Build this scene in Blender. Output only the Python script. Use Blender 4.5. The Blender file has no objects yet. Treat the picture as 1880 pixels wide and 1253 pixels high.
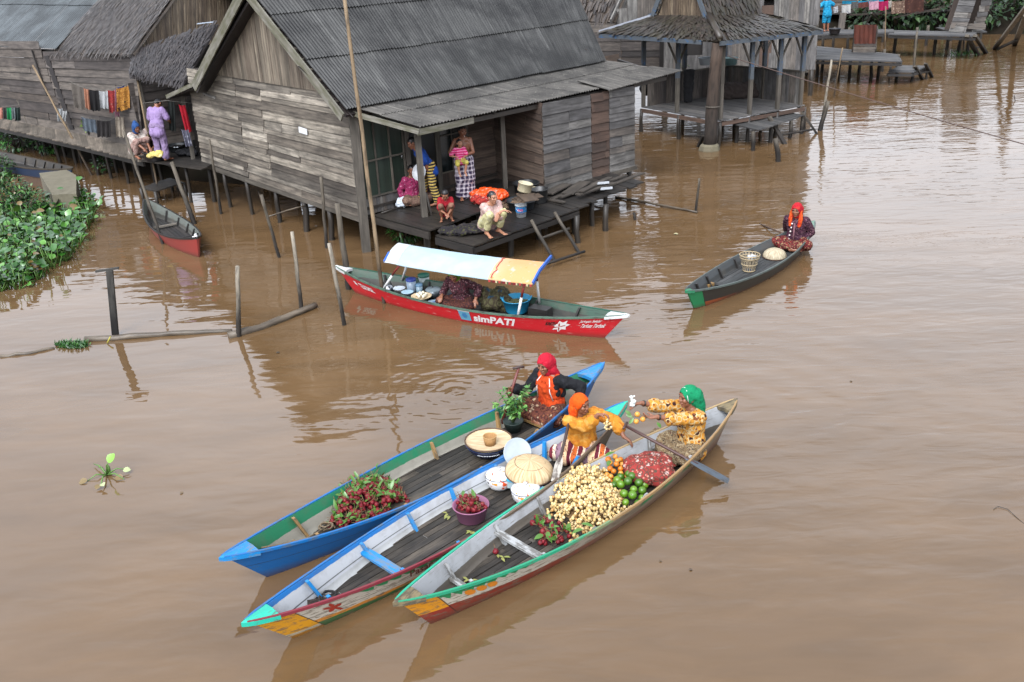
import bpy, math, random
import numpy as np
from mathutils import Vector, Matrix, noise as mnoise
V = Vector
SC = bpy.context.scene
COL = SC.collection
rnd = random.Random(7)
PI = math.pi

# ------------------------------------------------------------------ camera
F_PX, TH, RO, CH, PCX, PCY = 1750.0, math.radians(23.3), 0.05, 5.9, 940.0, 626.5
FW = V((0, math.cos(TH), -math.sin(TH)))
_r0, _u0 = V((1, 0, 0)), V((0, math.sin(TH), math.cos(TH)))
CR = _r0 * math.cos(RO) - _u0 * math.sin(RO)
CU = _r0 * math.sin(RO) + _u0 * math.cos(RO)
CAM = V((0, 0, CH))
cd = bpy.data.cameras.new('camera')
cam = bpy.data.objects.new('camera', cd)
COL.objects.link(cam)
cd.sensor_width = 36.0
cd.lens = F_PX / 1880.0 * 36.0
cd.clip_end = 2000.0
mm = Matrix((CR, CU, -FW)).transposed().to_4x4()
mm.translation = CAM
cam.matrix_world = mm
SC.camera = cam


def P(x, y, z=0.0):
    """point of the place that lies on the level z, read off the photo's pixel grid"""
    d = FW + CR * ((x - PCX) / F_PX) - CU * ((y - PCY) / F_PX)
    return CAM + d * ((z - CH) / d.z)


def proj(p):
    v = V(p) - CAM
    z = v.dot(FW)
    return PCX + F_PX * v.dot(CR) / z, PCY - F_PX * v.dot(CU) / z


def Hat(b, y):
    """height on the vertical over b that shows at photo row y"""
    lo, hi = -2.0, 12.0
    for _ in range(40):
        m = (lo + hi) / 2
        if proj((b[0], b[1], m))[1] > y:
            lo = m
        else:
            hi = m
    return (lo + hi) / 2


# ------------------------------------------------------------------ objects
ORG = {}


def tag(o, label=None, cat=None, group=None, kind=None):
    if label: o['label'] = label
    if cat: o['category'] = cat
    if group: o['group'] = group
    if kind: o['kind'] = kind
    return o


def empty(name, loc=(0, 0, 0), label=None, cat=None, group=None, rz=0.0):
    o = bpy.data.objects.new(name, None)
    COL.objects.link(o)
    o.location = loc
    o.rotation_euler = (0, 0, rz)
    o.empty_display_size = 0.1
    ORG[o.name] = V(loc) if rz == 0.0 else None
    return tag(o, label, cat, group)


def local_root(name, loc, rz, label=None, cat=None, group=None):
    o = empty(name, loc, label, cat, group)
    o.rotation_euler = (0, 0, rz)
    ORG[o.name] = V((0, 0, 0))
    return o


def copy_tree(o, parent=None):
    c = o.copy()
    COL.objects.link(c)
    if parent is not None:
        c.parent = parent
    ORG[c.name] = ORG.get(o.name)
    for ch in list(o.children):
        copy_tree(ch, c)
    return c


class MB:
    """collects faces, then becomes ONE mesh object"""

    def __init__(s):
        s.v, s.f, s.uv, s.mi, s.sm = [], [], [], [], []

    def add(s, vs, fs, uvs=None, m=0, sm=False):
        b = len(s.v)
        s.v.extend([V(x) for x in vs])
        for k, f in enumerate(fs):
            s.f.append([b + i for i in f])
            s.uv.append([(uvs[i] if uvs else (0.0, 0.0)) for i in f] if not (uvs and isinstance(uvs, dict)) else uvs[k])
            s.mi.append(m)
            s.sm.append(sm)

    def board(s, p0, p1, w, t, side=None, m=0, w1=None):
        p0, p1 = V(p0), V(p1)
        d = (p1 - p0)
        L = d.length
        if L < 1e-6: return
        d /= L
        if side is None:
            side = d.cross(V((0, 0, 1)))
            if side.length < 0.05: side = V((1, 0, 0))
        side = (V(side) - d * V(side).dot(d)).normalized()
        up = side.cross(d)
        w1 = w if w1 is None else w1
        vs = []
        for (p, ww) in ((p0, w), (p1, w1)):
            for (a, b) in ((-1, -1), (1, -1), (1, 1), (-1, 1)):
                vs.append(p + side * (a * ww / 2) + up * (b * t / 2))
        fs = [(0, 1, 2, 3), (7, 6, 5, 4), (0, 4, 5, 1), (1, 5, 6, 2), (2, 6, 7, 3), (3, 7, 4, 0)]
        o = rnd.uniform(0, 50)
        q = rnd.uniform(0, 50)
        U = {0: [(o, q), (o, q + w), (o + t, q + w), (o + t, q)], 1: [(o, q), (o, q + w), (o + t, q + w), (o + t, q)]}
        for k, ww in ((2, w), (3, t), (4, w), (5, t)):
            U[k] = [(o, q), (o + L, q), (o + L, q + ww), (o, q + ww)]
        s.add(vs, fs, U, m)

    def box(s, c, sx, sy, sz, rz=0.0, m=0):
        c = V(c)
        x = V((math.cos(rz), math.sin(rz), 0))
        s.board(c - x * sx / 2, c + x * sx / 2, sy, sz, V((-math.sin(rz), math.cos(rz), 0)), m)

    def tube(s, pts, rads, seg=8, m=0, sm=True, caps=True, flat=1.0):
        pts = [V(p) for p in pts]
        n = len(pts)
        if not hasattr(rads, '__len__'): rads = [rads] * n
        ds = []
        for i in range(n):
            a, b = pts[max(0, i - 1)], pts[min(n - 1, i + 1)]
            ds.append((b - a).normalized())
        ref = V((0, 0, 1)) if abs(ds[0].z) < 0.9 else V((1, 0, 0))
        x = (ref - ds[0] * ref.dot(ds[0])).normalized()
        vs, uvs, L = [], [], 0.0
        o = rnd.uniform(0, 50)
        for i in range(n):
            x = (x - ds[i] * x.dot(ds[i])).normalized()
            y = ds[i].cross(x)
            if i: L += (pts[i] - pts[i - 1]).length
            for k in range(seg):
                a = 2 * PI * k / seg
                vs.append(pts[i] + (x * math.cos(a) * flat + y * math.sin(a)) * rads[i])
                uvs.append((o + L, o + rads[i] * a))
        fs = []
        for i in range(n - 1):
            for k in range(seg):
                k2 = (k + 1) % seg
                fs.append((i * seg + k, i * seg + k2, (i + 1) * seg + k2, (i + 1) * seg + k))
        if caps:
            fs.append(tuple(range(seg - 1, -1, -1)))
            fs.append(tuple((n - 1) * seg + k for k in range(seg)))
        s.add(vs, fs, uvs, m, sm)

    def grid(s, rows, m=0, sm=True, closed=False, uvs=None, flip=False):
        n, k = len(rows), len(rows[0])
        vs = [p for r in rows for p in r]
        if uvs is None:
            uv = []
            u = 0.0
            for i in range(n):
                if i: u += (V(rows[i][0]) - V(rows[i - 1][0])).length
                w = 0.0
                for j in range(k):
                    if j: w += (V(rows[i][j]) - V(rows[i][j - 1])).length
                    uv.append((u, w))
        else:
            uv = [q for r in uvs for q in r]
        fs = []
        for i in range(n - 1):
            for j in range(k if closed else k - 1):
                j2 = (j + 1) % k
                f = (i * k + j, i * k + j2, (i + 1) * k + j2, (i + 1) * k + j)
                fs.append(f[::-1] if flip else f)
        s.add(vs, fs, uv, m, sm)

    def lathe(s, prof, c=(0, 0, 0), seg=24, m=0, M=None, sm=True, squash=1.0):
        c = V(c)
        rows = []
        for r, z in prof:
            row = []
            for k in range(seg):
                a = 2 * PI * k / seg
                p = V((r * math.cos(a), r * math.sin(a) * squash, z))
                row.append(c + (M @ p if M is not None else p))
            rows.append(row)
        uvs = [[(k / seg, i / max(1, len(prof) - 1)) for k in range(seg)] for i in range(len(prof))]
        s.grid(rows, m, sm, True, uvs)

    def sphere(s, c, r, seg=12, rings=8, m=0, M=None, sm=True):
        r = V((r, r, r)) if not hasattr(r, '__len__') else V(r)
        c = V(c)
        vs, uv = [], []
        for i in range(rings + 1):
            th = PI * i / rings
            for k in range(seg):
                a = 2 * PI * k / seg
                p = V((math.sin(th) * math.cos(a) * r.x, math.sin(th) * math.sin(a) * r.y, math.cos(th) * r.z))
                vs.append(c + (M @ p if M is not None else p))
                uv.append((k / seg, i / rings))
        fs = []
        for i in range(rings):
            for k in range(seg):
                k2 = (k + 1) % seg
                if i == 0: fs.append((0, seg + k, seg + k2))
                elif i == rings - 1: fs.append((i * seg + k, (i + 1) * seg, i * seg + k2))
                else: fs.append((i * seg + k, (i + 1) * seg + k, (i + 1) * seg + k2, i * seg + k2))
        # compact the poles
        keep = {}
        nv, nuv = [], []
        for f in fs:
            for i in f:
                if i not in keep:
                    keep[i] = len(nv)
                    nv.append(vs[i]); nuv.append(uv[i])
        s.add(nv, [tuple(keep[i] for i in f) for f in fs], nuv, m, sm)

    def poly(s, pts, th=0.0, nrm=None, m=0):
        pts = [V(p) for p in pts]
        if th <= 0:
            s.add(pts, [tuple(range(len(pts)))], [(p.x, p.y) for p in pts], m)
            return
        n = V(nrm).normalized()
        k = len(pts)
        vs = pts + [p - n * th for p in pts]
        uv = [(p.x, p.y) for p in vs]
        fs = [tuple(range(k)), tuple(range(2 * k - 1, k - 1, -1))] + [(i, i + k, (i + 1) % k + k, (i + 1) % k) for i in range(k)]
        s.add(vs, fs, uv, m)

    def leaf(s, base, d, n, L, W, m=0, bend=0.15, segs=3):
        d = V(d).normalized()
        n = (V(n) - d * V(n).dot(d))
        n = n.normalized() if n.length > 1e-4 else V((0, 0, 1))
        x = d.cross(n)
        rows, uvs = [], []
        for i in range(segs + 1):
            t = i / segs
            w = W * max(0.06, math.sin(PI * min(1, t * 0.93 + 0.05)) ** 0.75)
            c = V(base) + d * (L * t) - n * (bend * L * t * t)
            rows.append([c - x * w / 2 + n * w * .14, c, c + x * w / 2 + n * w * .14])
            uvs.append([(t, 0), (t, .5), (t, 1)])
        s.grid(rows, m, True, False, uvs)

    def build(s, name, mats, parent=None, label=None, cat=None, group=None, kind=None, origin=None):
        if parent is not None:
            org = ORG.get(parent.name)
        elif origin is not None:
            org = V(origin)
        elif kind is not None:
            org = V((0, 0, 0))
        else:
            xs = np.array([tuple(p) for p in s.v])
            org = V(((xs[:, 0].min() + xs[:, 0].max()) / 2, (xs[:, 1].min() + xs[:, 1].max()) / 2, xs[:, 2].min()))
        me = bpy.data.meshes.new(name)
        me.from_pydata([tuple(p - org) for p in s.v], [], s.f)
        ul = me.uv_layers.new(name='UVMap')
        ul.data.foreach_set('uv', np.array([c for f in s.uv for q in f for c in q], dtype=np.float32))
        me.polygons.foreach_set('material_index', np.array(s.mi, dtype=np.int32))
        me.polygons.foreach_set('use_smooth', np.array(s.sm, dtype=bool))
        if not isinstance(mats, (list, tuple)): mats = [mats]
        for m in mats: me.materials.append(m)
        me.update()
        o = bpy.data.objects.new(name, me)
        COL.objects.link(o)
        if parent is not None:
            o.parent = parent
            ORG[o.name] = org
        else:
            o.location = org
            ORG[o.name] = org
        return tag(o, label, cat, group, kind)


# ------------------------------------------------------------------ materials
def lin(c):
    """sRGB 0-255 triple -> linear"""
    out = []
    for x in c:
        x /= 255.0
        out.append(x / 12.92 if x <= 0.04045 else ((x + 0.055) / 1.055) ** 2.4)
    return tuple(o * ALBEDO for o in out)


ALBEDO = 0.56       # colours were read off a bright picture; this brings them back to surface reflectance


class N:
    def __init__(s, name):
        s.m = bpy.data.materials.new(name)
        s.m.use_nodes = True
        s.t = s.m.node_tree
        s.t.nodes.clear()
        s.out = s.t.nodes.new('ShaderNodeOutputMaterial')
        s.b = s.t.nodes.new('ShaderNodeBsdfPrincipled')
        s.t.links.new(s.b.outputs[0], s.out.inputs['Surface'])

    def n(s, typ, **kw):
        x = s.t.nodes.new(typ)
        for k, v in kw.items():
            if k.startswith('i_'):
                x.inputs[int(k[2:])].default_value = v
            else:
                setattr(x, k, v)
        return x

    def l(s, a, b):
        s.t.links.new(a, b)
        return b

    def coord(s, which='Object', scale=(1, 1, 1), rot=(0, 0, 0), loc=(0, 0, 0)):
        c = s.n('ShaderNodeTexCoord')
        mp = s.n('ShaderNodeMapping')
        mp.inputs['Scale'].default_value = scale
        mp.inputs['Rotation'].default_value = rot
        mp.inputs['Location'].default_value = loc
        s.l(c.outputs[which], mp.inputs[0])
        return mp.outputs[0]

    def noise(s, vec, scale, detail=3.0, rough=0.55, dist=0.0):
        x = s.n('ShaderNodeTexNoise')
        x.inputs['Scale'].default_value = scale
        x.inputs['Detail'].default_value = detail
        x.inputs['Roughness'].default_value = rough
        x.inputs['Distortion'].default_value = dist
        s.l(vec, x.inputs['Vector'])
        return x.outputs['Fac']

    def ramp(s, fac, stops, const=False):
        x = s.n('ShaderNodeValToRGB')
        cr = x.color_ramp
        if const: cr.interpolation = 'CONSTANT'
        while len(cr.elements) < len(stops): cr.elements.new(0.5)
        for e, (p, c) in zip(cr.elements, stops):
            e.position = p
            e.color = (*c, 1.0) if hasattr(c, '__len__') else (c, c, c, 1.0)
        s.l(fac, x.inputs[0])
        return x.outputs[0]

    def mix(s, fac, a, b, mode='MIX'):
        x = s.n('ShaderNodeMix', data_type='RGBA', blend_type=mode)
        for sock, val in ((x.inputs[0], fac), (x.inputs[6], a), (x.inputs[7], b)):
            if hasattr(val, 'is_output'):
                s.l(val, sock)
            elif hasattr(val, '__len__'):
                sock.default_value = (*val, 1.0)
            else:
                sock.default_value = val if sock.type == 'VALUE' else (val, val, val, 1.0)
        return x.outputs[2]

    def math(s, op, a, b=None, c=None):
        x = s.n('ShaderNodeMath', operation=op)
        for i, val in enumerate((a, b, c)):
            if val is None: continue
            if hasattr(val, 'is_output'): s.l(val, x.inputs[i])
            else: x.inputs[i].default_value = val
        return x.outputs[0]

    def sep(s, vec):
        x = s.n('ShaderNodeSeparateXYZ')
        s.l(vec, x.inputs[0])
        return x.outputs

    def bump(s, h, strength=0.3, dist=0.01):
        x = s.n('ShaderNodeBump')
        x.inputs['Strength'].default_value = strength
        x.inputs['Distance'].default_value = dist
        s.l(h, x.inputs['Height'])
        s.l(x.outputs[0], s.b.inputs['Normal'])

    def island(s):
        return s.n('ShaderNodeNewGeometry').outputs['Random Per Island']

    def done(s, color=None, rough=0.7, metal=0.0, spec=0.4):
        for sock, val in ((s.b.inputs['Base Color'], color), (s.b.inputs['Roughness'], rough)):
            if val is None: continue
            if hasattr(val, 'is_output'): s.l(val, sock)
            elif hasattr(val, '__len__'): sock.default_value = (*val, 1.0)
            else: sock.default_value = val
        s.b.inputs['Metallic'].default_value = metal
        s.b.inputs['Specular IOR Level'].default_value = spec
        return s.m


def plain(name, rgb, rough=0.6, var=0.18, sc=9.0, metal=0.0, spec=0.4, bump=0.0, isl=0.0, dirt=None, dsc=3.0, damt=0.5, coord='Object'):
    n = N(name)
    c = lin(rgb)
    co = n.coord(coord)
    f = n.noise(co, sc, 4)
    col = n.mix(f, tuple(x * (1 - var) for x in c), tuple(min(1, x * (1 + var)) for x in c))
    if isl:
        col = n.mix(1.0, col, n.ramp(n.island(), [(0, 1 - isl), (1, 1 + isl * .6)]), 'MULTIPLY')
    if dirt:
        d = n.ramp(n.noise(co, dsc, 5, .65), [(0.45, 0.0), (0.68, damt)])
        col = n.mix(d, col, lin(dirt))
    if bump:
        n.bump(n.noise(co, sc * 4, 3), bump, 0.01)
    return n.done(col, rough, metal, spec)


def wood(name, cols, stain=(40, 36, 30), st=0.6, stsc=0.9, grain=(1.6, 38.0), rough=0.75, gcon=0.55, wet=None, spec=0.3):
    """weathered boards: each board (mesh island) its own tone, grain along the board's UV"""
    n = N(name)
    cs = [lin(c) for c in cols]
    k = len(cs)
    base = n.ramp(n.island(), [(i / max(1, k - 1), c) for i, c in enumerate(cs)])
    uv = n.coord('UV', (grain[0], grain[1], 1))
    g = n.noise(uv, 1.0, 5, .6, .4)
    col = n.mix(1.0, base, n.ramp(g, [(0.25, 1 - gcon), (0.72, 1 + gcon * .55)]), 'MULTIPLY')
    g2 = n.noise(n.coord('UV', (2.2, 9, 1)), 1.0, 4, .65)
    col = n.mix(n.ramp(g2, [(0.42, 0.0), (0.66, st)]), col, lin(stain))
    o = n.noise(n.coord('Object'), stsc, 4, .6)
    col = n.mix(n.ramp(o, [(0.46, 0.0), (0.7, st * .8)]), col, lin(stain))
    n.bump(g, 0.5, 0.006)
    return n.done(col, rough, 0.0, spec)


def worn(name, rgb, under=(96, 88, 78), wear=0.5, rough=0.5, sc=(3, 22), var=0.12, dirt=None, amt=.85):
    """paint rubbed through to the wood along the board"""
    n = N(name)
    uv = n.coord('UV', (sc[0], sc[1], 1))
    co = n.coord('Object')
    a = n.noise(uv, 1.0, 6, .7)
    b = n.noise(co, 7.0, 4, .6)
    c = lin(rgb)
    pc = n.mix(n.noise(co, 3.0, 4), tuple(x * (1 - var) for x in c), tuple(min(1, x * (1 + var * .6)) for x in c))
    s = n.math('ADD', n.math('MULTIPLY', a, 0.6), n.math('MULTIPLY', b, 0.4))
    lo = 0.62 - wear * 0.22
    col = n.mix(n.ramp(s, [(lo, 0.0), (lo + .07, amt)]), pc, lin(under))
    if dirt:
        col = n.mix(n.ramp(n.noise(co, 1.7, 5, .65), [(0.42, 0.0), (0.7, .6)]), col, lin(dirt))
    n.bump(a, 0.25, 0.004)
    return n.done(col, rough, 0, .4)


def cloth(name, base, cols=(), sc=14.0, rough=0.85, kind='vor', seed=0.0):
    """printed cloth; cols = motif colours"""
    base = tuple(x * .90 for x in base)
    cols = [tuple(x * .88 for x in c) for c in cols]
    n = N(name)
    co = n.coord('Object', loc=(seed, seed * 1.7, seed * .6))
    col = n.mix(n.noise(co, 4.0, 3), tuple(x * .88 for x in lin(base)), tuple(min(1, x * 1.1) for x in lin(base)))
    wob = n.noise(co, sc * .7, 3)
    for i, c in enumerate(cols):
        if kind == 'vor':
            v = n.n('ShaderNodeTexVoronoi', feature='F1')
            v.inputs['Scale'].default_value = sc * (1.0 + .55 * i)
            add = n.n('ShaderNodeVectorMath', operation='ADD')
            n.l(co, add.inputs[0])
            add.inputs[1].default_value = (i * 3.1, i * 1.3, i * 2.2)
            n.l(add.outputs[0], v.inputs['Vector'])
            d = n.math('ADD', v.outputs['Distance'], n.math('MULTIPLY', wob, .5))
            a = n.ramp(d, [(0.50, 1.0), (0.56, 0.0)] if i % 2 == 0 else [(0.62, 0.0), (0.66, 1.0), (0.78, 1.0), (0.82, 0.0)])
        else:
            a = n.ramp(n.noise(co, sc * (1 + .6 * i), 4, .6, 1.0), [(0.55, 0.0), (0.60, 1.0)])
        col = n.mix(a, col, lin(c))
    cr_ = n.noise(n.coord('Object', (1, 1, .55)), 26.0, 3, .6, 1.5)
    n.bump(n.math('ABSOLUTE', n.math('SUBTRACT', cr_, .5)), .55, .03)
    return n.done(col, rough, 0, .2)


def stripes(name, stops, axis='x', period=0.1, rough=.85, wob=.004, coord='Object', rot=(0, 0, 0), fleck=None):
    """bands across one axis: stops = [(start 0..1, colour)]"""
    n = N(name)
    co = n.coord(coord, rot=rot)
    x = n.sep(co)['xyz'.index(axis)]
    x = n.math('ADD', x, n.math('MULTIPLY', n.noise(co, 9.0, 2), wob * 6))
    f = n.math('FRACT', n.math('DIVIDE', x, period))
    col = n.ramp(f, [(p, lin(c)) for p, c in stops], True)
    if fleck:
        a = n.ramp(n.noise(co, fleck[1], 3, .6), [(0.56, 0), (0.6, .85)])
        col = n.mix(a, col, lin(fleck[0]))
    return n.done(col, rough, 0, .2)


def leafmat(name, c1, c2, c3=None, rough=.45):
    n = N(name)
    st = [(0, lin(c1)), (.6, lin(c2))] + ([(.955, lin(c3)), (.965, lin((112, 92, 50)))] if c3 else [])
    col = n.ramp(n.island(), st)
    col = n.mix(1.0, col, n.ramp(n.noise(n.coord('UV', (3, 6, 1)), 2.0, 3), [(.3, .8), (.7, 1.15)]), 'MULTIPLY')
    m = n.done(col, rough, 0, .5)
    return m


def text_verts(s, size, bold=0.0):
    cu = bpy.data.curves.new('lettering', 'FONT')
    cu.body = s
    cu.size = size
    cu.resolution_u = 3
    cu.offset = bold
    o = bpy.data.objects.new('lettering', cu)
    COL.objects.link(o)
    dg = bpy.context.evaluated_depsgraph_get()
    me = o.evaluated_get(dg).to_mesh()
    vs = [v.co.copy() for v in me.vertices]
    fs = [tuple(p.vertices) for p in me.polygons]
    o.evaluated_get(dg).to_mesh_clear()
    bpy.data.objects.remove(o)
    bpy.data.curves.remove(cu)
    return vs, fs


# remeshed organic shapes ------------------------------------------------
def capsules(mb, caps):
    """caps: (p0, r0, p1, r1)"""
    for p0, r0, p1, r1 in caps:
        p0, p1 = V(p0), V(p1)
        d = p1 - p0
        L = d.length
        if L < 1e-5:
            mb.sphere(p0, r0, 12, 8)
            continue
        dn = d / L
        ps, rs = [], []
        for k in (0.02, .3, .65, .9):
            a = (1 - k) * PI / 2
            ps.append(p0 - dn * r0 * math.sin(a)); rs.append(r0 * math.cos(a))
        ps.append(p0); rs.append(r0)
        if L > .1:
            ps.append((p0 + p1) / 2); rs.append((r0 + r1) / 2)
        ps.append(p1); rs.append(r1)
        for k in (.9, .65, .3, 0.02):
            a = (1 - k) * PI / 2
            ps.append(p1 + dn * r1 * math.sin(a)); rs.append(r1 * math.cos(a))
        mb.tube(ps, rs, 12)


def remesh(mb, vox, smooth=3, wrinkle=0.0, wsc=14.0, cut=None, seed=0.0, wz=1.0):
    """one continuous skin round everything in mb -> MB with smooth faces"""
    me = bpy.data.meshes.new('tmp')
    me.from_pydata([tuple(p) for p in mb.v], [], mb.f)
    o = bpy.data.objects.new('tmp', me)
    COL.objects.link(o)
    r = o.modifiers.new('r', 'REMESH')
    r.mode = 'VOXEL'
    r.voxel_size = vox
    if smooth:
        q = o.modifiers.new('s', 'SMOOTH')
        q.factor = 0.5
        q.iterations = smooth
    dg = bpy.context.evaluated_depsgraph_get()
    em = o.evaluated_get(dg).to_mesh()
    n = len(em.vertices)
    co = np.empty(n * 3, dtype=np.float32); em.vertices.foreach_get('co', co)
    no = np.empty(n * 3, dtype=np.float32); em.vertices.foreach_get('normal', no)
    co = co.reshape(-1, 3); no = no.reshape(-1, 3)
    fs = [tuple(p.vertices) for p in em.polygons]
    o.evaluated_get(dg).to_mesh_clear()
    bpy.data.objects.remove(o)
    bpy.data.meshes.remove(me)
    out = MB()
    if wrinkle:
        for i in range(n):
            p = V(co[i] * wsc + seed)
            p.z *= wz
            q = V((p.x * .55 + p.y * .3, p.y * .55 - p.z * .2, p.z))
            h = .65 * (1 - 2.4 * abs(mnoise.noise(p))) + .5 * (1 - 2.4 * abs(mnoise.noise(q * 1.9 + V((7, 3, 1))))) - .35
            co[i] += no[i] * (wrinkle * h)
    if cut is not None:
        bad = np.array([cut(c) for c in co])
        fs = [f for f in fs if not any(bad[i] for i in f)]
        used = sorted({i for f in fs for i in f})
        mp = {i: k for k, i in enumerate(used)}
        co = co[used]
        fs = [tuple(mp[i] for i in f) for f in fs]
    out.add([V(c) for c in co], fs, [(0.0, 0.0)] * len(co), 0, True)
    return out
# ------------------------------------------------------------------ light
SUN_EL, SUN_AZ = math.radians(52), math.radians(200)   # high sun behind thick cloud, from behind the camera's left
w = bpy.data.worlds.new('World')
SC.world = w
w.use_nodes = True
nt = w.node_tree
nt.nodes.clear()
wo = nt.nodes.new('ShaderNodeOutputWorld')
bg = nt.nodes.new('ShaderNodeBackground')
sky = nt.nodes.new('ShaderNodeTexSky')
sky.sky_type = 'NISHITA'
sky.sun_disc = False
sky.sun_elevation = SUN_EL
sky.sun_rotation = SUN_AZ
sky.air_density = 1.0
sky.dust_density = 4.0
sky.ozone_density = 1.0
hs = nt.nodes.new('ShaderNodeHueSaturation')
hs.inputs['Saturation'].default_value = 0.12
nt.links.new(sky.outputs[0], hs.inputs['Color'])
tc = nt.nodes.new('ShaderNodeTexCoord')
cn = nt.nodes.new('ShaderNodeTexNoise')
cn.inputs['Scale'].default_value = 2.2
cn.inputs['Detail'].default_value = 5.0
nt.links.new(tc.outputs['Generated'], cn.inputs['Vector'])
cr = nt.nodes.new('ShaderNodeValToRGB')
cr.color_ramp.elements[0].position, cr.color_ramp.elements[0].color = 0.3, (.80, .80, .81, 1)
cr.color_ramp.elements[1].position, cr.color_ramp.elements[1].color = 0.7, (1.12, 1.11, 1.1, 1)
nt.links.new(cn.outputs['Fac'], cr.inputs[0])
mx = nt.nodes.new('ShaderNodeMix')
mx.data_type, mx.blend_type = 'RGBA', 'MULTIPLY'
mx.inputs[0].default_value = 1.0
nt.links.new(hs.outputs[0], mx.inputs[6])
nt.links.new(cr.outputs[0], mx.inputs[7])
# thick cloud is lighter low over the river than straight overhead
sx = nt.nodes.new('ShaderNodeSeparateXYZ')
nt.links.new(tc.outputs['Generated'], sx.inputs[0])
el = nt.nodes.new('ShaderNodeValToRGB')
el.color_ramp.elements[0].position, el.color_ramp.elements[0].color = 0.08, (.46, .46, .47, 1)
el.color_ramp.elements[1].position, el.color_ramp.elements[1].color = 1.0, (.62, .62, .62, 1)
for p_, v_ in ((.28, .82), (.5, 1.12), (.75, 1.02)):
    e_ = el.color_ramp.elements.new(p_)
    e_.color = (v_, v_, v_, 1)
nt.links.new(sx.outputs[2], el.inputs[0])
m2 = nt.nodes.new('ShaderNodeMix')
m2.data_type, m2.blend_type = 'RGBA', 'MULTIPLY'
m2.inputs[0].default_value = 1.0
nt.links.new(mx.outputs[2], m2.inputs[6])
nt.links.new(el.outputs[0], m2.inputs[7])
m3 = nt.nodes.new('ShaderNodeMix')
m3.data_type, m3.blend_type = 'RGBA', 'MULTIPLY'
m3.inputs[0].default_value = 1.0
m3.inputs[7].default_value = (2.78, 2.9, 3.1, 1)
nt.links.new(m2.outputs[2], m3.inputs[6])
nt.links.new(m3.outputs[2], bg.inputs['Color'])
bg.inputs['Strength'].default_value = 0.15
nt.links.new(bg.outputs[0], wo.inputs[0])
sl = bpy.data.lights.new('sun', 'SUN')
sl.energy = 0.5
sl.angle = math.radians(25)
sl.color = (1.0, 0.97, 0.93)
so = bpy.data.objects.new('sun', sl)
COL.objects.link(so)
sd = V((math.sin(SUN_AZ) * math.cos(SUN_EL), math.cos(SUN_AZ) * math.cos(SUN_EL), math.sin(SUN_EL)))
so.rotation_euler = sd.to_track_quat('Z', 'Y').to_euler()
so.location = (0, 0, 30)
SC.view_settings.view_transform = 'Standard'
SC.view_settings.look = 'None'
SC.view_settings.exposure = 0.62
SC.view_settings.gamma = 1.0

# ------------------------------------------------------------------ river
def water_mat():
    n = N('muddy_river_water')
    co = n.coord('Object')
    silt = n.noise(n.coord('Object', (.22, .5, 1)), 1.0, 4, .6, .6)
    silt2 = n.noise(n.coord('Object', (.5, 1.5, 1), (0, 0, .35)), 1.0, 5, .65, 1.2)
    f = n.math('ADD', n.math('MULTIPLY', silt, .6), n.math('MULTIPLY', silt2, .4))
    col = n.ramp(f, [(.38, (.068, .0405, .0190)), (.62, (.094, .0565, .0275))])
    # wave trains: long lazy swell, wind ripples, fine chop (metres)
    a = n.noise(n.coord('Object', (.55, 1.5, 1), (0, 0, .25)), 1.0, 2, .5, .3)
    b = n.noise(n.coord('Object', (1.5, 4.6, 1), (0, 0, .18)), 1.0, 2, .5, .5)
    c = n.noise(n.coord('Object', (4.5, 12.0, 1), (0, 0, -.1)), 1.0, 2, .5, .4)
    d = n.noise(n.coord('Object', (2.4, 5.0, 1), (0, 0, -.5)), 1.0, 1, .5, .3)
    gust = n.ramp(n.noise(n.coord('Object', (.16, .2, 1), loc=(3.3, 1.2, 0)), 1.0, 2), [(.38, .25), (.62, 1.0)])
    # more wind out in the open river, calmer in the lee of the houses
    xy = n.sep(co)
    open_ = n.math('MULTIPLY_ADD', xy[0], .055, n.math('MULTIPLY_ADD', xy[1], .012, .32))
    open_.node.use_clamp = True
    wind = n.math('MULTIPLY', n.math('ADD', gust, .35), n.math('ADD', open_, .12))
    h = n.math('MULTIPLY', a, .019)
    h = n.math('ADD', h, n.math('MULTIPLY', n.math('MULTIPLY', b, wind), .0105))
    h = n.math('ADD', h, n.math('MULTIPLY', d, .0036))
    h = n.math('ADD', h, n.math('MULTIPLY', n.math('MULTIPLY', c, wind), .0014))
    # rings from the paddles
    for (cx, cy, lam, amp, reach) in RINGS:
        v = n.n('ShaderNodeVectorMath', operation='DISTANCE')
        n.l(co, v.inputs[0])
        v.inputs[1].default_value = (cx, cy, 0)
        r = v.outputs['Value']
        ph = n.math('MULTIPLY', n.math('ADD', r, n.math('MULTIPLY_ADD', d, .22, n.math('MULTIPLY', a, .25))), 2 * PI / lam)
        env = n.math('POWER', 2.718, n.math('MULTIPLY', r, -1.0 / reach))
        h = n.math('ADD', h, n.math('MULTIPLY', n.math('MULTIPLY', n.math('SINE', ph), env), amp))
    bp = n.n('ShaderNodeBump')
    bp.inputs['Strength'].default_value = 1.0
    bp.inputs['Distance'].default_value = 1.0
    n.l(h, bp.inputs['Height'])
    n.l(bp.outputs[0], n.b.inputs['Normal'])
    n.b.inputs['IOR'].default_value = 1.333
    return n.done(col, 0.03, 0, 1.0)


_r1, _r2 = P(838, 722), P(1340, 742)
RINGS = [(_r1.x, _r1.y, .17, .0022, .5), (_r2.x, _r2.y, .55, .003, 2.6)]
mb = MB()
mb.add([(-150, -30, 0), (150, -30, 0), (150, 260, 0), (-150, 260, 0)], [(0, 1, 2, 3)])
mb.build('river_water', water_mat(), kind='structure', label='calm muddy brown river water')
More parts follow.
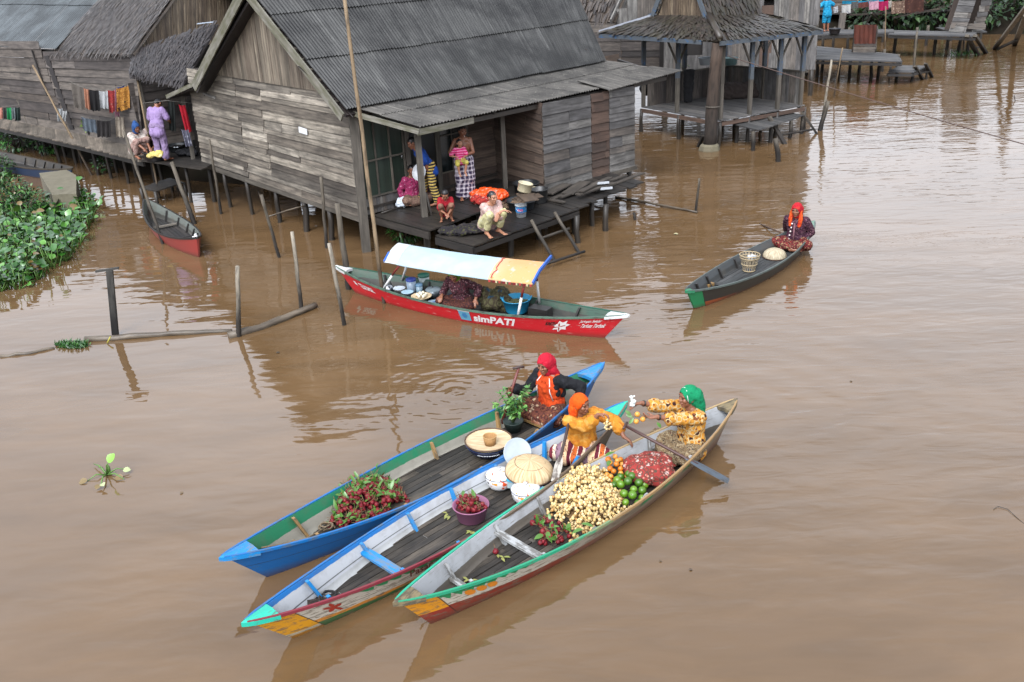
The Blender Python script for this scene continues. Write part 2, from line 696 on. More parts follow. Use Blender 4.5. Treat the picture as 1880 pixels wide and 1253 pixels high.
# ------------------------------------------------------------------ boats
W_GREY = wood('grey_plank', [(118, 112, 104), (92, 86, 80), (136, 128, 116), (76, 72, 68)], grain=(1.5, 60))
W_FLOOR = wood('boat_floor_plank', [(78, 72, 64), (56, 52, 48), (96, 87, 76), (44, 41, 38)], (22, 20, 18), .8, 3.0, (1.2, 55), .6)
W_DARK = wood('dark_wet_plank', [(52, 48, 44), (40, 37, 35), (66, 60, 54)], (18, 17, 16), .7, 1.5, (1.5, 45), .45, spec=.5)
W_TAN = worn('tan_worn_timber', (150, 118, 74), (92, 78, 58), .45)
ROPE = plain('rope_fibre', (120, 104, 82), .9, .25, 40)
ROPE_D = plain('dark_rope_fibre', (52, 42, 36), .9, .3, 40)


class Boat:
    def __init__(s, name, label, tipA, tipB, half, zm, ztip, mats, rake=.095, zb=-.13, zfloor=.06, group=None, th=.022, full=.8, zt2=None, skew=0.0):
        s.skew = skew
        s.A, s.B = P(*tipA, ztip), P(*tipB, zt2 or ztip)
        s.zt1, s.zt2 = ztip, zt2 or ztip
        d = s.B - s.A
        d.z = 0
        s.L = d.length
        s.d = d / s.L
        s.n = V((-s.d.y, s.d.x, 0))          # far side is +n
        s.half, s.zm, s.rake, s.zb, s.zf, s.th, s.full = half, zm, rake, zb, zfloor, th, full
        c = (s.A + s.B) / 2
        s.root = empty(name, (c.x, c.y, 0), label, 'boat', group)
        s.mats = mats
        s.hull()

    def zs(s, t):
        e = s.zt1 if t < .5 else s.zt2
        return s.zm + (e - s.zm) * abs(2 * t - 1) ** 2.3

    def hb(s, t):
        return s.half * max(0.0, math.sin(PI * min(1, max(0, t)))) ** s.full + .018

    def pt(s, t, q, side, off=0.0, inset=0.0):
        """t along (0 bow .. 1 stern), q up (0 keel .. 1 sheer), side +1 far / -1 near"""
        b1 = s.hb(t)
        b0 = s.half * .6 * max(0.0, math.sin(PI * t)) ** .95 + .012
        x = s.L * (t * q + (1 - q) * (s.rake + t * (1 - 2 * s.rake)))
        h = max(.003, b0 + (b1 - b0) * q ** .85 - inset) + off
        z = s.zb + (s.zs(t) - s.zb) * q
        p = s.A + s.d * x + s.n * (side * h + s.skew * math.sin(PI * min(1, max(0, x / s.L))))
        p.z = z
        return p

    def qf(s, t, z=None):
        z = s.zf if z is None else z
        return (z - s.zb) / (s.zs(t) - s.zb)

    def hull(s, nt=44):
        mb = MB()
        ts = [0.5 - 0.5 * math.cos(PI * i / nt) * 1.0 for i in range(nt + 1)]
        ts = [.65 * a + .35 * i / nt for i, a in enumerate(ts)]
        qs = [1, .9, .75, .6, .45, .3, .15, 0]
        outer, ou = [], []
        inner, iu = [], []
        for t in ts:
            outer.append([s.pt(t, q, 1) for q in qs] + [s.pt(t, q, -1) for q in qs[::-1]])
            ou.append([(t * s.L, q) for q in qs] + [(t * s.L, q) for q in qs[::-1]])
            f = min(.8, s.qf(t))
            iq = [1 + (f - 1) * k / 4 for k in range(5)]
            inner.append([s.pt(t, q, 1, inset=s.th) for q in iq] + [s.pt(t, q, -1, inset=s.th) for q in iq[::-1]])
            iu.append([(t * s.L, 1 - k / 4) for k in range(5)] + [(t * s.L, k / 4) for k in range(5)])
        mb.grid(outer, 0, True, False, ou, True)
        mb.grid(inner, 1, True, False, iu, False)
        for sd in (0, 1):
            a = [r[0 if sd == 0 else -1] for r in outer]
            b = [r[0 if sd == 0 else -1] for r in inner]
            mb.grid([[x, y] for x, y in zip(a, b)], 1, False, False, [[(t * s.L, .98), (t * s.L, 1)] for t in ts], sd == 0)
        # close the two stems
        for k in (0, -1):
            r = outer[k]
            mb.add(r, [tuple(range(len(r))) if k == 0 else tuple(range(len(r) - 1, -1, -1))], ou[k], 0)
            r = inner[k]
            mb.add(r, [tuple(range(len(r)))], iu[k], 1)
        s.h = mb.build('hull', s.mats, s.root)

    def floor(s, mat, t0=.1, t1=.9, wdt=.085, z=None, name='floorboards'):
        z = s.zf + .012 if z is None else z
        mb = MB()
        k = int(s.half / wdt) + 1
        ts = [t0 + (t1 - t0) * j / 80 for j in range(81)]
        pr = []
        for t in ts:
            p = s.pt(t, min(1, s.qf(t, z)), 1, inset=s.th + .004) - s.A
            p2 = s.pt(t, min(1, s.qf(t, z)), -1, inset=s.th + .004) - s.A
            pr.append((p.dot(s.d), p.dot(s.n), p2.dot(s.n)))
        for i in range(-k, k + 1):
            ya, yb = i * wdt + .004, (i + 1) * wdt - .004
            idx = [q for q, (x, hw, lw) in enumerate(pr) if ya < hw - .006 and yb > lw + .006]
            if len(idx) < 3: continue
            cuts = [idx[0]] + sorted(rnd.sample(idx[2:-2], min(2, max(0, len(idx) - 6)))) + [idx[-1]] if len(idx) > 8 else [idx[0], idx[-1]]
            for a, b in zip(cuts, cuts[1:]):
                if b - a < 2: continue
                zz = z + rnd.uniform(-.004, .005)
                o = rnd.uniform(0, 50)
                rows, uvs = [], []
                for q in range(a, b + 1):
                    x, hw, lw = pr[q]
                    if q == b: x -= .004
                    l, r = max(lw, min(hw, ya)), max(lw, min(hw, yb))
                    pl, p_r = s.A + s.d * x + s.n * l, s.A + s.d * x + s.n * r
                    pl.z = p_r.z = zz
                    dn = V((0, 0, .02))
                    rows.append([pl - dn, pl, p_r, p_r - dn])
                    uvs.append([(o + x, l - .02), (o + x, l), (o + x, r), (o + x, r + .02)])
                mb.grid(rows, 0, False, False, uvs, True)
        return mb.build(name, mat, s.root)

    def gunwale(s, mat, mat2=None, w=.034, h=.026, t0=.0, t1=1.0, off=.0):
        for sd in (1, -1):
            rows = []
            for i in range(49):
                t = t0 + (t1 - t0) * i / 48
                p = s.pt(t, 1, sd)
                tan = (s.pt(min(1, t + .01), 1, sd) - s.pt(max(0, t - .01), 1, sd)).normalized()
                o = V((tan.y, -tan.x, 0)).normalized()
                if o.dot(s.n) * sd < 0: o = -o
                u = V((0, 0, 1))
                wi = min(w, s.hb(t) * .9)
                rows.append([p + o * .012 - u * h * .7, p + o * .012 + u * h * .45, p + o * (.012 - wi) + u * h * .45, p + o * (.012 - wi) - u * h * .7])
            mb = MB()
            mb.grid(rows, 0, False, True, [[(t * s.L / 48, .0), (t * s.L / 48, .03), (t * s.L / 48, .06), (t * s.L / 48, .09)] for t in range(49)], sd < 0)
            mb.build('gunwale', (mat2 or mat) if sd < 0 else mat, s.root)

    def frames(s, ts, mat, w=.032, d=.03, sides=(1, -1), top=.97):
        for t in ts:
            for sd in sides:
                mb = MB()
                f = s.qf(t, s.zf)
                qs = [f + (top - f) * k / 6 for k in range(7)]
                pts = [s.pt(t, q, sd, inset=s.th + d * .3) for q in qs]
                x0 = (pts[0] - s.A).dot(s.d)
                rows = []
                for k, p in enumerate(pts):
                    p = p + s.d * (x0 - (p - s.A).dot(s.d)) * .5
                    i_ = s.n * (-sd)
                    dd = d * (1.5 - .7 * k / 6)
                    rows.append([p - s.d * w / 2 - i_ * .012, p + s.d * w / 2 - i_ * .012, p + s.d * w / 2 + i_ * dd, p - s.d * w / 2 + i_ * dd])
                o = rnd.uniform(0, 9)
                mb.grid(rows, 0, False, True, [[(o + k * .05, a * .03) for a in range(4)] for k in range(7)], sd < 0)
                mb.add(rows[-1], [(0, 1, 2, 3)], [(0, 0)] * 4)
                mb.build('frame', mat, s.root)

    def thwart(s, t, mat, q=.8, w=.11, th=.028, name='thwart'):
        a, b = s.pt(t, q, 1, inset=s.th - .008), s.pt(t, q, -1, inset=s.th - .008)
        mb = MB()
        mb.board(a, b, w, th, s.d)
        return mb.build(name, mat, s.root)

    def cap(s, mat, end=0, t=.075, name='bow_cap', rise=.02):
        mb = MB()
        e = 1 if end else 0
        tt = [abs(e - t * k / 6) for k in range(7)]
        top, bot = [], []
        for k, x in enumerate(tt):
            a, b = s.pt(x, 1, 1, .014), s.pt(x, 1, -1, .014)
            u = V((0, 0, rise))
            top.append([a + u * .2, (a + b) / 2 + u, b + u * .2])
        tip = s.pt(e, 1, 1, 0) * .5 + s.pt(e, 1, -1, 0) * .5 + s.d * (.05 if e else -.05) + V((0, 0, .012))
        rows = [[tip, tip, tip]] + top
        mb.grid(rows, 0, False, False, None, not e)
        low = [[p - V((0, 0, .045)) for p in r] for r in rows]
        mb.grid(low, 0, False, False, None, bool(e))
        for j in (0, 2):
            mb.grid([[r[j], l[j]] for r, l in zip(rows, low)], 0, False, False, None, (j == 0) == bool(e))
        mb.add([*rows[-1], *low[-1][::-1]], [(0, 1, 2, 3, 4, 5)], [(0, 0)] * 6)
        return mb.build(name, mat, s.root)

    def decal(s, name, polys, mat, side=-1, off=.004, parent=None):
        """polys in (metres along, q) laid on the outer planking"""
        mb = MB()
        for pl in polys:
            mb.add([s.pt(u / s.L, q, side, off) for u, q in pl], [tuple(range(len(pl)))], [(u, q) for u, q in pl])
        return mb.build(name, mat, parent or s.h)

    def letters(s, txt, u0, q0, size, mat, name='lettering', slope=0.0, side=-1, qscale=None, off=.004, italic=0, bold=0.0, width=None):
        vs, fs = text_verts(txt, size, bold)
        if width:
            k_ = width / max(v.x for v in vs)
            for v in vs: v.x *= k_
        qs = qscale or 1.0 / (s.zm - s.zb + .06)
        mb = MB()
        pts = []
        for v in vs:
            u = u0 + v.x + italic * v.y
            q = q0 + (v.y + slope * v.x) * qs
            pts.append(s.pt(u / s.L, q, side, off))
        mb.add(pts, fs, [(v.x, v.y) for v in vs])
        return mb.build(name, mat, s.h)

    def at(s, t, y=0.0, z=None):
        p = s.A + s.d * (t * s.L) + s.n * y
        p.z = s.zf + .02 if z is None else z
        return p


def hullmat(name, bands, patch=None, weather=None, wear=.8, under=(112, 98, 82), rough=.45, seam=()):
    """bands by height on the planking; patch=(u, bands2) near the bow; weather=(u0,u1,colour) rubbed bare amidships"""
    n = N(name)
    uv = n.coord('UV')
    x, y, _ = n.sep(uv)
    wob = n.math('MULTIPLY', n.math('SUBTRACT', n.noise(n.coord('UV', (3, 3, 1)), 1.0, 4), .5), .06)
    yy = n.math('ADD', y, wob)
    col = n.ramp(yy, [(p, lin(c)) for p, c in bands], True)
    if weather:
        u0, u1, wc = weather
        k = n.math('ADD', x, n.math('MULTIPLY', n.math('SUBTRACT', n.noise(n.coord('UV', (4, 9, 1)), 1.0, 5, .7), .5), 1.4))
        m = n.ramp(n.math('DIVIDE', n.math('SUBTRACT', k, u0), max(.01, u1 - u0)), [(0.0, 0.0), (1.0, .9)])
        keep = n.ramp(yy, [(0, 0.25), (bands[-1][0] if len(bands) < 3 else bands[1][0] + .08, 1.0)])
        col = n.mix(n.math('MULTIPLY', m, keep), col, lin(wc))
    for p, wd in seam:
        sm = n.math('COMPARE', y, p, wd)
        col = n.mix(n.math('MULTIPLY', sm, .85), col, lin((30, 26, 22)))
    if patch:
        u1, b2 = patch
        c2 = n.ramp(yy, [(p, lin(c)) for p, c in b2], True)
        col = n.mix(n.math('LESS_THAN', x, u1), col, c2)
        col = n.mix(n.math('MULTIPLY', n.math('COMPARE', x, u1, .008), .8), col, lin((30, 24, 20)))
    a = n.noise(n.coord('UV', (5, 14, 1)), 1.0, 6, .7)
    lo = .68 - .2 * wear
    col = n.mix(n.ramp(a, [(lo, 0), (lo + .05, .8)]), col, lin(under))
    # river dirt at the waterline
    col = n.mix(n.ramp(n.math('ADD', y, n.math('MULTIPLY', a, .12)), [(.26, .85), (.50, 0.0)]), col, lin((70, 52, 38)))
    sc_ = n.noise(n.coord('UV', (1.6, 60, 1)), 1.0, 4, .7)
    col = n.mix(n.ramp(sc_, [(.60, 0), (.68, .35)]), col, lin(under))
    n.bump(a, .2, .004)
    return n.done(col, rough, 0, .4)


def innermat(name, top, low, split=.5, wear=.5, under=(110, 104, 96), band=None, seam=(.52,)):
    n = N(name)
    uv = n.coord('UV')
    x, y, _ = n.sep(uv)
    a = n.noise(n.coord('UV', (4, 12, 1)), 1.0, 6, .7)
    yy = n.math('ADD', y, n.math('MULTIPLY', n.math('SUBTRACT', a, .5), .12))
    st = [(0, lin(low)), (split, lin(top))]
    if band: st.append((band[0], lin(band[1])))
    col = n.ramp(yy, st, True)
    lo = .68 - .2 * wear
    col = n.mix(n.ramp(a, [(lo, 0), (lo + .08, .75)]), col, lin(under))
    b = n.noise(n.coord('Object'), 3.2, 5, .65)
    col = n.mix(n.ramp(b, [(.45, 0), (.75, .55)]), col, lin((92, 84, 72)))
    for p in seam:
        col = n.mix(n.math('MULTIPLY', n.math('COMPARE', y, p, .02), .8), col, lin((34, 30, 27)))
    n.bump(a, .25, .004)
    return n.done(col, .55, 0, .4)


BLUE = worn('blue_boat_paint', (8, 106, 176), (84, 96, 104), .6, .45)
BLUE2 = worn('bright_blue_paint', (22, 132, 200), (110, 122, 128), .6, .45)
TURQ = worn('turquoise_paint', (40, 186, 160), (90, 96, 80), .4, .45)
GREENP = worn('green_boat_paint', (26, 140, 96), (110, 100, 80), .35, .45)
WHITEP = worn('white_boat_paint', (214, 216, 218), (128, 122, 114), .45, .5, dirt=(150, 142, 130))
GREYW = worn('grey_white_paint', (176, 178, 178), (96, 92, 86), .75, .55)
MAROON = worn('maroon_boat_paint', (128, 44, 56), (130, 100, 84), .45, .45)
TIPW = worn('bare_weathered_tip', (128, 114, 84), (70, 64, 52), .8, .8)
REDP = plain('red_sign_paint', (168, 52, 34), .5)
ORANGEP = plain('orange_sign_paint', (222, 134, 34), .5)
WLET = plain('white_lettering_paint', (232, 226, 224), .5, .08)
BLK = plain('black_paint', (28, 24, 22), .5)
GDEC = plain('green_sign_paint', (34, 140, 88), .5)

def gunmat(name, c1, c2, u0):
    n = N(name)
    x = n.sep(n.coord('UV'))[0]
    w_ = n.noise(n.coord('UV', (9, 40, 1)), 1.0, 5, .7)
    f = n.math('ADD', x, n.math('MULTIPLY_ADD', w_, 2.4, -1.2))
    col = n.mix(n.ramp(n.math('DIVIDE', f, 2 * u0), [(.42, 0), (.58, 1)]), lin(c1), lin(c2))
    col = n.mix(n.ramp(w_, [(.56, 0), (.64, .7)]), col, lin((96, 86, 72)))
    return n.done(col, .6, 0, .3)


# blue boat -----------------------------------------------------------------
b1 = Boat('wooden_boat', 'long bright blue wooden boat with green inside carrying a red rambutan heap',
          (410, 1022), (1106, 668), .47, .27, .47,
          [hullmat('blue_hull', [(0, (4, 98, 166)), (.96, (14, 116, 190))], wear=.5, under=(58, 96, 126), seam=((.64, .006),)),
           innermat('green_grey_inside', (18, 116, 78), (150, 146, 134), .55, .35, seam=())], rake=.09)
b1.floor(W_FLOOR, .08, .86)
b1.gunwale(BLUE, BLUE, .024)
b1.frames((.14, .33, .53, .72, .9), W_TAN, sides=(1,))
b1.frames((.14, .33, .53, .72, .9), W_TAN, sides=(-1,))
b1.cap(BLUE2, 0, .055)
b1.cap(BLUE2, 1, .065, 'stern_cap')
b1.thwart(.79, W_TAN, .55, .1)
b1.thwart(.11, W_TAN, .5, .05)

def u_at(bt, px, q):
    lo, hi = 0.0, bt.L
    for _ in range(40):
        m = (lo + hi) / 2
        if proj(bt.pt(m / bt.L, q, -1))[0] < px: lo = m
        else: hi = m
    return lo

# white-inside boat with the painted bow ---------------------------------------
b2 = Boat('wooden_boat', 'white painted boat with blue ribs and yellow turquoise bow, reading Pasar',
          (452, 1141), (1148, 740), .435, .27, .46,
          [hullmat('painted_hull', [(0, (30, 118, 62)), (.40, (212, 138, 52)), (.50, (206, 198, 182)), (.93, (124, 52, 62))],
                   patch=(.37, [(0, (226, 150, 28)), (.30, (214, 200, 170)), (.36, (226, 158, 30))]), weather=(1.5, 3.4, (120, 106, 88)), seam=((.63, .008),)),
           innermat('white_blue_inside', (190, 193, 197), (180, 182, 182), .3, .3, band=(.86, (22, 112, 184)), seam=(.42,))], rake=.1, skew=.055)
b2.floor(W_FLOOR, .08, .84)
b2.gunwale(BLUE, gunmat('maroon_to_bare_gunwale', (128, 44, 56), (108, 92, 76), 2.3), .024)
b2.frames((.115, .27, .405, .53, .66, .8), BLUE2)
b2.cap(TURQ, 0, .05)
b2.cap(TURQ, 1, .05, 'stern_cap')
b2.thwart(.275, BLUE2, .74, .11)
# flower, leaf trim and name on the near side of the bow
def star(cu, cq, ru, rq, k, rot=0.0, inner=.25):
    out = []
    for i in range(2 * k):
        a = rot + PI * i / k
        f = 1.0 if i % 2 == 0 else inner
        out.append((cu + ru * f * math.cos(a), cq + rq * f * math.sin(a)))
    return [[(cu, cq), out[i], out[(i + 1) % (2 * k)]] for i in range(2 * k)]
def petal(cu, cq, a, L, Wd, ks):
    d = (math.cos(a), math.sin(a))
    pts = []
    for i in range(9):
        t = i / 8
        w_ = Wd * math.sin(PI * t) ** .7
        pts.append((t * L, w_))
    for i in range(7, 0, -1):
        t = i / 8
        pts.append((t * L, -Wd * math.sin(PI * t) ** .7))
    return [(cu + (x * d[0] - y * d[1]), cq + (x * d[1] + y * d[0]) * ks) for x, y in pts]
fl = [petal(.66, .70, a, .10, .022, 1.9) for a in (.25, 1.35, 2.7, 3.7, 5.1)]
b2.decal('painted_flower', fl, REDP)
tri = []
for i in range(9):
    u0 = 1.0 + i * .155
    tri.append([(u0, .905), (u0 + .15, .905), (u0 + .12, .80), (u0 + .05, .82)])
b2.decal('painted_leaf_trim', tri, GDEC)
up_ = u_at(b2, 750, .75)
b2.letters('Pasar', up_, .66, .15, plain('rust_brown_lettering', (112, 40, 32), .6), italic=.25, bold=.003, width=u_at(b2, 793, .75) - up_)

# fruit boat -------------------------------------------------------------------
b3 = Boat('wooden_boat', 'grey inside fruit boat with red lower hull and three painted oranges on bow',
          (729, 1104), (1350, 735), .455, .27, .47,
          [hullmat('red_white_hull', [(0, (138, 52, 38)), (.56, (204, 196, 180)), (.965, (40, 150, 104))],
                   patch=(.33, [(0, (146, 50, 40)), (.52, (228, 152, 26))]), weather=(1.5, 2.6, (128, 114, 94))),
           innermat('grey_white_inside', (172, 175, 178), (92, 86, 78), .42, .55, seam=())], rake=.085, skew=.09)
b3.floor(W_FLOOR, .08, .9, .075)
b3.gunwale(gunmat('green_to_tan_gunwale', (36, 170, 136), (176, 150, 108), 2.4), gunmat('green_to_tan_gunwale', (40, 150, 112), (158, 128, 88), 2.2), .024)
b3.frames((.12, .29, .43, .60, .78), GREYW)
b3.cap(TIPW, 0, .045)
b3.cap(TIPW, 1, .045, 'stern_cap')
b3.thwart(.295, GREYW, .78, .085)
b3.thwart(.125, GREYW, .6, .06)
b3.thwart(.885, W_GREY, .62, .1)
zz = [[(.34, .965), (1.38, .965), (1.38, .93), (.34, .86)]]
for i in range(8):
    u0 = .34 + i * .125
    dp = .17 - .012 * i
    zz.append([(u0, .93), (u0 + .125, .93), (u0 + .07, .93 - dp)])
b3.decal('painted_zigzag_trim', zz, GDEC)
for i, u in enumerate(u_at(b3, x_, .75) for x_ in (863, 884, 904)):
    ok = b3.decal('painted_orange', [[(u + .056 * math.cos(a * PI / 8), .755 + .105 * math.sin(a * PI / 8)) for a in range(16)]], ORANGEP)
    b3.decal('painted_leaf', [petal(u, .85, .5, .09, .018, 1.3), petal(u, .85, 2.5, .07, .014, 1.3)], GDEC, parent=ok, off=.007)
for u in (3.0, 3.42, 3.86):
    b3.decal('green_paint_mark', [[(u, .72), (u + .2, .76), (u + .22, .88), (u + .03, .86)]], GDEC)

# red advertising boat -----------------------------------------------------------
RED = (196, 24, 38)
sp = Boat('canopy_boat', 'red food-selling boat with white lettering and pale blue awning',
          (618, 489), (1151, 578), .46, .27, .45,
          [hullmat('red_hull', [(0, (200, 22, 36)), (.95, (196, 190, 186))], wear=.38, under=(206, 170, 160)),
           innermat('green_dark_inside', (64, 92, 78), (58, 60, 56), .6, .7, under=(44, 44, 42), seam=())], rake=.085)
sp.floor(W_DARK, .1, .92)
sp.gunwale(worn('green_gunwale', (40, 92, 74), (60, 60, 54), .5), worn('grey_green_gunwale', (82, 108, 92), (60, 58, 52), .6), .03)
sp.frames((.14, .3, .5, .7, .86), W_DARK, sides=(1,))
for e, nm, t in ((0, 'bow_cap', .05), (1, 'stern_cap', .055)):
    sp.cap(WHITEP, e, t, nm)
def sp_text(txt, x0, x1, q0, size, m, off=.005, bold=.004, qs=2.0):
    u0, u1 = u_at(sp, x0, q0 + .1), u_at(sp, x1, q0 + .1)
    sp.letters(txt, u0, q0, size, m, off=off, bold=bold, width=u1 - u0, qscale=qs)
sp_text('simPATI', 870, 944, .50, .26, WLET, .006, .010, 1.75)
sp_text('TELKOMSEL', 660, 686, .62, .12, WLET)
sp_text('Terluas Terbaik', 1068, 1114, .60, .10, WLET, .005, .002)
sp_text('Jaringan Selular', 1068, 1108, .80, .07, WLET, .005, .001)
sp_text('KARTU', 1003, 1022, .66, .10, BLK, .009, .004)
ue = u_at(sp, 1030, .65)
em = sp.decal('painted_emblem', star(ue, .64, .15, .26, 7, .3, .6), WLET, off=.005)
sp.decal('emblem_stroke', [petal(ue - .02, .6, a, .11, .012, 1.6) for a in (.5, 1.9, 3.4, 5.0)], REDP, off=.008, parent=em)
sp.decal('painted_ring', star(u_at(sp, 654, .7), .72, .05, .1, 9, 0, .55), WLET, off=.005)
us = u_at(sp, 844, .6)
sk = sp.decal('blue_sticker', [[(us + .02, .45), (us + .24, .45), (us + .22, .97), (us, .97)]], plain('light_blue_sticker', (96, 162, 190), .5), off=.006)
sp.decal('sticker_motif', star(us + .12, .70, .06, .15, 6, 0, .7), plain('mid_blue_motif', (52, 118, 170), .5), off=.009, parent=sk)
sp.decal('sticker_border', [[(us, .90), (us + .23, .90), (us + .23, 1.0), (us, 1.0)]], WLET, off=.009, parent=sk)

# the rower's canoe ------------------------------------------------------------------
fc = Boat('wooden_canoe', 'small dark grey canoe with green and orange bow, rowed by woman in red veil',
          (1261, 534), (1494, 407), .40, .25, .40,
          [hullmat('dark_hull', [(0, (128, 40, 28)), (.30, (160, 78, 40)), (.44, (52, 50, 46))], patch=(.26, [(0, (120, 44, 32)), (.28, (36, 128, 80))]), weather=(.4, 1.2, (58, 56, 50)), wear=.3, under=(92, 88, 76)),
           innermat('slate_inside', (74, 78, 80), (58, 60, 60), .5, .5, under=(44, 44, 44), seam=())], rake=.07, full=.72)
fc.floor(wood('slate_floor', [(74, 76, 78), (60, 62, 62), (92, 92, 92)], (30, 30, 30), .6, 3), .1, .9)
fc.gunwale(worn('slate_gunwale', (82, 90, 88), (60, 60, 56), .5), worn('slate_gunwale_near', (86, 96, 92), (60, 60, 56), .5), .026)
fc.frames((.1, .22, .34, .48, .62), W_DARK)
fc.thwart(.26, W_DARK, .5, .09)
fc.cap(worn('green_tip_paint', (38, 120, 84), (80, 90, 70), .5), 0, .022)
fc.cap(worn('pale_green_tip', (110, 140, 122), (80, 84, 74), .5), 1, .07, 'stern_cap')

# moored canoes by the walkway ----------------------------------------------------------
rc = Boat('wooden_canoe', 'small red moored canoe with grey inside, tied among poles near the walkway',
          (267, 366), (362, 436), .38, .26, .46,
          [hullmat('faded_red_hull', [(0, (150, 58, 52)), (.93, (64, 62, 58))], wear=.3, under=(120, 70, 62)),
           innermat('grey_green_inside', (104, 110, 104), (66, 66, 62), .4, .6, under=(58, 58, 54), seam=())], rake=.04, full=.7)
rc.floor(W_DARK, .08, .9)
rc.gunwale(W_DARK, W_DARK, .026)
rc.frames((.2, .36, .52, .66, .8), W_DARK)
rc.thwart(.34, W_GREY, .6, .1)
rc.thwart(.62, W_DARK, .5, .06)
mb = MB()
a = rc.at(.955, 0, .40)
mb.sphere(a, (.07, .05, .05), 10, 6)
mb.sphere(a + V((.03, -.02, .05)), (.035, .04, .05), 8, 6)
remesh(mb, .012, 2, .01).build('white_cloth', plain('white_rag', (226, 226, 228), .8), None, 'white rag lying on the bow of the red moored canoe', 'rag')
BEAM_T = wood('brown_rail', [(84, 74, 60), (70, 62, 52)])
bc = Boat('wooden_canoe', 'old blue moored canoe lying under the left walkway beside the plants',
          (-60, 268), (133, 309), .42, .28, .42,
          [hullmat('faded_blue_hull', [(0, (40, 62, 92)), (.9, (92, 84, 70))], wear=.5, under=(78, 74, 66)),
           innermat('brown_inside', (50, 46, 42), (38, 34, 32), .4, .6, under=(44, 40, 36), seam=())], rake=.06, full=.7)
bc.floor(W_DARK, .08, .9)
bc.gunwale(BEAM_T, BEAM_T, .026)
bc.frames((.45, .55, .65, .75, .85), W_DARK)
# ------------------------------------------------------------------ building helpers
def lerp(a, b, t): return V(a) + (V(b) - V(a)) * t
def at_depth(px, py, Y):
    d = FW + CR * ((px - PCX) / F_PX) - CU * ((py - PCY) / F_PX)
    return CAM + d * (Y / d.y)


def plank_wall(name, BL, BR, TL, TR, mat, parent, course=.2, vertical=False, holes=(), topf=None, out=None, seams=(), jit=.012, t=.018, tilt=.014):
    BL, BR, TL, TR = V(BL), V(BR), V(TL), V(TR)
    q = lambda u, v: lerp(lerp(BL, BR, u), lerp(TL, TR, u), v)
    nrm = (BR - BL).cross(TL - BL).normalized()
    if out is not None and nrm.dot(V(out)) < 0: nrm = -nrm
    mb = MB()
    if vertical:
        Wd = (BR - BL).length
        k = max(2, int(Wd / course))
        for i in range(k):
            u0, u1 = i / k, (i + 1) / k
            uc = (u0 + u1) / 2
            spans = [(0.0, 1.0)]
            for h in holes:
                if h[0] < uc < h[1]:
                    spans = [x for a, b in spans for x in ((a, min(b, h[2])), (max(a, h[3]), b)) if x[1] - x[0] > .02]
            for a, b in spans:
                p0, p1 = q(uc, a), (topf(uc) if (topf and b == 1.0) else q(uc, b))
                off = nrm * rnd.uniform(-.006, .008)
                if b == 1.0 and not topf: p1 = p1 + (p1 - p0).normalized() * rnd.uniform(-.02, .01)
                mb.board(p0 + off, p1 + off, Wd / k * rnd.uniform(.93, 1.03), t, BR - BL)
    else:
        Ht = (TL - BL).length
        k = max(2, int(Ht / course))
        # uneven courses
        cuts = [0.0]
        for i in range(k): cuts.append(cuts[-1] + rnd.uniform(.75, 1.3))
        cuts = [c / cuts[-1] for c in cuts]
        for i in range(k):
            v0, v1 = cuts[i], cuts[i + 1]
            vc = (v0 + v1) / 2
            spans = [(0.0, 1.0)]
            for h in holes:
                if h[2] < vc < h[3]:
                    spans = [x for a, b in spans for x in ((a, min(b, h[0])), (max(a, h[1]), b)) if x[1] - x[0] > .005]
            for a, b in spans:
                js = sorted([s_ + rnd.uniform(-.008, .008) for s_ in seams if a + .05 < s_ < b - .05 and rnd.random() < .85] + ([rnd.uniform(a + .1, b - .1)] if ((not seams or len(seams) == 4) and b - a > .5 and rnd.random() < .6) else []))
                pts = [a] + js + [b]
                for x0, x1 in zip(pts, pts[1:]):
                    dv = rnd.uniform(-jit, jit) / Ht
                    dv2 = rnd.uniform(-jit, jit) / Ht
                    p0, p1 = q(x0 + .0015, vc + dv), q(x1 - .0015, vc + dv2)
                    off = nrm * rnd.uniform(0, .012)
                    h_ = Ht * (v1 - v0) * 1.12
                    up = (q(.5, 1) - q(.5, 0)).normalized()
                    side = (up - nrm * (tilt / max(.05, h_) * 2)).normalized()
                    mb.board(p0 + off, p1 + off, h_, t, side)
    return mb.build(name, mat, parent)


def corrugated(name, BL, BR, TL, TR, mat, parent, rows=((0, 1),), pitch=.082, amp=.015, per=10, thick=.006, sag=0.0):
    """sheets of corrugated roofing; the waves run from BL-BR up to TL-TR"""
    BL, BR, TL, TR = V(BL), V(BR), V(TL), V(TR)
    nrm = (BR - BL).cross(TL - BL).normalized()
    if nrm.z < 0: nrm = -nrm
    Wd = max((BR - BL).length, (TR - TL).length)
    nw = int(Wd / pitch)
    mb = MB()
    for ri, (v0, v1) in enumerate(rows):
        i = 0
        while i < nw:
            j = min(nw, i + per)
            lift = rnd.uniform(0, .006) + ri * .014
            dv = rnd.uniform(-.004, .004)
            grid, uvs = [], []
            o = rnd.uniform(0, 30)
            for r in range(4):
                v = v0 + dv + (v1 - v0) * r / 3
                row, ur = [], []
                for c in range((j - i) * 6 + 1):
                    u = (i + c / 6) / nw
                    p = lerp(lerp(BL, BR, u), lerp(TL, TR, u), v)
                    s_ = math.sin(PI * u) * math.sin(PI * min(1, max(0, v))) * sag
                    row.append(p + nrm * (amp * math.cos(2 * PI * c / 6) + lift - s_ + (1 - r / 3) * .008))
                    ur.append((o + (v1 - v0) * r / 3 * (TL - BL).length, o + c / 6 * pitch))
                grid.append(row); uvs.append(ur)
            mb.grid(grid, 0, True, False, uvs)
            # the lower edge shows the sheet's thickness
            low = [p - nrm * thick for p in grid[0]]
            mb.grid([low, grid[0]], 0, False, False, [uvs[0], uvs[0]])
            i = j
    return mb.build(name, mat, parent)


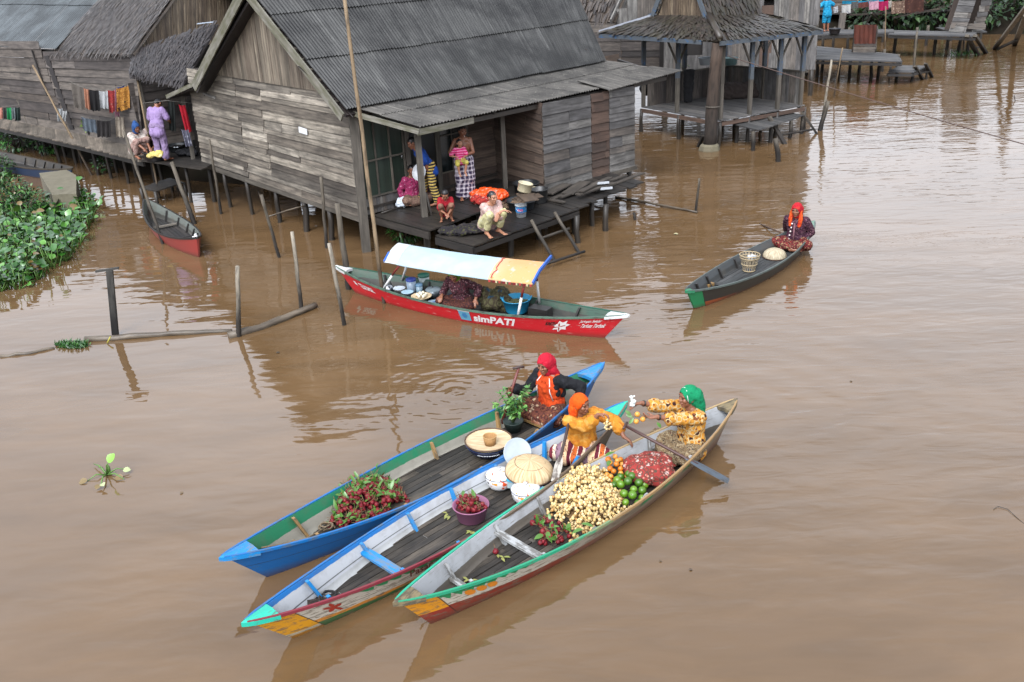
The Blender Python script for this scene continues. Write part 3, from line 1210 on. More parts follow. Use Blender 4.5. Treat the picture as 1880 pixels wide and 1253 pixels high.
def thatch(name, BL, BR, TL, TR, mat, parent, rows=14, per_m=16, blen=.5, bw=.06, lift=.05, ragged=.12, base=True):
    BL, BR, TL, TR = V(BL), V(BR), V(TL), V(TR)
    nrm = (BR - BL).cross(TL - BL).normalized()
    if nrm.z < 0: nrm = -nrm
    q = lambda u, v: lerp(lerp(BL, BR, u), lerp(TL, TR, u), v)
    mb = MB()
    if base:
        g = [[q(u / 8, v / 6) - nrm * .03 for u in range(9)] for v in range(7)]
        mb.grid(g, 0, False)
        g2 = [[p - nrm * .05 for p in r] for r in g]
        mb.grid(g2, 0, False, flip=True)
        for e in ([(g[0][i], g2[0][i]) for i in range(9)], [(g[-1][i], g2[-1][i]) for i in range(9)], [(r[0], s_[0]) for r, s_ in zip(g, g2)], [(r[-1], s_[-1]) for r, s_ in zip(g, g2)]):
            mb.grid([list(x) for x in e], 0, False)
    Wd, Ht = (BR - BL).length, (TL - BL).length
    for r in range(rows):
        n = int(Wd * per_m)
        for i in range(n):
            u = (i + rnd.uniform(-.6, .6)) / n
            v = (r + rnd.uniform(-.25, .25)) / rows
            d = (q(u, v) - q(u, min(1.2, v + .1))).normalized()
            side = d.cross(nrm).normalized()
            d = (d + side * rnd.gauss(0, .13)).normalized()
            top = q(u, v) - d * blen * .75 + nrm * rnd.uniform(.0, .015)
            bot = top + d * (blen * rnd.uniform(.75, 1.0 + ragged)) + nrm * rnd.uniform(.005, lift)
            if r == 0: bot = bot - V((0, 0, rnd.uniform(0, ragged)))
            w = bw * rnd.uniform(.4, 1.2)
            o = rnd.uniform(0, 20)
            mid = lerp(top, bot, .5) + nrm * .012
            w_ = side * w / 2
            mb.add([top - w_, top + w_, mid - w_, mid + w_, bot - w_ * .5, bot + w_ * .5], [(0, 1, 3, 2), (2, 3, 5, 4)],
                   [(o, 0), (o, w), (o + .2, 0), (o + .2, w), (o + .4, 0), (o + .4, w)])
    return mb.build(name, mat, parent)


def deckboards(p0, p1, p2, p3, mat, parent, wdt=.15, name='deck_planks', th=.03, gap=.012, ragged=.03, mb=None):
    """boards running p0->p1, laid side by side towards p3/p2"""
    own = mb is None
    mb = mb or MB()
    p0, p1, p2, p3 = V(p0), V(p1), V(p2), V(p3)
    k = max(1, int((p3 - p0).length / wdt))
    for i in range(k):
        f = (i + .5) / k
        a, b = lerp(p0, p3, f), lerp(p1, p2, f)
        d = (b - a).normalized()
        wd = ((p3 - p0).length / k + (p2 - p1).length / k) / 2
        z = V((0, 0, rnd.uniform(-.006, .006)))
        mb.board(a - d * rnd.uniform(0, ragged) + z, b + d * rnd.uniform(0, ragged) + z, wd - gap, th, p3 - p0)
    if own: return mb.build(name, mat, parent)


def post(p0, p1, r, mat, parent=None, name='stilt', sq=False, **kw):
    mb = MB()
    if sq:
        mb.board(p0, p1, r * 2, r * 2, V((1, .3, 0)))
    else:
        n = 5
        pts = []
        for i in range(n + 1):
            p = lerp(p0, p1, i / n)
            if 0 < i < n: p = p + V((rnd.uniform(-1, 1), rnd.uniform(-1, 1), 0)) * r * .35
            pts.append(p)
        mb.tube(pts, [r * (1.08 - .2 * i / n) * rnd.uniform(.93, 1.07) for i in range(n + 1)], 8)
    return mb.build(name, mat, parent, **kw)


# ------------------------------------------------------------------ timber and roof materials
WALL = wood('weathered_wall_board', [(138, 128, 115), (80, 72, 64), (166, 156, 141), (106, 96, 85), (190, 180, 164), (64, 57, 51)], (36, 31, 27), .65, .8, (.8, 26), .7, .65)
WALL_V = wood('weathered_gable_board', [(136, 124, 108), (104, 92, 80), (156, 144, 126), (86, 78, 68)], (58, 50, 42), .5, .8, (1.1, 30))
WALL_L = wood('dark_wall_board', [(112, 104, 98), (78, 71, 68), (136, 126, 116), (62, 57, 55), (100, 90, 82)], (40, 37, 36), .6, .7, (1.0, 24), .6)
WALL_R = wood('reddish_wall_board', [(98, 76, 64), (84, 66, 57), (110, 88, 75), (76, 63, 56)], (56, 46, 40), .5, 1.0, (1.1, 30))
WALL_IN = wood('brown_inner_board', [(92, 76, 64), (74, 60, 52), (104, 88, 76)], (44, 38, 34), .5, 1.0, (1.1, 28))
WALL_G = wood('silver_wall_board', [(124, 121, 119), (90, 88, 88), (146, 142, 136), (106, 96, 88)], (52, 50, 48), .65, 1.2, (1.0, 26), .65)
BEAM = wood('grey_beam', [(112, 106, 96), (92, 86, 78), (128, 120, 108)], (50, 46, 40), .55, 1.2, (1.2, 30))
MOSSY = wood('mossy_bargeboard', [(124, 120, 110), (140, 136, 126)], (78, 78, 50), .75, 2.2, (1.4, 24), .45)
DECK = wood('wet_deck_plank', [(50, 45, 40), (37, 34, 31), (64, 57, 50), (43, 39, 35)], (24, 23, 22), .6, .9, (1.2, 40), .5, .55, spec=.45)
DECK2 = wood('walkway_plank', [(120, 110, 98), (94, 86, 76), (138, 126, 112)], (62, 56, 48), .5, 1.0, (1.2, 40))
STILT = wood('stilt_wood', [(66, 58, 50), (50, 44, 38), (84, 75, 64)], (34, 31, 28), .7, 1.4, (1.2, 12), .5)


def pole_mat(name, top, low, zmid, band=.25, rgh=.75):
    """bleached above, soaked dark by the tide below"""
    n = N(name)
    z = n.sep(n.n('ShaderNodeNewGeometry').outputs['Position'])[2]
    w_ = n.noise(n.coord('UV', (3, 14, 1)), 1.0, 4, .6)
    zz = n.math('ADD', z, n.math('MULTIPLY', n.math('SUBTRACT', w_, .5), .5))
    f = n.ramp(n.math('DIVIDE', n.math('SUBTRACT', zz, zmid - band), 2 * band), [(0, 0), (1, 1)])
    c = n.mix(1.0, n.mix(f, lin(low), lin(top)), n.ramp(w_, [(.36, .45), (.5, .95), (.7, 1.2)]), 'MULTIPLY')
    n.bump(w_, .3, .006)
    return n.done(c, rgh, 0, .3)


POLE_PALE = pole_mat('bleached_pole', (150, 141, 126), (46, 40, 34), .62, .35)
POLE_DARK = pole_mat('dark_pole', (96, 88, 76), (40, 35, 31), .55, .35)
BAMBOO = pole_mat('bamboo_pole', (136, 116, 90), (66, 54, 42), .8, .5)
BLACKPOST = pole_mat('black_square_post', (66, 64, 60), (24, 22, 20), .5)


def metal_roof(name, dark, light, spec=.5, rough=.42, isl=.25, streak=(0.8, 14), lichen=None):
    n = N(name)
    uv = n.coord('UV', (streak[0], streak[1], 1))
    s_ = n.noise(uv, 1.0, 5, .65)
    col = n.mix(n.ramp(s_, [(.32, 0), (.7, 1)]), lin(dark), lin(light))
    col = n.mix(1.0, col, n.ramp(n.island(), [(0, 1 - isl), (1, 1 + isl)]), 'MULTIPLY')
    o = n.noise(n.coord('Object'), 1.1, 5, .65)
    col = n.mix(n.ramp(o, [(.43, 0), (.62, .85)]), col, lin(tuple(x * .75 for x in dark)))
    f = n.noise(n.coord('Object'), 26.0, 3, .7)
    col = n.mix(n.ramp(f, [(.60, 0), (.68, .55)]), col, lin(lichen or light))
    return n.done(col, rough, 0, spec)


ZINC = metal_roof('dark_corrugated_roof', (26, 26, 26), (74, 74, 72), .28, .42, .5)
ASB = metal_roof('grey_corrugated_awning', (58, 56, 53), (106, 102, 96), .3, .7, .2, lichen=(126, 122, 114))
ZINC_L = metal_roof('blue_grey_sheet_roof', (62, 68, 71), (88, 94, 97), .35, .6, .15, lichen=(120, 126, 126))
THATCH = wood('nipa_thatch', [(80, 70, 63), (58, 50, 45), (100, 89, 79), (68, 60, 54), (46, 40, 37)], (40, 34, 32), .4, 1.2, (3, 30), .4, .85)
THATCH_D = wood('dark_thatch', [(60, 54, 53), (44, 40, 41), (76, 69, 66), (37, 34, 35)], (34, 30, 32), .4, 1.2, (3, 30), .4, .85)
REED = wood('reed_wall', [(128, 112, 92), (98, 84, 70), (150, 134, 112), (80, 68, 58)], (60, 50, 42), .4, 1.5, (2, 20), .4, .85)

# ------------------------------------------------------------------ the main house
HA, HB = P(672, 462), P(385, 370)
HU = (HB - HA); HLU = HU.length; HU = HU / HLU
HV = V((-HU.y, HU.x, 0)) * -1
def HW(a, b, z): return HA + HU * a + HV * b + V((0, 0, z))
fz = lambda a: .77 + (1.03 - .77) * a / HLU        # the floor has sunk towards the corner post
house = empty('plank_house', (HA.x - 1, HA.y + 4, 0), 'big weathered plank house on stilts with dark corrugated roof and open verandah', 'house')
RA, RZ, EZ = 2.68, 5.02, 2.93
gd = -(HV)
# end wall: sagging boards, an upper field of upright boards, a patch at the left
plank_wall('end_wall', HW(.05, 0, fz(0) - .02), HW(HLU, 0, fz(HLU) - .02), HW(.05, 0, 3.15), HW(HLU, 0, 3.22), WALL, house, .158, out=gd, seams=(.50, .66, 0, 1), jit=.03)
gt = lambda a: min(RZ - .12 - (RZ - EZ) / (RA + .3) * (RA - a), RZ - .12) if a < RA else RZ - .12 - (RZ - EZ) / (5.7 - RA) * (a - RA)
k_ = 5.45
plank_wall('gable_boarding', HW(.3, -.03, 3.13), HW(k_, -.03, 3.2), HW(.3, -.03, 3.4), HW(k_, -.03, 3.4), WALL_V, house, .085, True, out=gd,
           topf=lambda u: HW(.3 + (k_ - .3) * u, -.03, max(3.2, gt(.3 + (k_ - .3) * u))))
mb = MB()
mb.board(HW(5.32, -.035, 2.66), HW(5.9, -.035, 2.72), .05, .02, V((0, 0, 1)))
mb.build('wall_patch', WALL_G, house)
mb = MB()
mb.board(HW(1.55, -.06, 2.28), HW(1.85, -.06, 2.30), .12, .012, V((0, 0, 1)))
mb.build('number_plate', plain('white_plate', (222, 224, 226), .5), house)
# corner post, sill beams
post(HA - V((0, 0, 1)), HW(0, 0.05, 2.95), .085, BEAM, house, 'corner_post', True)
mb = MB()
mb.board(HW(.1, .05, fz(0) - .1), HW(HLU, .05, fz(HLU) - .1), .12, .14, V((0, 0, 1)))
mb.build('sill_beam', BEAM, house)
# stilts under the house, rows going back
for a, b in [(1.2, .05), (2.3, .05), (3.4, .05), (4.6, .05), (5.7, .05), (6.5, .05), (.6, 1.6), (2, 1.6), (3.4, 1.7), (5, 1.6), (6.3, 1.6), (1.2, 3.4), (3, 3.4), (5, 3.4), (.2, 3.0), (.15, 1.5), (6.4, 3.4), (.2, 5.4)]:
    p = HW(a + rnd.uniform(-.1, .1), b, 0)
    post(p - V((0, 0, 1)), V((p.x + rnd.uniform(-.05, .05), p.y, fz(a) - .05)), rnd.uniform(.05, .075), STILT, house)
# floor and far walls close the house
mb = MB()
mb.poly([HW(.08, .08, .86), HW(HLU, .08, .98), HW(HLU, 7, .98), HW(.08, 7, .86)], .05, V((0, 0, 1)))
mb.build('house_floor', DECK, house)
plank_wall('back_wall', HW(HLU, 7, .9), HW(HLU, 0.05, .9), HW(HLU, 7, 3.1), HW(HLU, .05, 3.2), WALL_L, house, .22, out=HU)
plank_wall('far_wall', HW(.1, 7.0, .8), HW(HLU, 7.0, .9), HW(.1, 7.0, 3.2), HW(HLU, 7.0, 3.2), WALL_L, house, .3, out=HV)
# verandah wall: green panelled shutter, dark doorway, window, brown boards
FA = .12
def vw(b0, b1, z0, z1, mat, name, vertical=False, course=.14, holes=()):
    return plank_wall(name, HW(FA, b0, z0), HW(FA, b1, z0), HW(FA, b0, z1), HW(FA, b1, z1), mat, house, course, vertical, out=-HU, holes=holes)
vw(.12, 1.32, .70, 1.02, WALL_G, 'shutter_skirting', True, .08)
GPAN = wood('green_stained_panel', [(62, 76, 64), (54, 66, 58), (70, 84, 70)], (40, 46, 40), .6, 1.2, (1.2, 8), .35)
mb = MB()
mb.poly([HW(FA, .16, 1.03), HW(FA, 1.28, 1.03), HW(FA, 1.28, 2.75), HW(FA, .16, 2.75)], .02, -HU)
sh = mb.build('shutter', GPAN, house)
mb = MB()
for b in (.16, .55, .92, 1.27): mb.board(HW(FA - .025, b, 1.03), HW(FA - .025, b, 2.75), .04, .02, HV)
for z in (1.05, 1.78, 2.72): mb.board(HW(FA - .03, .16, z), HW(FA - .03, 1.27, z), .035, .02, V((0, 0, 1)))
mb.build('shutter_frame', BEAM, sh)
mb = MB(); mb.sphere(HW(FA - .06, 1.18, 1.72), (.02, .02, .04), 8, 6); mb.build('latch', plain('steel_latch', (170, 170, 168), .3, metal=1), sh)
for b in (1.37, 2.18, 2.98): post(HW(FA - .02, b, .7), HW(FA - .02, b, 2.9), .05, BEAM, house, 'door_post', True)
WGL = plain('dark_green_window_glass', (14, 26, 28), .12, .2, spec=.5)
mb = MB()
mb.poly([HW(FA, 2.23, 1.15), HW(FA, 2.93, 1.15), HW(FA, 2.93, 2.8), HW(FA, 2.23, 2.8)], .02, -HU)
wn = mb.build('window', WGL, house)
mb = MB()
for b in (2.24, 2.58, 2.92): mb.board(HW(FA - .02, b, 1.15), HW(FA - .02, b, 2.8), .03, .02, HV)
for z in (1.16, 1.95, 2.78): mb.board(HW(FA - .025, 2.23, z), HW(FA - .025, 2.93, z), .03, .02, V((0, 0, 1)))
mb.build('window_frame', BEAM, wn)
vw(2.23, 2.93, .70, 1.14, WALL_IN, 'window_skirting', True, .1)
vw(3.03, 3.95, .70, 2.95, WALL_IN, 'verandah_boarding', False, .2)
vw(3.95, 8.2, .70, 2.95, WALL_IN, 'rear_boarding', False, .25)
# the closet at the far end of the verandah
CZ0, CZ1, CB0, CB1, CAo = .64, 2.50, 3.87, 6.95, -1.38
plank_wall('closet_side', HW(FA, CB0, .72), HW(CAo, CB0, CZ0), HW(FA, CB0, 2.75), HW(CAo, CB0, CZ1 + .02), WALL_IN, house, .21, out=-HV)
cf = lambda f: CB0 + (CB1 - CB0) * f
def closet(f0, f1, mat, crs, nm, seams=()):
    return plank_wall(nm, HW(CAo, cf(f0), CZ0), HW(CAo, cf(f1), CZ0 - .02 * f1), HW(CAo, cf(f0), CZ1), HW(CAo, cf(f1), CZ1 - .03), mat, house, crs, out=-HU, seams=seams)
closet(0, .50, WALL_G, .2, 'closet_front', (.53,))
closet(.505, .70, WALL_R, .19, 'closet_door')
closet(.705, 1, WALL_G, .17, 'closet_front')
plank_wall('closet_side', HW(CAo, CB1, CZ0), HW(FA, CB1, CZ0), HW(CAo, CB1, CZ1), HW(FA, CB1, 2.75), WALL_L, house, .21, out=HV)
mb = MB()
mb.board(HW(CAo - .02, CB0, CZ0 - .05), HW(CAo - .02, CB1 + .05, CZ0 - .07), .1, .06, V((0, 0, 1)))
mb.build('closet_sill', BEAM, house)
# dark boards added under the floor to shut out bright sky behind
plank_wall('added_shade_boards', HW(.1, 7.05, -.2), HW(HLU, 7.05, -.2), HW(.1, 7.05, .95), HW(HLU, 7.05, .95), W_DARK, house, .2, out=HV)
plank_wall('added_shade_boards', HW(HLU, 7, -.2), HW(HLU, 3.0, -.2), HW(HLU, 7, .95), HW(HLU, 3.0, .95), W_DARK, house, .2, out=HU)
# roof --------------------------------------------------------------------------
ER, EL_, B0, B1r, B1e = -.25, 5.72, -.40, 9.0, 7.25
rp = lambda b: HW(RA, b, RZ)
rows = ((0, .42), (.40, .80), (.78, 1.0))
corrugated('roof', HW(ER, B0 + .12, EZ), HW(ER, B1e, EZ), rp(B0 + .12), rp(B1r), ZINC, house, rows, sag=.05)
corrugated('roof', HW(EL_, B1e, EZ), HW(EL_, B0 + .1, EZ), rp(B1r), rp(B0 + .1), ZINC, house, ((0, 1),), .12, .011, 8)
thatch('thatch_underlay', HW(EL_ - .02, B1e, EZ - .09), HW(EL_ - .02, B0 + .1, EZ - .09), rp(B1r) - V((0, 0, .1)), rp(B0 + .1) - V((0, 0, .1)), THATCH_D, house, 4, 3)
thatch('thatch_underlay', HW(ER + .02, B0 + .15, EZ - .09), HW(ER + .02, B1e, EZ - .09), rp(B0 + .15) - V((0, 0, .1)), rp(B1r) - V((0, 0, .1)), THATCH_D, house, 4, 3)
def barge(p0, p1, w, mat, nm='bargeboard', t=.035):
    mb = MB(); mb.board(p0, p1, w, t, V((0, 0, 1))); return mb.build(nm, mat, house)
barge(HW(-.30, B0, EZ - .12), rp(B0) + V((0, 0, .02)) + HU * -.02, .19, MOSSY)
barge(HW(5.55, B0, EZ - .0), rp(B0) + V((0, 0, .0)) + HU * .04, .22, MOSSY)
barge(HW(7.15, B0 + .04, 2.58), HW(5.5, B0 + .04, 3.02), .09, MOSSY)
# battens peeping out beside the right barge board
mb = MB()
for i in range(11):
    f = .08 + .085 * i
    p = lerp(HW(-.22, B0 + .02, EZ - .03), rp(B0 + .02), f)
    mb.board(p, p + HV * .22, .035, .025, V((0, 0, 1)))
mb.build('roof_battens', BEAM, house)
thatch('skirt_roof', HW(7.2, 5.5, 2.58), HW(7.2, B0 + .1, 2.60), HW(5.45, 5.5, 3.02), HW(5.45, B0 + .1, 3.04), THATCH_D, house, 5, 14)
# verandah awning ----------------------------------------------------------------
AZ0, AZ1 = 2.56, 2.90
corrugated('awning', HW(-1.33, .58, AZ0), HW(-1.33, 8.75, AZ0), HW(-.12, -.02, AZ1), HW(-.12, 7.35, AZ1), ASB, house, ((0, .64), (.60, 1.0)), sag=.04, per=11)
corrugated('awning', HW(-1.52, 5.85, AZ0 - .04), HW(-1.38, 8.78, AZ0 + .02), HW(-.9, 5.5, AZ0 + .17), HW(-.9, 8.15, AZ0 + .17), ASB, house, ((0, 1.0),), per=11)
mb = MB()
mb.board(HW(-.1, -.06, AZ1 - .08), HW(-1.36, .56, AZ0 - .07), .1, .03, V((0, 0, 1)))
mb.build('awning_fascia', MOSSY, house)
mb = MB()
mb.board(HW(-1.31, .56, AZ0 - .09), HW(-1.30, 2.0, AZ0 - .09), .12, .03, V((0, 0, 1)))
mb.build('awning_fascia', MOSSY, house)
mb = MB()
mb.board(HW(-1.24, .6, AZ0 - .1), HW(-1.24, 8.3, AZ0 - .1), .09, .06, V((0, 0, 1)))
for i in range(9):
    b = .7 + i * .95
    mb.board(HW(-1.3, b, AZ0 - .04), HW(.0, b - .3, AZ1 - .05), .05, .05, HV)
mb.build('awning_rafters', DECK, house)
fp = P(786, 462)
post(fp - V((0, 0, 1)), V((fp.x - .02, fp.y, Hat(fp, 232))), .055, BEAM, house, 'awning_post', True)
sp_ = P(928, 348, .72)
post(sp_, V((sp_.x, sp_.y, Hat(sp_, 185))), .045, BEAM, house, 'awning_post', True)
# brace leaning on the front post
mb = MB(); mb.tube([P(806, 455, 0), V((fp.x + .05, fp.y + .02, 1.2))], .03, 7); mb.build('post_brace', STILT, house)

# verandah deck: upper and lower levels -------------------------------------------------
deck = empty('verandah_deck', P(860, 440), 'dark wet plank deck in two levels before the verandah, standing on stilts', 'deck')
ZU, ZL = .72, .60
u0, u1, u2, u3 = P(687, 396, ZU), P(788, 424, ZU), P(1000, 352, ZU), HW(.15, 4.0, ZU)
u3b = HW(.15, .1, ZU)
deckboards(u0, u1, HW(-1.42, 3.9, ZU), HW(.1, 3.9, ZU), DECK, deck, .16)
l0, l1, l2, l3 = P(800, 434, ZL), P(869, 452, ZL), P(1062, 384, ZL), P(985, 366, ZL)
deckboards(l0, l1, l2, l3, DECK, deck, .17)
deckboards(P(985, 366, ZL + .02), P(1048, 384, ZL + .02), P(1178, 334, ZL + .02), P(1120, 318, ZL + .02), DECK, deck, .15, ragged=.15)
mb = MB()
mb.board(l0 - V((0, 0, .09)), l1 - V((0, 0, .09)), .14, .05, V((0, 0, 1)))
mb.board(l1 - V((0, 0, .09)), l2 - V((0, 0, .09)), .1, .05, V((0, 0, 1)))
mb.board(u0 - V((0, 0, .1)), u1 - V((0, 0, .1)), .14, .05, V((0, 0, 1)))
mb.build('edge_beam', W_DARK, deck)
for px, py, zt in [(870, 500, ZL), (938, 470, ZL), (1060, 446, ZL), (1088, 415, ZL), (1113, 424, ZL), (1155, 345, ZL), (1055, 430, ZL), (990, 440, ZL), (985, 395, ZL), (1050, 400, ZL), (1112, 380, ZL), (740, 430, ZU), (820, 430, ZU), (1000, 420, ZL), (935, 420, ZL), (880, 430, ZU), (950, 385, ZU)]:
    p = P(px, py)
    post(p - V((0, 0, 1)), V((p.x, p.y, zt - .03)), rnd.uniform(.05, .07), STILT, deck)

# the little ladder down to the water
lad = empty('wooden_ladder', P(1020, 485), 'short bush-pole ladder of two rails and rungs leaning from the deck into the water', 'ladder')
for a, b in ((P(975, 405, ZL + .12), P(1028, 497, -.15)), (P(1018, 390, ZL + .12), P(1072, 478, -.15))):
    mb = MB(); mb.tube([lerp(a, b, i / 4) + V((rnd.uniform(-.01, .01),) * 3) for i in range(5)], .035, 7); mb.build('rail', POLE_DARK, lad)
for a, b in ((P(996, 437, .38), P(1045, 420, .38)), (P(1008, 483, .1), P(1073, 462, .1))):
    mb = MB(); mb.tube([lerp(a, b, -.1), b], .028, 7); mb.build('rung', POLE_DARK, lad)

# ------------------------------------------------------------------ houses on the left
def stilts(root, pts, ztop, r=.055, mat=STILT):
    for px, py in pts:
        p = P(px, py)
        post(p - V((0, 0, 1)), V((p.x, p.y, ztop)), r * rnd.uniform(.85, 1.15), mat, root)


wl0, wl1, wl2 = P(-60, 208, 1), P(143, 245, 1), P(262, 273, 1)
th = empty('thatched_house', wl1 + V((1, 2, -1)), 'grey plank house under a shaggy brown thatch roof with a lower thatched lean-to', 'house')
TZ = 3.08
b0, b1_ = lerp(wl0, wl1, .93), wl2 + (wl2 - wl1) * .02
dv = (b1_ - b0); dv.z = 0; dv.normalize()
bk = V((-dv.y, dv.x, 0))
if bk.y < 0: bk = -bk
plank_wall('front_wall', b0, b1_, b0 + V((-.25, 0, at_depth(98, 97, b0.y).z - .98)), b1_ + V((.25, 0, at_depth(243, 98, b1_.y).z - .98)), WALL_L, th, .2, out=-bk, seams=(), jit=.025)
mb = MB()
mb.board(b0 + bk * -.03 + dv * .35 + V((0, 0, .1)), b0 + bk * -.03 + dv * .2 + V((-.2, 0, 2.2)), .3, .03, dv)
mb.build('dark_door', plain('dark_door_wood', (46, 42, 42), .7), th)
eL, eR = at_depth(98, 97, b0.y - .35), at_depth(243, 98, b1_.y - .3)
rise = bk * 2.6 + V((0, 0, 1.9))
tL, tR = at_depth(240, -62, eL.y + 2.3), at_depth(360, -62, eR.y + 3.0)
thatch('thatch_roof', eL - dv * .15, eR, tL, tR, THATCH, th, 22, 26, .42, .045, .03)
thatch('thatch_roof', eR + bk * 5.2, eL + bk * 5.2, tR, tL, THATCH, th, 3, 4, .5, .07)
# reed-clad gable end, facing the big house
g0 = eR + V((0, .3, -.45))
gR = at_depth(500, 70, tR.y + 2.2)
apex = tR + V((0, .1, -.03))
plank_wall('reed_gable', g0, gR, g0 + V((0, 0, .4)), gR + V((0, 0, .4)), REED, th, .05, True, out=dv,
           topf=lambda u: lerp(eR + V((0, .25, -.04)), apex, u / .4) if u < .4 else lerp(apex, gR + V((0, 0, .6)), (u - .4) / .6))
plank_wall('gable_wall', b1_, b1_ + bk * 4.6, b1_ + V((-.1, 0, 1.7)), b1_ + bk * 4.6 + V((0, 0, 1.7)), WALL_L, th, .22, out=dv)
# dim back wall of the washing corner
plank_wall('corner_wall', b1_ + bk * 1.5, HW(HLU + .1, 1.6, 1.0), b1_ + bk * 1.5 + V((0, 0, 2.6)), HW(HLU + .1, 1.6, 3.5), W_DARK, th, .2, out=(0, -1, 0))
# lean-to thatch
q0, q1 = at_depth(238, 139, b1_.y - 1.15), at_depth(334, 160, b1_.y - 1.9)
q3 = at_depth(246, 98, b1_.y - .1); q2 = at_depth(400, 42, b1_.y + .3)
thatch('lean_to_roof', q0, q1, q3, q2, THATCH_D, th, 16, 30, .36, .04, .025, .08)
mb = MB()
mb.board(q0 + V((.1, .15, -.06)), q1 + V((-.05, .15, -.06)), .07, .05, V((0, 0, 1)))
mb.build('lean_to_beam', BEAM, th)
for pp in (q0 + V((.12, .2, 0)), q1 + V((-.1, .2, 0))):
    post(V((pp.x, pp.y, .95)), V((pp.x, pp.y, pp.z - .05)), .05, BEAM, th, 'lean_to_post', True)
mb = MB()
rag = at_depth(362, 44, q2.y - .25)
mb.board(rag, rag + V((.4, .05, .02)), .08, .02)
mb.build('metal_strip', plain('pale_metal_strip', (170, 182, 196), .4), th)
stilts(th, [(150, 300), (178, 300), (215, 318), (250, 325), (285, 335)], .97)

plank_wall('added_shade_boards', wl1 + bk * .9 - dv * 1.2, wl2 + bk * .9, wl1 + bk * .9 - dv * 1.2 + V((0, 0, -1.1)), wl2 + bk * .9 + V((0, 0, -1.1)), W_DARK, th, .25, out=-bk)  # added dark boards stand in for the shade under the house
plank_wall('added_shade_boards', b1_ + bk * 1.5, HW(HLU + .1, 1.6, 1.0), b1_ + bk * 1.5 + V((0, 0, -1.1)), HW(HLU + .1, 1.6, -.1), W_DARK, th, .25, out=(0, -1, 0))  # added dark boards, darkening the space below the washing corner
zh = empty('sheet_roofed_house', wl0 + V((0, 3, -1)), 'long dark plank house with a blue-grey sheet roof at the far left', 'house')
c0 = wl0 - dv * 1.5
plank_wall('front_wall', c0, b0 - dv * .03, c0 + V((-.3, 0, 2.3)), b0 + V((-.28, 0, 2.62)) - dv * .03, WALL_L, zh, .2, out=-bk, seams=(), jit=.03)
s0, s1 = at_depth(-140, 82, c0.y - .6), at_depth(104, 90, b0.y - .45)
S0, S1 = at_depth(0, -62, c0.y + 2.6), at_depth(240, -62, b0.y + 2.6)
corrugated('sheet_roof', s0, s1, S0, S1, ZINC_L, zh, ((0, .52), (.5, 1.0)), .12, .008, 6)
mb = MB()
mb.board(s0 + V((0, .1, -.08)), s1 + V((0, .1, -.08)), .1, .03, V((0, 0, 1)))
mb.build('eave_board', W_DARK, zh)
plank_wall('added_shade_boards', wl0 + bk * .9 - dv * 2, wl1 + bk * .9 - dv * 1.2, wl0 + bk * .9 - dv * 2 + V((0, 0, -1.1)), wl1 + bk * .9 - dv * 1.2 + V((0, 0, -1.1)), W_DARK, zh, .25, out=-bk)  # more added dark boards for the shade beneath the walkway
# open shutter and window gap, its darkness painted on a panel
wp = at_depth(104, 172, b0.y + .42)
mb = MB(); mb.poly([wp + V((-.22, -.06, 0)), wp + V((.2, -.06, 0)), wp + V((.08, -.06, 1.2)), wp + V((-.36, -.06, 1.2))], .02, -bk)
wd_ = mb.build('window', plain('painted_dark_gap', (16, 18, 22), .4), zh)
for dx in (-.24, .02, .24):
    mb = MB(); mb.board(wp + V((dx, -.12, -.05)), wp + V((dx - .14, -.12, 1.28)), .06, .03, dv); mb.build('window_bar', W_DARK, wd_)
mb = MB(); pb = P(45, 108, 3.0); mb.board(pb, P(83, 109, 3.0), .1, .02, V((0, 0, 1))); mb.build('pale_board', WALL_G, zh)
stilts(zh, [(20, 262), (48, 268), (85, 280), (120, 288)], .97)

# walkway ----------------------------------------------------------------------------------
wk = empty('plank_walkway', P(150, 280), 'long narrow plank walkway on stilts running past the left houses', 'walkway')
f0, f1, f2 = P(-70, 218, 1), P(150, 268, 1), P(262, 296, 1)
for a, b, c, d in ((f0, f1, wl1, wl0), (f1, f2, wl2, wl1)):
    L = (b - a).length
    mb = MB()
    k = int(L / .17)
    for i in range(k):
        p, q = lerp(a, b, (i + .5) / k), lerp(d, c, (i + .5) / k)
        o = (p - q).normalized()
        mb.board(q, p + o * rnd.uniform(0, .07) + V((0, 0, rnd.uniform(-.008, .008))), L / k - .012, .03, b - a)
    mb.build('deck_planks', DECK2, wk)
    mb = MB(); mb.board(a + V((0, .06, -.09)), b + V((0, .06, -.09)), .12, .06, V((0, 0, 1))); mb.build('edge_beam', W_DARK, wk)
deckboards(f2, P(372, 312, 1), HW(HLU + .1, .6, 1.0), wl2 + V((0, .1, 0)), DECK, wk, .16)
stilts(wk, [(20, 254), (62, 276), (97, 270), (110, 300), (140, 300), (180, 322), (205, 328), (236, 337), (262, 350), (300, 345), (330, 350), (352, 372), (285, 325)], .95)
# lower landing stage
lp = [P(258, 346, .35), P(285, 352, .35), P(338, 336, .35), P(312, 328, .35)]
ls = empty('landing_stage', P(295, 350), 'small low plank landing under the walkway beside the red canoe', 'landing')
deckboards(*lp, DECK, ls, .13)
for p in lp: post(V((p.x, p.y, -1)), p, .05, STILT, ls)
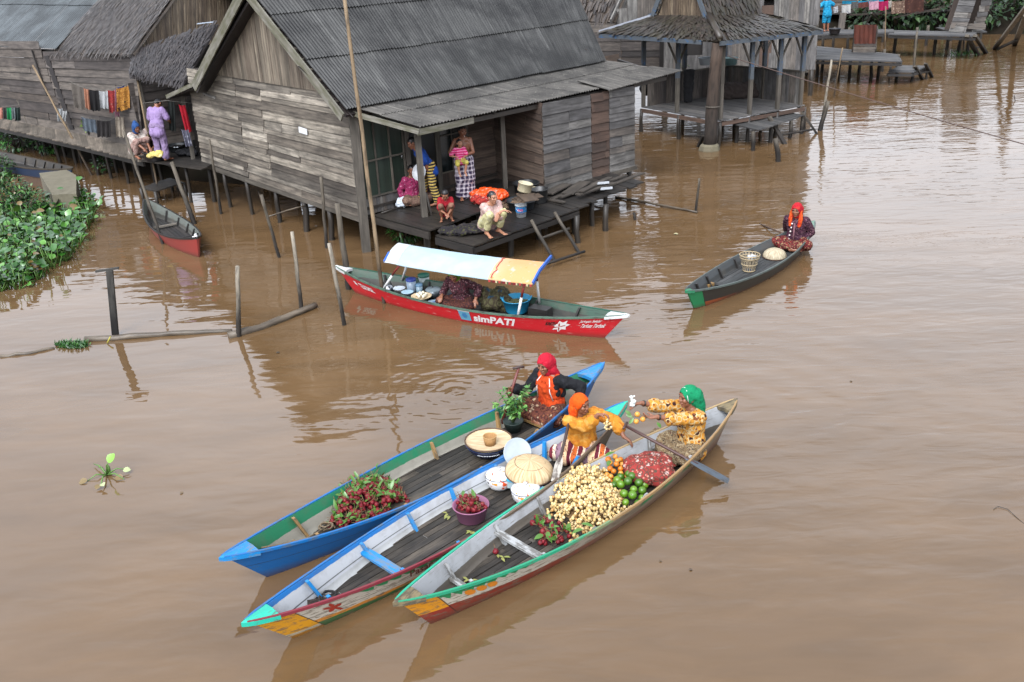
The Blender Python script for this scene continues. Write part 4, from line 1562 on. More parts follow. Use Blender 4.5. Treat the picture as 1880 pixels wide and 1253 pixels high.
# ------------------------------------------------------------------ pavilion on the water
BLUEW = worn('blue_painted_timber', (46, 86, 126), (80, 82, 80), 1.0, .7, (3, 14))
SHING = wood('mossy_shingle', [(56, 47, 43), (43, 38, 36), (72, 62, 56), (38, 34, 33)], (62, 62, 44), .45, 1.6, (2, 20), .4, .8)
TRUNKM = pole_mat('brown_trunk', (74, 60, 50), (54, 46, 40), 1.6, .9, .85)
CONC = plain('mossy_concrete', (116, 108, 88), .9, .25, 5, dirt=(70, 68, 44), dsc=3, bump=.3)
pav = empty('open_pavilion', P(1325, 260), 'open wooden pavilion on stilts with tiered shingle roof and blue posts', 'pavilion')
PZ = .75
pF, pL, pR = P(1322, 222, PZ), P(1178, 197, PZ), P(1478, 194, PZ)
pB = pL + (pR - pF)
deckboards(pL, pF, pR, pB, wood('grey_deck_plank', [(108, 106, 104), (88, 86, 86), (124, 120, 116)], (56, 54, 52), .5, .9, (1.2, 36)), pav, .16)
mb = MB()
mb.board(pL - V((0, 0, .1)), pF - V((0, 0, .1)), .1, .07, V((0, 0, 1)))
mb.board(pF - V((0, 0, .1)), pR - V((0, 0, .1)), .1, .07, V((0, 0, 1)))
mb.build('edge_beam', WALL_R, pav)
eu, ev = (pR - pF), (pL - pF)
def PV(a, b, z):
    p = pF + eu * a + ev * b
    return V((p.x, p.y, z))
for a, b in [(0, 0), (.33, 0), (.66, 0), (1, 0), (0, .5), (0, 1), (.33, .5), (.66, .5), (.5, 1), (1, 1), (1, .5)]:
    p = PV(a, b, 0)
    post(V((p.x, p.y, -1)), V((p.x, p.y, PZ - .05)), .06, STILT, pav)
rF, rL, rR = at_depth(1322, 74, 26.3), at_depth(1100, 60, 29.4), at_depth(1511, 53, 28.25)
rB = rL + (rR - rF)
# roof posts: blue above, weathered below
EZp = min(rF.z, rL.z, rR.z) + .12
for a, b, blue in [(.03, .03, 0), (.35, .02, 1), (.97, .03, 1), (1.0, .5, 1), (.02, .55, 1), (.02, 1.0, 1), (.5, 1.0, 1), (1.0, 1.0, 1), (.68, .02, 1)]:
    p = PV(a, b, 0)
    post(V((p.x, p.y, PZ)), V((p.x, p.y, 1.75)), .05, BEAM, pav, 'roof_post', True)
    post(V((p.x, p.y, 1.74)), V((p.x, p.y, EZp)), .055, BLUEW if blue else BEAM, pav, 'roof_post', True)
    if blue and b < .9:
        mb = MB()
        for s_ in (-1, 1):
            mb.board(V((p.x, p.y, 2.1)), V((p.x, p.y, EZp - .05)) + eu.normalized() * .5 * s_, .05, .04, V((0, 0, 1)))
        mb.build('brace', BEAM, pav)
# half-height board walls at the back and right
plank_wall('half_wall', PV(.05, .98, PZ), PV(1.0, .98, PZ), PV(.05, .98, 1.62), PV(1.0, .98, 1.62), WALL_L, pav, .12, True, out=ev * -1)
plank_wall('half_wall', PV(1.0, .05, PZ - .1), PV(1.0, .98, PZ), PV(1.0, .05, 1.7), PV(1.0, .98, 1.62), WALL_G, pav, .12, True, out=eu)
mb = MB()
mb.board(PV(.05, .96, 1.64), PV(1.0, .96, 1.64), .08, .05)
mb.board(PV(1.0, .0, 1.72), PV(1.0, .98, 1.64), .08, .05)
mb.build('hand_rail', BEAM, pav)
# lower tier, hipped
cF, cL, cR = at_depth(1300, 31, 27.75), at_depth(1205, 29, 29.1), at_depth(1402, 27, 28.6)
cB = cL + (cR - cF)
for a, b, c, d in ((rL, rF, cL, cF), (rF, rR, cF, cR), (rR, rB, cR, cB), (rB, rL, cB, cL)):
    thatch('lower_roof', a, b, c, d, SHING, pav, 9, 9, .34, .1, .03, .05)
mb = MB(); mb.tube([rF + V((0, 0, .05)), lerp(rF, cF, .5) + V((0, 0, .09)), cF + V((0, 0, .05))], .09, 8); mb.build('hip_ridge', SHING, pav)
for a, b in ((rL, rF), (rF, rR)):
    mb = MB(); mb.board(a - V((0, 0, .09)), lerp(a, b, .86 if a is rL else 1.0) - V((0, 0, .09)), .11, .04, V((0, 0, 1))); mb.build('fascia', BLUEW, pav)
mb = MB(); mb.board(rL + V((0, .05, .03)), cL + V((0, 0, .05)), .09, .05); mb.build('pale_flashing', plain('grey_flashing', (150, 154, 164), .6), pav)
# upper gabled tier, the gable turned to the camera's left
um, top = lerp(cL, cF, .5), 5.0
ubk = (cR - cF)
apx = V((um.x, um.y, max(top, cL.z + 1.9)))
thatch('upper_roof', cF + V((0, 0, .02)), cR + V((0, 0, .02)), apx, apx + ubk, SHING, pav, 12, 9, .34, .1, .03, .04)
thatch('upper_roof', cL + V((0, 0, .02)), cL + ubk, apx, apx + ubk, SHING, pav, 6, 6, .34, .1, .03, .04)
plank_wall('gable_boarding', cL, cF, cL + V((0, 0, .1)), cF + V((0, 0, .1)), REED, pav, .1, True, out=ubk * -1, topf=lambda u: lerp(cL, apx, u * 2) if u < .5 else lerp(apx, cF, u * 2 - 1))
for e in (cL, cF):
    o = ubk.normalized() * -.12
    d = (e - um).normalized()
    mb = MB()
    mb.board(apx + o, e + o + d * .02, .13, .04, V((0, 0, 1)))
    mb.board(e + o + d * .02, e + o + d * .16 + V((0, 0, -.02)), .13, .04, V((0, 0, 1)))
    mb.build('bargeboard', BLUEW, pav)
# bench-like landing with steps at the right front
ld = empty('stepped_landing', P(1400, 250), 'dark plank landing with slanting side rails beside the pavilion', 'landing')
LZ = .55
a0, a1, a2, a3 = P(1335, 226, LZ), P(1392, 240, LZ), P(1476, 212, LZ), P(1425, 204, LZ)
deckboards(a0, a1, a2, a3, wood('slate_deck', [(84, 84, 84), (70, 70, 70), (98, 96, 94)], (48, 46, 44), .5, 1), ld, .17)
for px, py in ((1381, 277), (1414, 262), (1450, 254), (1472, 246), (1352, 262)):
    p = P(px, py); post(V((p.x, p.y, -1)), V((p.x, p.y, LZ - .02)), .06, POLE_DARK, ld)
for p0, p1 in (((1412, 215, LZ + .12), (1445, 272, -.1)), ((1472, 206, LZ + .08), (1504, 252, -.1))):
    mb = MB(); mb.board(P(*p0), P(*p1), .13, .06); mb.build('slanting_rail', POLE_DARK, ld)
mb = MB(); mb.tube([P(1428, 249, .2), P(1492, 238, .2)], .03, 7); mb.build('cross_pole', POLE_DARK, ld)
# the great trunk on its footing, standing before the pavilion
tr = empty('timber_trunk_post', P(1302, 276), 'thick brown trunk post on mossy concrete footing before the pavilion', 'post')
tb = P(1302, 276)
mb = MB()
tt = V((tb.x + .12, tb.y + .02, Hat(tb, 80)))
mb.tube([lerp(tb, tt, i / 6) + V((rnd.uniform(-.02, .02), 0, 0)) for i in range(7)], [.19, .18, .175, .17, .165, .16, .155], 12)
mb.build('trunk', TRUNKM, tr)
mb = MB()
mb.lathe([(.30, -.5), (.30, .02), (.27, .13), (.21, .18), (0.0, .19)], tb, 8, sm=False)
mb.build('footing', CONC, tr)
mb = MB(); mb.board(P(1281, 273, -.05), P(1291, 250, .35), .1, .07); mb.build('wedge_prop', POLE_DARK, tr)
mb = MB(); mb.lathe([(.2, -.02), (.21, 0), (.2, .02)], lerp(tb, tt, .42), 12); mb.build('wire_band', BEAM, tr)
# things kept in the pavilion
def pav_thing(name, label, cat, mats, fn):
    mb = MB(); fn(mb); return mb.build(name, mats, None, label, cat)
def heap(mb, c, sx, sy, sz, n=12):
    for _ in range(n):
        mb.sphere(V(c) + V((rnd.uniform(-sx, sx) * .5, rnd.uniform(-sy, sy) * .5, sz * rnd.uniform(.2, .6))), (sx * rnd.uniform(.25, .45), sy * rnd.uniform(.25, .45), sz * rnd.uniform(.25, .45)), 10, 7)
dk = plain('black_cloth', (24, 24, 28), .85)
mb = MB(); heap(mb, P(1195, 172, PZ), .55, .4, .62, 14); remesh(mb, .03, 3, .03, 6).build('dark_bundle', dk, None, 'black covered bundle on the left end of the pavilion floor', 'bundle')
mb = MB(); heap(mb, P(1240, 172, PZ), .5, .3, .55, 12); remesh(mb, .03, 3, .04, 7).build('sackcloth', cloth('tan_sackcloth', (132, 118, 98), [(108, 96, 80)], 5, kind='n'), None, 'crumpled tan sackcloth hanging inside the pavilion', 'sackcloth')
c = P(1299, 168, PZ)
mb = MB(); mb.lathe([(.0, 0), (.27, 0), (.33, .1), (.35, .4), (.33, .55), (.36, .57), (.36, .6), (.2, .68), (0, .7)], c, 20)
mb.build('rice_jar', [plain('grey_plastic_jar', (112, 118, 124), .5)], None, 'big grey round jar with a pale green lid in the pavilion', 'jar')
mb = MB(); heap(mb, P(1370, 180, PZ), 1.1, .4, .55, 26); remesh(mb, .03, 2, .04, 9).build('firewood_heap', plain('dark_bark', (54, 44, 40), .9, .3, 20, bump=.5), None, 'dark heap of firewood stacked against the pavilion half wall', 'firewood')
for px, lab, col in ((1297, 'white bucket on the rear rail of the pavilion, left of the trunk', (206, 214, 220)), (1340, 'pale teal tub on the rear rail of the pavilion, right of the trunk', (128, 160, 160))):
    q = PV(.3 if px < 1320 else .55, 1.05, 1.66)
    q = at_depth(px, 119, q.y)
    mb = MB(); mb.lathe([(.0, 0), (.2, 0), (.25, .2), (.26, .21), (.23, .2), (.18, .02), (0, .02)], q, 18); mb.build('plastic_tub', plain('tub_plastic', col, .4), None, lab, 'tub')
c = P(1281, 171, PZ)
mb = MB(); mb.poly([c, c + V((.5, .1, 0)), c + V((.4, .4, .02)), c + V((-.1, .25, .02))], .01, V((0, 0, 1))); mb.build('paper_sheet', plain('white_paper', (214, 214, 210), .7), None, 'white sheet lying on the pavilion floor by the jar', 'sheet')
# trousers drying on a post
c = at_depth(1264, 150, P(1264, 190, PZ).y)
mb = MB()
for s_ in (-.07, .09): mb.tube([c + V((s_, 0, .35)), c + V((s_ * .8, 0, -.1)), c + V((s_ * .7, .02, -.62))], [.09, .1, .07], 8)
remesh(mb, .025, 2, .02, 8).build('hanging_trousers', dk, None, 'black trousers hung to dry at the middle of the pavilion', 'trousers')

# ------------------------------------------------------------------ houses behind the pavilion
h6 = empty('grey_board_house', P(1360, 130), 'tall grey house of upright boards standing behind the pavilion', 'house')
w0, w1 = P(1218, 135, .9), P(1496, 128, .9)
zt_ = 4.6
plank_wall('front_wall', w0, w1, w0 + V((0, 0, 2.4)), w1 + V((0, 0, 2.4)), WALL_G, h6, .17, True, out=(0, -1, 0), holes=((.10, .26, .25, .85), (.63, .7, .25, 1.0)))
plank_wall('upper_wall', w0 + V((0, .03, 2.4)), w1 + V((0, .03, 2.4)), w0 + V((0, .03, 4.6)), w1 + V((0, .03, 4.6)), WALL_G, h6, .17, True, out=(0, -1, 0))
e1 = w1 + V((1.0, 4.5, 0))
plank_wall('side_wall', w1, e1, w1 + V((0, 0, 4.6)), e1 + V((0, 0, 4.6)), WALL_L, h6, .25, False, out=(1, 0, 0))
mb = MB(); mb.poly([w0 + V((-.1, .3, 0)), w1 + V((-.1, .3, 0)), w1 + V((-.1, .3, 4.5)), w0 + V((-.1, .3, 4.5))], .05, V((0, -1, 0))); mb.build('interior_shade_sheet', plain('painted_dark_interior', (40, 36, 34), .9), h6)  # dark sheet behind the openings, interior shade put into its colour
pw = lerp(w0, w1, .67) + V((0, -.03, 0))
mb = MB(); mb.poly([pw + V((-.2, 0, .1)), pw + V((.22, 0, .1)), pw + V((.22, 0, 2.2)), pw + V((-.2, 0, 2.2))], .02, V((0, -1, 0))); mb.build('door', WALL_R, h6)
corrugated('roof', w0 + V((-.3, -.5, 4.5)), w1 + V((.3, -.5, 4.5)), w0 + V((-.3, 3, 6)), w1 + V((.3, 3, 6)), ZINC_L, h6, ((0, 1),), .15, .012)
for f in (0.02, .25, .5, .75, .98):
    p = lerp(w0, w1, f); post(V((p.x, p.y, -1)), V((p.x, p.y, .9)), .08, STILT, h6)
h5 = empty('thatch_eave_house', P(1120, 110), 'small plank house with brown thatched eave left of the pavilion', 'house')
v0, v1 = P(1000, 122, 1.0), P(1232, 122, 1.0)
plank_wall('front_wall', v0, v1, v0 + V((0, 0, 2.6)), v1 + V((0, 0, 2.6)), WALL_L, h5, .3, False, out=(0, -1, 0), seams=(.3, .62))
plank_wall('light_boarding', P(1082, 104, 1.0) + V((0, -.15, 0)), P(1122, 104, 1.0) + V((0, -.15, 0)), P(1082, 104, 1.0) + V((0, -.15, 1.9)), P(1122, 104, 1.0) + V((0, -.15, 1.9)), WALL_G, h5, .5, out=(0, -1, 0))
tl, tr_ = P(1000, 36, 3.3), P(1128, 40, 3.3)
thatch('thatch_roof', tl, tr_, tl + V((0, 3.2, 2.4)), tr_ + V((1.6, 3.2, 2.4)), THATCH, h5, 10, 12, .55, .09)
for s_, q in enumerate(((1131, 42, 3.25), (1122, 40, 3.3))):
    b = P(*q)
    mb = MB(); mb.board(b, b + V((1.7, 3.2, 2.45)), .16, .05, V((0, 0, 1))); mb.build('bargeboard', WALL_G, h5)
plank_wall('gable_wall', tr_ + V((.1, .3, -.2)), tr_ + V((2.6, .5, -.2)), tr_ + V((.1, .3, .2)), tr_ + V((2.6, .5, 2.4)), WALL_G, h5, .3, True, out=(0, -1, 0))
mb = MB(); mb.poly([P(1158, 62, 2.6), P(1180, 62, 2.6), P(1180, 46, 2.9), P(1158, 50, 2.9)], .02, V((0, -1, 0))); mb.build('window', plain('painted_dark_opening', (34, 32, 32), .8), h5)  # flat panel with the opening's darkness painted on
for f in (.02, .3, .6, .95):
    p = lerp(v0, v1, f); post(V((p.x, p.y, -1)), V((p.x, p.y, 1)), .07, STILT, h5)
# shrub glimpsed through the pavilion
LEAF_Y = leafmat('yellow_green_leaf', (70, 110, 30), (120, 150, 50), (150, 170, 70))
LEAF_D = leafmat('deep_green_leaf', (22, 58, 20), (40, 92, 30), (74, 126, 44))
def shrub(name, label, c, r, n, mat, L=.12, Wd=.06, hz=1.0, cat='shrub', group=None):
    rt = empty(name, c, label, cat, group)
    mb = MB()
    for i in range(6):
        a = rnd.uniform(0, 6.28)
        q = V(c) + V((math.cos(a) * r * .6, math.sin(a) * r * .6, r * hz * rnd.uniform(.7, 1.3)))
        mb.tube([V(c), lerp(c, q, .5) + V((rnd.uniform(-.05, .05), rnd.uniform(-.05, .05), .05)), q], [.02, .014, .006], 5)
    mb.build('stem', STILT, rt)
    mb = MB()
    for _ in range(n):
        d = V((rnd.gauss(0, 1), rnd.gauss(0, 1), rnd.gauss(.4, 1))).normalized()
        rr = r * rnd.uniform(.35, 1.0) ** .6
        p = V(c) + V((d.x * rr, d.y * rr, max(.03, (d.z * .8 + .8) * rr * hz)))
        o = (d + V((rnd.uniform(-.8, .8), rnd.uniform(-.8, .8), rnd.uniform(-.5, .6)))).normalized()
        mb.leaf(p, o, V((rnd.uniform(-.4, .4), rnd.uniform(-.4, .4), 1)), L * rnd.uniform(.6, 1.3), Wd * rnd.uniform(.7, 1.2), 0, .3, 2)
    mb.build('foliage', mat, rt)
    return rt
shrub('yellow_green_shrub', 'yellow-green shrub glimpsed through the pavilion below its roof', P(1250, 128, .95), .45, 160, LEAF_Y, .2, .1)

# ------------------------------------------------------------------ landings further along the river
GDK = wood('grey_far_deck', [(96, 96, 96), (80, 80, 82), (112, 110, 108)], (50, 50, 50), .5, .6, (1, 20))
def platform(name, label, corners, z, legs, mat=GDK, wdt=.22, cat='landing', legr=.07):
    rt = empty(name, P(*corners[0]), label, cat)
    ps = [P(x, y, z) for x, y in corners]
    deckboards(*ps, mat, rt, wdt, th=.05)
    mb = MB()
    for a, b in zip(ps, ps[1:] + ps[:1]): mb.board(a - V((0, 0, .1)), b - V((0, 0, .1)), .1, .06, V((0, 0, 1)))
    mb.build('edge_beam', W_DARK, rt)
    for px, py in legs:
        p = P(px, py); post(V((p.x, p.y, -1)), V((p.x, p.y, z - .04)), legr, POLE_DARK, rt)
    return rt, ps
platform('plank_landing', 'broad low grey plank landing in front of the rust-red screen', [(1470, 110), (1655, 114), (1645, 101), (1482, 84)], .9,
         [(1480, 140), (1500, 142), (1508, 134), (1560, 142), (1577, 136), (1598, 146), (1612, 146), (1645, 142), (1540, 136), (1620, 132)])
platform('plank_landing', 'small low step platform at the water end of the grey landing', [(1630, 133), (1676, 133), (1702, 122), (1654, 121)], .45, [(1645, 148), (1673, 150), (1700, 146), (1634, 140)], legr=.05)
for k_, (a, b) in enumerate((((1680, 122, .6), (1696, 150, -.1)), ((1699, 117, .6), (1713, 146, -.1)))):
    pass
rt = empty('step_ladder', P(1700, 146), 'dark slanting ladder at the step platform end', 'ladder')
for a, b in (((1680, 122, .65), (1696, 150, -.1)), ((1699, 117, .65), (1713, 146, -.1))):
    mb = MB(); mb.board(P(*a), P(*b), .12, .06); mb.build('rail', POLE_DARK, rt)
mb = MB(); mb.board(P(1686, 136, .3), P(1707, 131, .3), .05, .05); mb.build('rung', POLE_DARK, rt)
platform('plank_jetty', 'long dark jetty leading to the leaning privy', [(1632, 64), (1790, 68), (1792, 60), (1640, 57)], .95,
         [(1642, 98), (1680, 88), (1715, 100), (1738, 92), (1760, 96), (1775, 100), (1700, 84)], legr=.08)
rt = empty('slanting_steps', P(1800, 100), 'pair of slanting dark posts at the far end of the long jetty', 'steps')
for a, b in (((1775, 66, 1.0), (1797, 105, -.1)), ((1790, 66, 1.0), (1812, 101, -.1))):
    mb = MB(); mb.board(P(*a), P(*b), .16, .1); mb.build('rail', POLE_DARK, rt)
mb = MB(); mb.board(P(1790, 88, .3), P(1806, 86, .3), .06, .06); mb.build('rung', POLE_DARK, rt)
platform('plank_walkway', 'high far plank walkway under the drying washing', [(1482, 66), (1640, 60), (1640, 55), (1500, 56)], 1.0,
         [(1490, 88), (1510, 92), (1530, 88), (1556, 90), (1590, 82), (1620, 78)], cat='walkway')
# rusty screen
s0, s1 = P(1566, 98, .9), P(1607, 98, .9)
sc = empty('rusty_screen', s0, 'rust-red sheet metal washing screen on the grey landing', 'screen')
corrugated('sheet', s0 + V((0, 0, .35)), s1 + V((0, 0, .35)), s0 + V((-.05, 0, 1.05)), s1 + V((-.05, 0, 1.05)), metal_roof('rust_sheet', (84, 48, 40), (120, 66, 52), .2, .85), sc, ((0, 1),), .15, .02, 4)
mb = MB()
for k in range(3): mb.board(s0 + V((0, .02, .06 + .12 * k)), s1 + V((0, .02, .06 + .12 * k)), .1, .03, V((0, 0, 1)))
mb.build('board', WALL_L, sc)
for p in (s0, s1): post(p - V((0, -.05, .1)), p + V((0, .05, 1.0)), .04, STILT, sc, 'post')
e = s1 + V((.3, 2.0, 0))
plank_wall('side_screen', s1, e, s1 + V((0, 0, .9)), e + V((0, 0, .9)), WALL_L, sc, .2, out=(1, 0, 0))
# leaning privy
pr = empty('leaning_privy', P(1785, 62, .95), 'narrow leaning grey plank privy over the river, top cut by the frame', 'privy')
g0, g1, g2 = P(1742, 58, 1.0), P(1772, 60, 1.0), P(1806, 58, 1.0)
ln = V((.55, 0, 2.6))
plank_wall('wall', g0, g1, g0 + ln * .9, g1 + ln * .9, WALL_G, pr, .2, out=(0, -1, 0))
plank_wall('wall', g1 + V((.35, .2, 0)), g2 + V((.1, .4, 0)), g1 + V((.35, .2, 0)) + ln, g2 + V((.1, .4, 0)) + ln, WALL_G, pr, .22, out=(0, -1, 0))
plank_wall('wall', g2 + V((.1, .4, 0)), g2 + V((.4, 1.8, 0)), g2 + V((.1, .4, 0)) + ln, g2 + V((.4, 1.8, 0)) + ln, WALL_L, pr, .25, out=(1, 0, 0))
mb = MB(); mb.poly([g0 + V((.2, .9, 0)), g2 + V((.2, .9, 0)), g2 + V((.2, .9, 0)) + ln, g0 + V((.2, .9, 0)) + ln], .03, V((0, -1, 0))); mb.build('back_wall', WALL_IN, pr)
mb = MB(); mb.poly([g0 + V((0, -.1, .0)), g2 + V((.1, -.1, 0)), g2 + V((.4, 1.8, 0)), g0 + V((.2, 1.8, 0))], .06, V((0, 0, 1))); mb.build('floor', W_DARK, pr)
mb = MB(); mb.board(g0 + V((0, -.12, .25)), g2 + V((0, -.12, .2)), .22, .03, V((0, 0, 1))); mb.build('kick_board', WALL_L, pr)
corrugated('roof', g0 + ln + V((-.3, -.3, -.1)), g2 + ln + V((.3, -.3, -.1)), g0 + ln + V((-.3, 1.8, .2)), g2 + ln + V((.3, 1.8, .2)), ZINC_L, pr, ((0, 1),), .15, .012)
for px, py in ((1745, 76), (1800, 72), (1770, 74)):
    p = P(px, py); post(V((p.x, p.y, -1)), V((p.x, p.y, 1.0)), .07, STILT, pr)
# grey slanted poles at the far right
fr = empty('slanted_pole_frame', P(1838, 88), 'two pale slanted beams joined by a low rail at far right', 'pole frame')
for a, b, w_ in (((1824, 92, -.1), (1885, 12, 2.6), .16), ((1862, 84, -.1), (1884, 28, 2.2), .2)):
    mb = MB(); mb.board(P(*a), P(*b), w_, .1); mb.build('beam', POLE_PALE, fr)
mb = MB(); mb.board(P(1832, 90, .05), P(1866, 74, .5), .12, .1); mb.build('low_rail', POLE_DARK, fr)
# far bank clutter at the very top: jetties and scaffolds under the washing
far = empty('scaffold_jetty', P(1660, 40), 'dark pole scaffolding holding up the far laundry platform', 'scaffold')
for k in range(16):
    x = 1500 + k * 17 + rnd.uniform(-5, 5)
    p = P(x, rnd.uniform(36, 52)); post(V((p.x, p.y, -1)), V((p.x + rnd.uniform(-.3, .3), p.y, rnd.uniform(1.3, 2.0))), .07, STILT, far)
mb = MB()
for a, b in (((1560, 28, 1.3), (1720, 20, 1.3)), ((1570, 45, .5), (1625, 22, 1.4)), ((1600, 24, 1.4), (1625, 52, .3)), ((1640, 33, 1.0), (1735, 14, 1.4))):
    mb.board(P(*a), P(*b), .08, .08)
mb.build('cross_poles', STILT, far)
fh = empty('far_house', P(1700, 20), 'dim brown plank house wall at top edge behind the far washing', 'house')
z0, z1 = P(1490, 26, 1.2), P(1765, 18, 1.2)
plank_wall('front_wall', z0 + V((0, 1.2, 0)), z1 + V((0, 1.2, 0)), z0 + V((0, 1.2, 3)), z1 + V((0, 1.2, 3)), WALL_IN, fh, .3, out=(0, -1, 0))
z2, z3 = P(1775, 14, .9), P(1960, 8, .9)
plank_wall('side_wall', z2, z3, z2 + V((0, 0, 3)), z3 + V((0, 0, 3)), WALL_L, fh, .3, out=(0, -1, 0))
for f in range(9):
    p = lerp(z0, z1, f / 8) + V((0, 1.2, 0)); post(V((p.x, p.y, -1)), V((p.x, p.y, 1.2)), .09, STILT, fh)
    p = lerp(z2, z3, f / 8); post(V((p.x, p.y, -1)), V((p.x, p.y, .9)), .09, STILT, fh)
mb = MB(); mb.poly([z0, z1, z1 + V((0, 1.6, 0)), z0 + V((0, 1.6, 0))], .06, V((0, 0, 1))); mb.build('porch_floor', W_DARK, fh)
# reeds
mb = MB()
c = P(1680, 56)
for _ in range(110):
    b = c + V((rnd.gauss(0, .45), rnd.gauss(0, .3), 0))
    mb.leaf(b, V((rnd.gauss(0, .25), rnd.gauss(0, .2), 1)), V((rnd.gauss(0, 1), rnd.gauss(0, 1), .2)), rnd.uniform(.6, 1.3), .06, 0, .2, 3)
mb.build('reed_clump', LEAF_D, None, 'clump of bright green reeds in the water behind the long jetty', 'reeds')
mb = MB()
c = P(1770, 102)
for _ in range(50):
    b = c + V((rnd.gauss(0, .35), rnd.gauss(0, .2), 0))
    mb.leaf(b, V((rnd.gauss(0, .4), rnd.gauss(0, .3), 1)), V((rnd.gauss(0, 1), rnd.gauss(0, 1), .2)), rnd.uniform(.15, .35), .04, 0, .2, 2)
mb.build('grass_tuft', LEAF_D, None, 'low green grass tuft at the foot of the long jetty', 'grass tuft')
# ------------------------------------------------------------------ mud bank added under and behind the houses to hide bright sky
def bank(name, pts, mat):
    """strip: pts = [(front point, back point, height)]"""
    mb = MB()
    rows = []
    for f, b, h in pts:
        f, b = V((f.x, f.y, -.1)), V((b.x, b.y, h))
        rows.append([V((lerp(f, b, t).x, lerp(f, b, t).y, -.1 + (h + .1) * k + mnoise.noise(V((f.x + t * 5, f.y, 0)) * .8) * .08 * k)) for t, k in ((0, 0), (.05, .45), (.12, .8), (.25, .95), (.6, 1), (1, 1))])
    mb.grid(rows, 0, True, flip=True)
    return mb.build(name, mat, kind='structure')


HYD_ = leafmat('far_bush_leaf', (18, 40, 16), (34, 66, 26), (58, 92, 36), .5)
MUD = plain('dark_river_mud', (34, 29, 23), .8, .3, 3, bump=.4, dirt=(24, 28, 16), dsc=1.4, spec=.05)
bank('added_mud_bank', [(HW(1.0, 3.4, 0), HW(1.4, 8.6, 0), .86), (HW(2.5, 2.7, 0), HW(2.6, 9.5, 0), .86), (HW(4, 2.2, 0), HW(4, 12, 0), .86), (HW(6.5, 1.7, 0), HW(6.5, 14, 0), .9), (wl2 + bk * .6, wl2 + bk * 9, .9), (wl1 + bk * .3, wl1 + bk * 9, .9), (wl0 + bk * .3, wl0 + bk * 9, .9), (wl0 + bk * .3 - dv * 14, wl0 + bk * 9 - dv * 14, .9)], MUD)

far_b = [V((x, 50 + 1.5 * math.sin(x * .4), 0)) for x in range(6, 60, 4)]
bank('far_bank', [(p, p + V((2, 16, 0)), 1.6) for p in far_b], MUD)
for k_ in range(18):
    x = 18.5 + k_ * .95
    shrub('leafy_bush', 'dim bush on the far bank at the top right edge', V((x, 50.4 + rnd.uniform(-.8, .8), .5)), rnd.uniform(.8, 1.3), 130, HYD_, .35, .2, .9, 'bush', 'bushes on the far bank')
# ------------------------------------------------------------------ free-standing poles
def pole(top, base, r, mat, label, name='mooring_pole', group='poles standing in the river', cat='pole', lean=0.0, flat=False, bend=.16, z=0.0):
    r *= .8
    b = P(*base)
    t = at_depth(top[0], top[1], b.y + lean)
    d = (t - b)
    foot = b - d.normalized() * .8
    mb = MB()
    if flat:
        mb.board(foot, t, r * 2, r * 2, V((1, .2, 0)))
    else:
        n = 8
        pts, rs = [], []
        for i in range(n + 1):
            p = lerp(foot, t, i / n)
            if 0 < i < n: p = p + V((rnd.gauss(0, 1), rnd.gauss(0, 1), 0)) * r * bend
            pts.append(p); rs.append(r * (1.1 - .25 * i / n) * rnd.uniform(.94, 1.06))
        mb.tube(pts, rs, 9)
    return mb.build(name, mat, None, label, cat, group, origin=b)


pole((480, 358), (512, 473), .045, POLE_DARK, 'brown pole leaning left below the big house end wall')
pole((589, 325), (600, 455), .045, POLE_DARK, 'tall dark pole standing close under the big house end wall')
pole((619, 374), (641, 531), .07, POLE_DARK, 'thick weathered pole at the bow of the red food boat')
pole((604, 447), (632, 597), .045, POLE_PALE, 'bleached pole in open water just left of the red food boat bow')
pole((536, 426), (554, 569), .045, POLE_PALE, 'thin bleached pole at the raised end of the floating log')
pole((436, 489), (438, 618), .05, POLE_PALE, 'bleached pole with dark collar where the two floating logs meet')
pole((645, 496), (650, 531), .05, STILT, 'short dark stub beside the thick pole at the red food boat bow', group=None)
pole((629, -30), (705, 557), .042, BAMBOO, 'very tall bamboo pole rising past the roof in front of the house corner', 'bamboo_pole', None, lean=.3)
pole((227, 240), (299, 448), .04, POLE_DARK, 'long leaning pole against the red moored canoe', lean=.5)
pole((251, 140), (293, 364), .035, BAMBOO, 'thin tall pole beside the squatting washerwoman, reaching above the laundry', 'bamboo_pole', None, lean=.4)
pole((315, 298), (357, 411), .07, POLE_DARK, 'thick leaning pole from the washing corner down to the red canoe', lean=.4)
pole((384, 256), (406, 393), .042, POLE_DARK, 'brown pole at the left edge of the big house end wall')
pole((60, 120), (168, 322), .04, BAMBOO, 'long slanting pole across the dark left house wall', lean=.8)
pole((31, 182), (78, 287), .045, POLE_DARK, 'dark leaning pole under the small laundry line at far left', lean=.3)
pole((104, 200), (124, 262), .045, POLE_DARK, 'grey leaning pole holding the short laundry by the open shutter', lean=.3)
pole((1527, 110), (1507, 238), .05, POLE_PALE, 'pale thin pole near the pavilion, holding the slack rope', lean=.1)
pole((1520, 186), (1506, 240), .09, POLE_DARK, 'thick dark stump lashed to the pale pole by the pavilion', group=None)
pole((1424, 255), (1429, 297), .09, POLE_DARK, 'short thick dark stump in the water before the pavilion landing', group=None)
pole((1284, 328), (1277, 391), .035, POLE_DARK, 'thin dark stake at the end of the floating bamboo by the closet')
pole((1164, 391), (1165, 404), .045, POLE_DARK, 'tiny dark stump poking out of the water right of the deck', group=None)
pole((1547, 88), (1531, 178), .03, BAMBOO, 'thin slanting bamboo near the grey plank landing', 'bamboo_pole', None, lean=-.2)
pole((1775, -30), (1769, 92), .05, BAMBOO, 'tall pale bamboo standing in front of the leaning privy', 'bamboo_pole', None)
pole((1626, 12), (1625, 108), .035, BAMBOO, 'thin upright bamboo behind the rusty screen', 'bamboo_pole', None)
pole((1684, 58), (1675, 150), .055, POLE_DARK, 'dark pole rising through the small step platform', group=None)
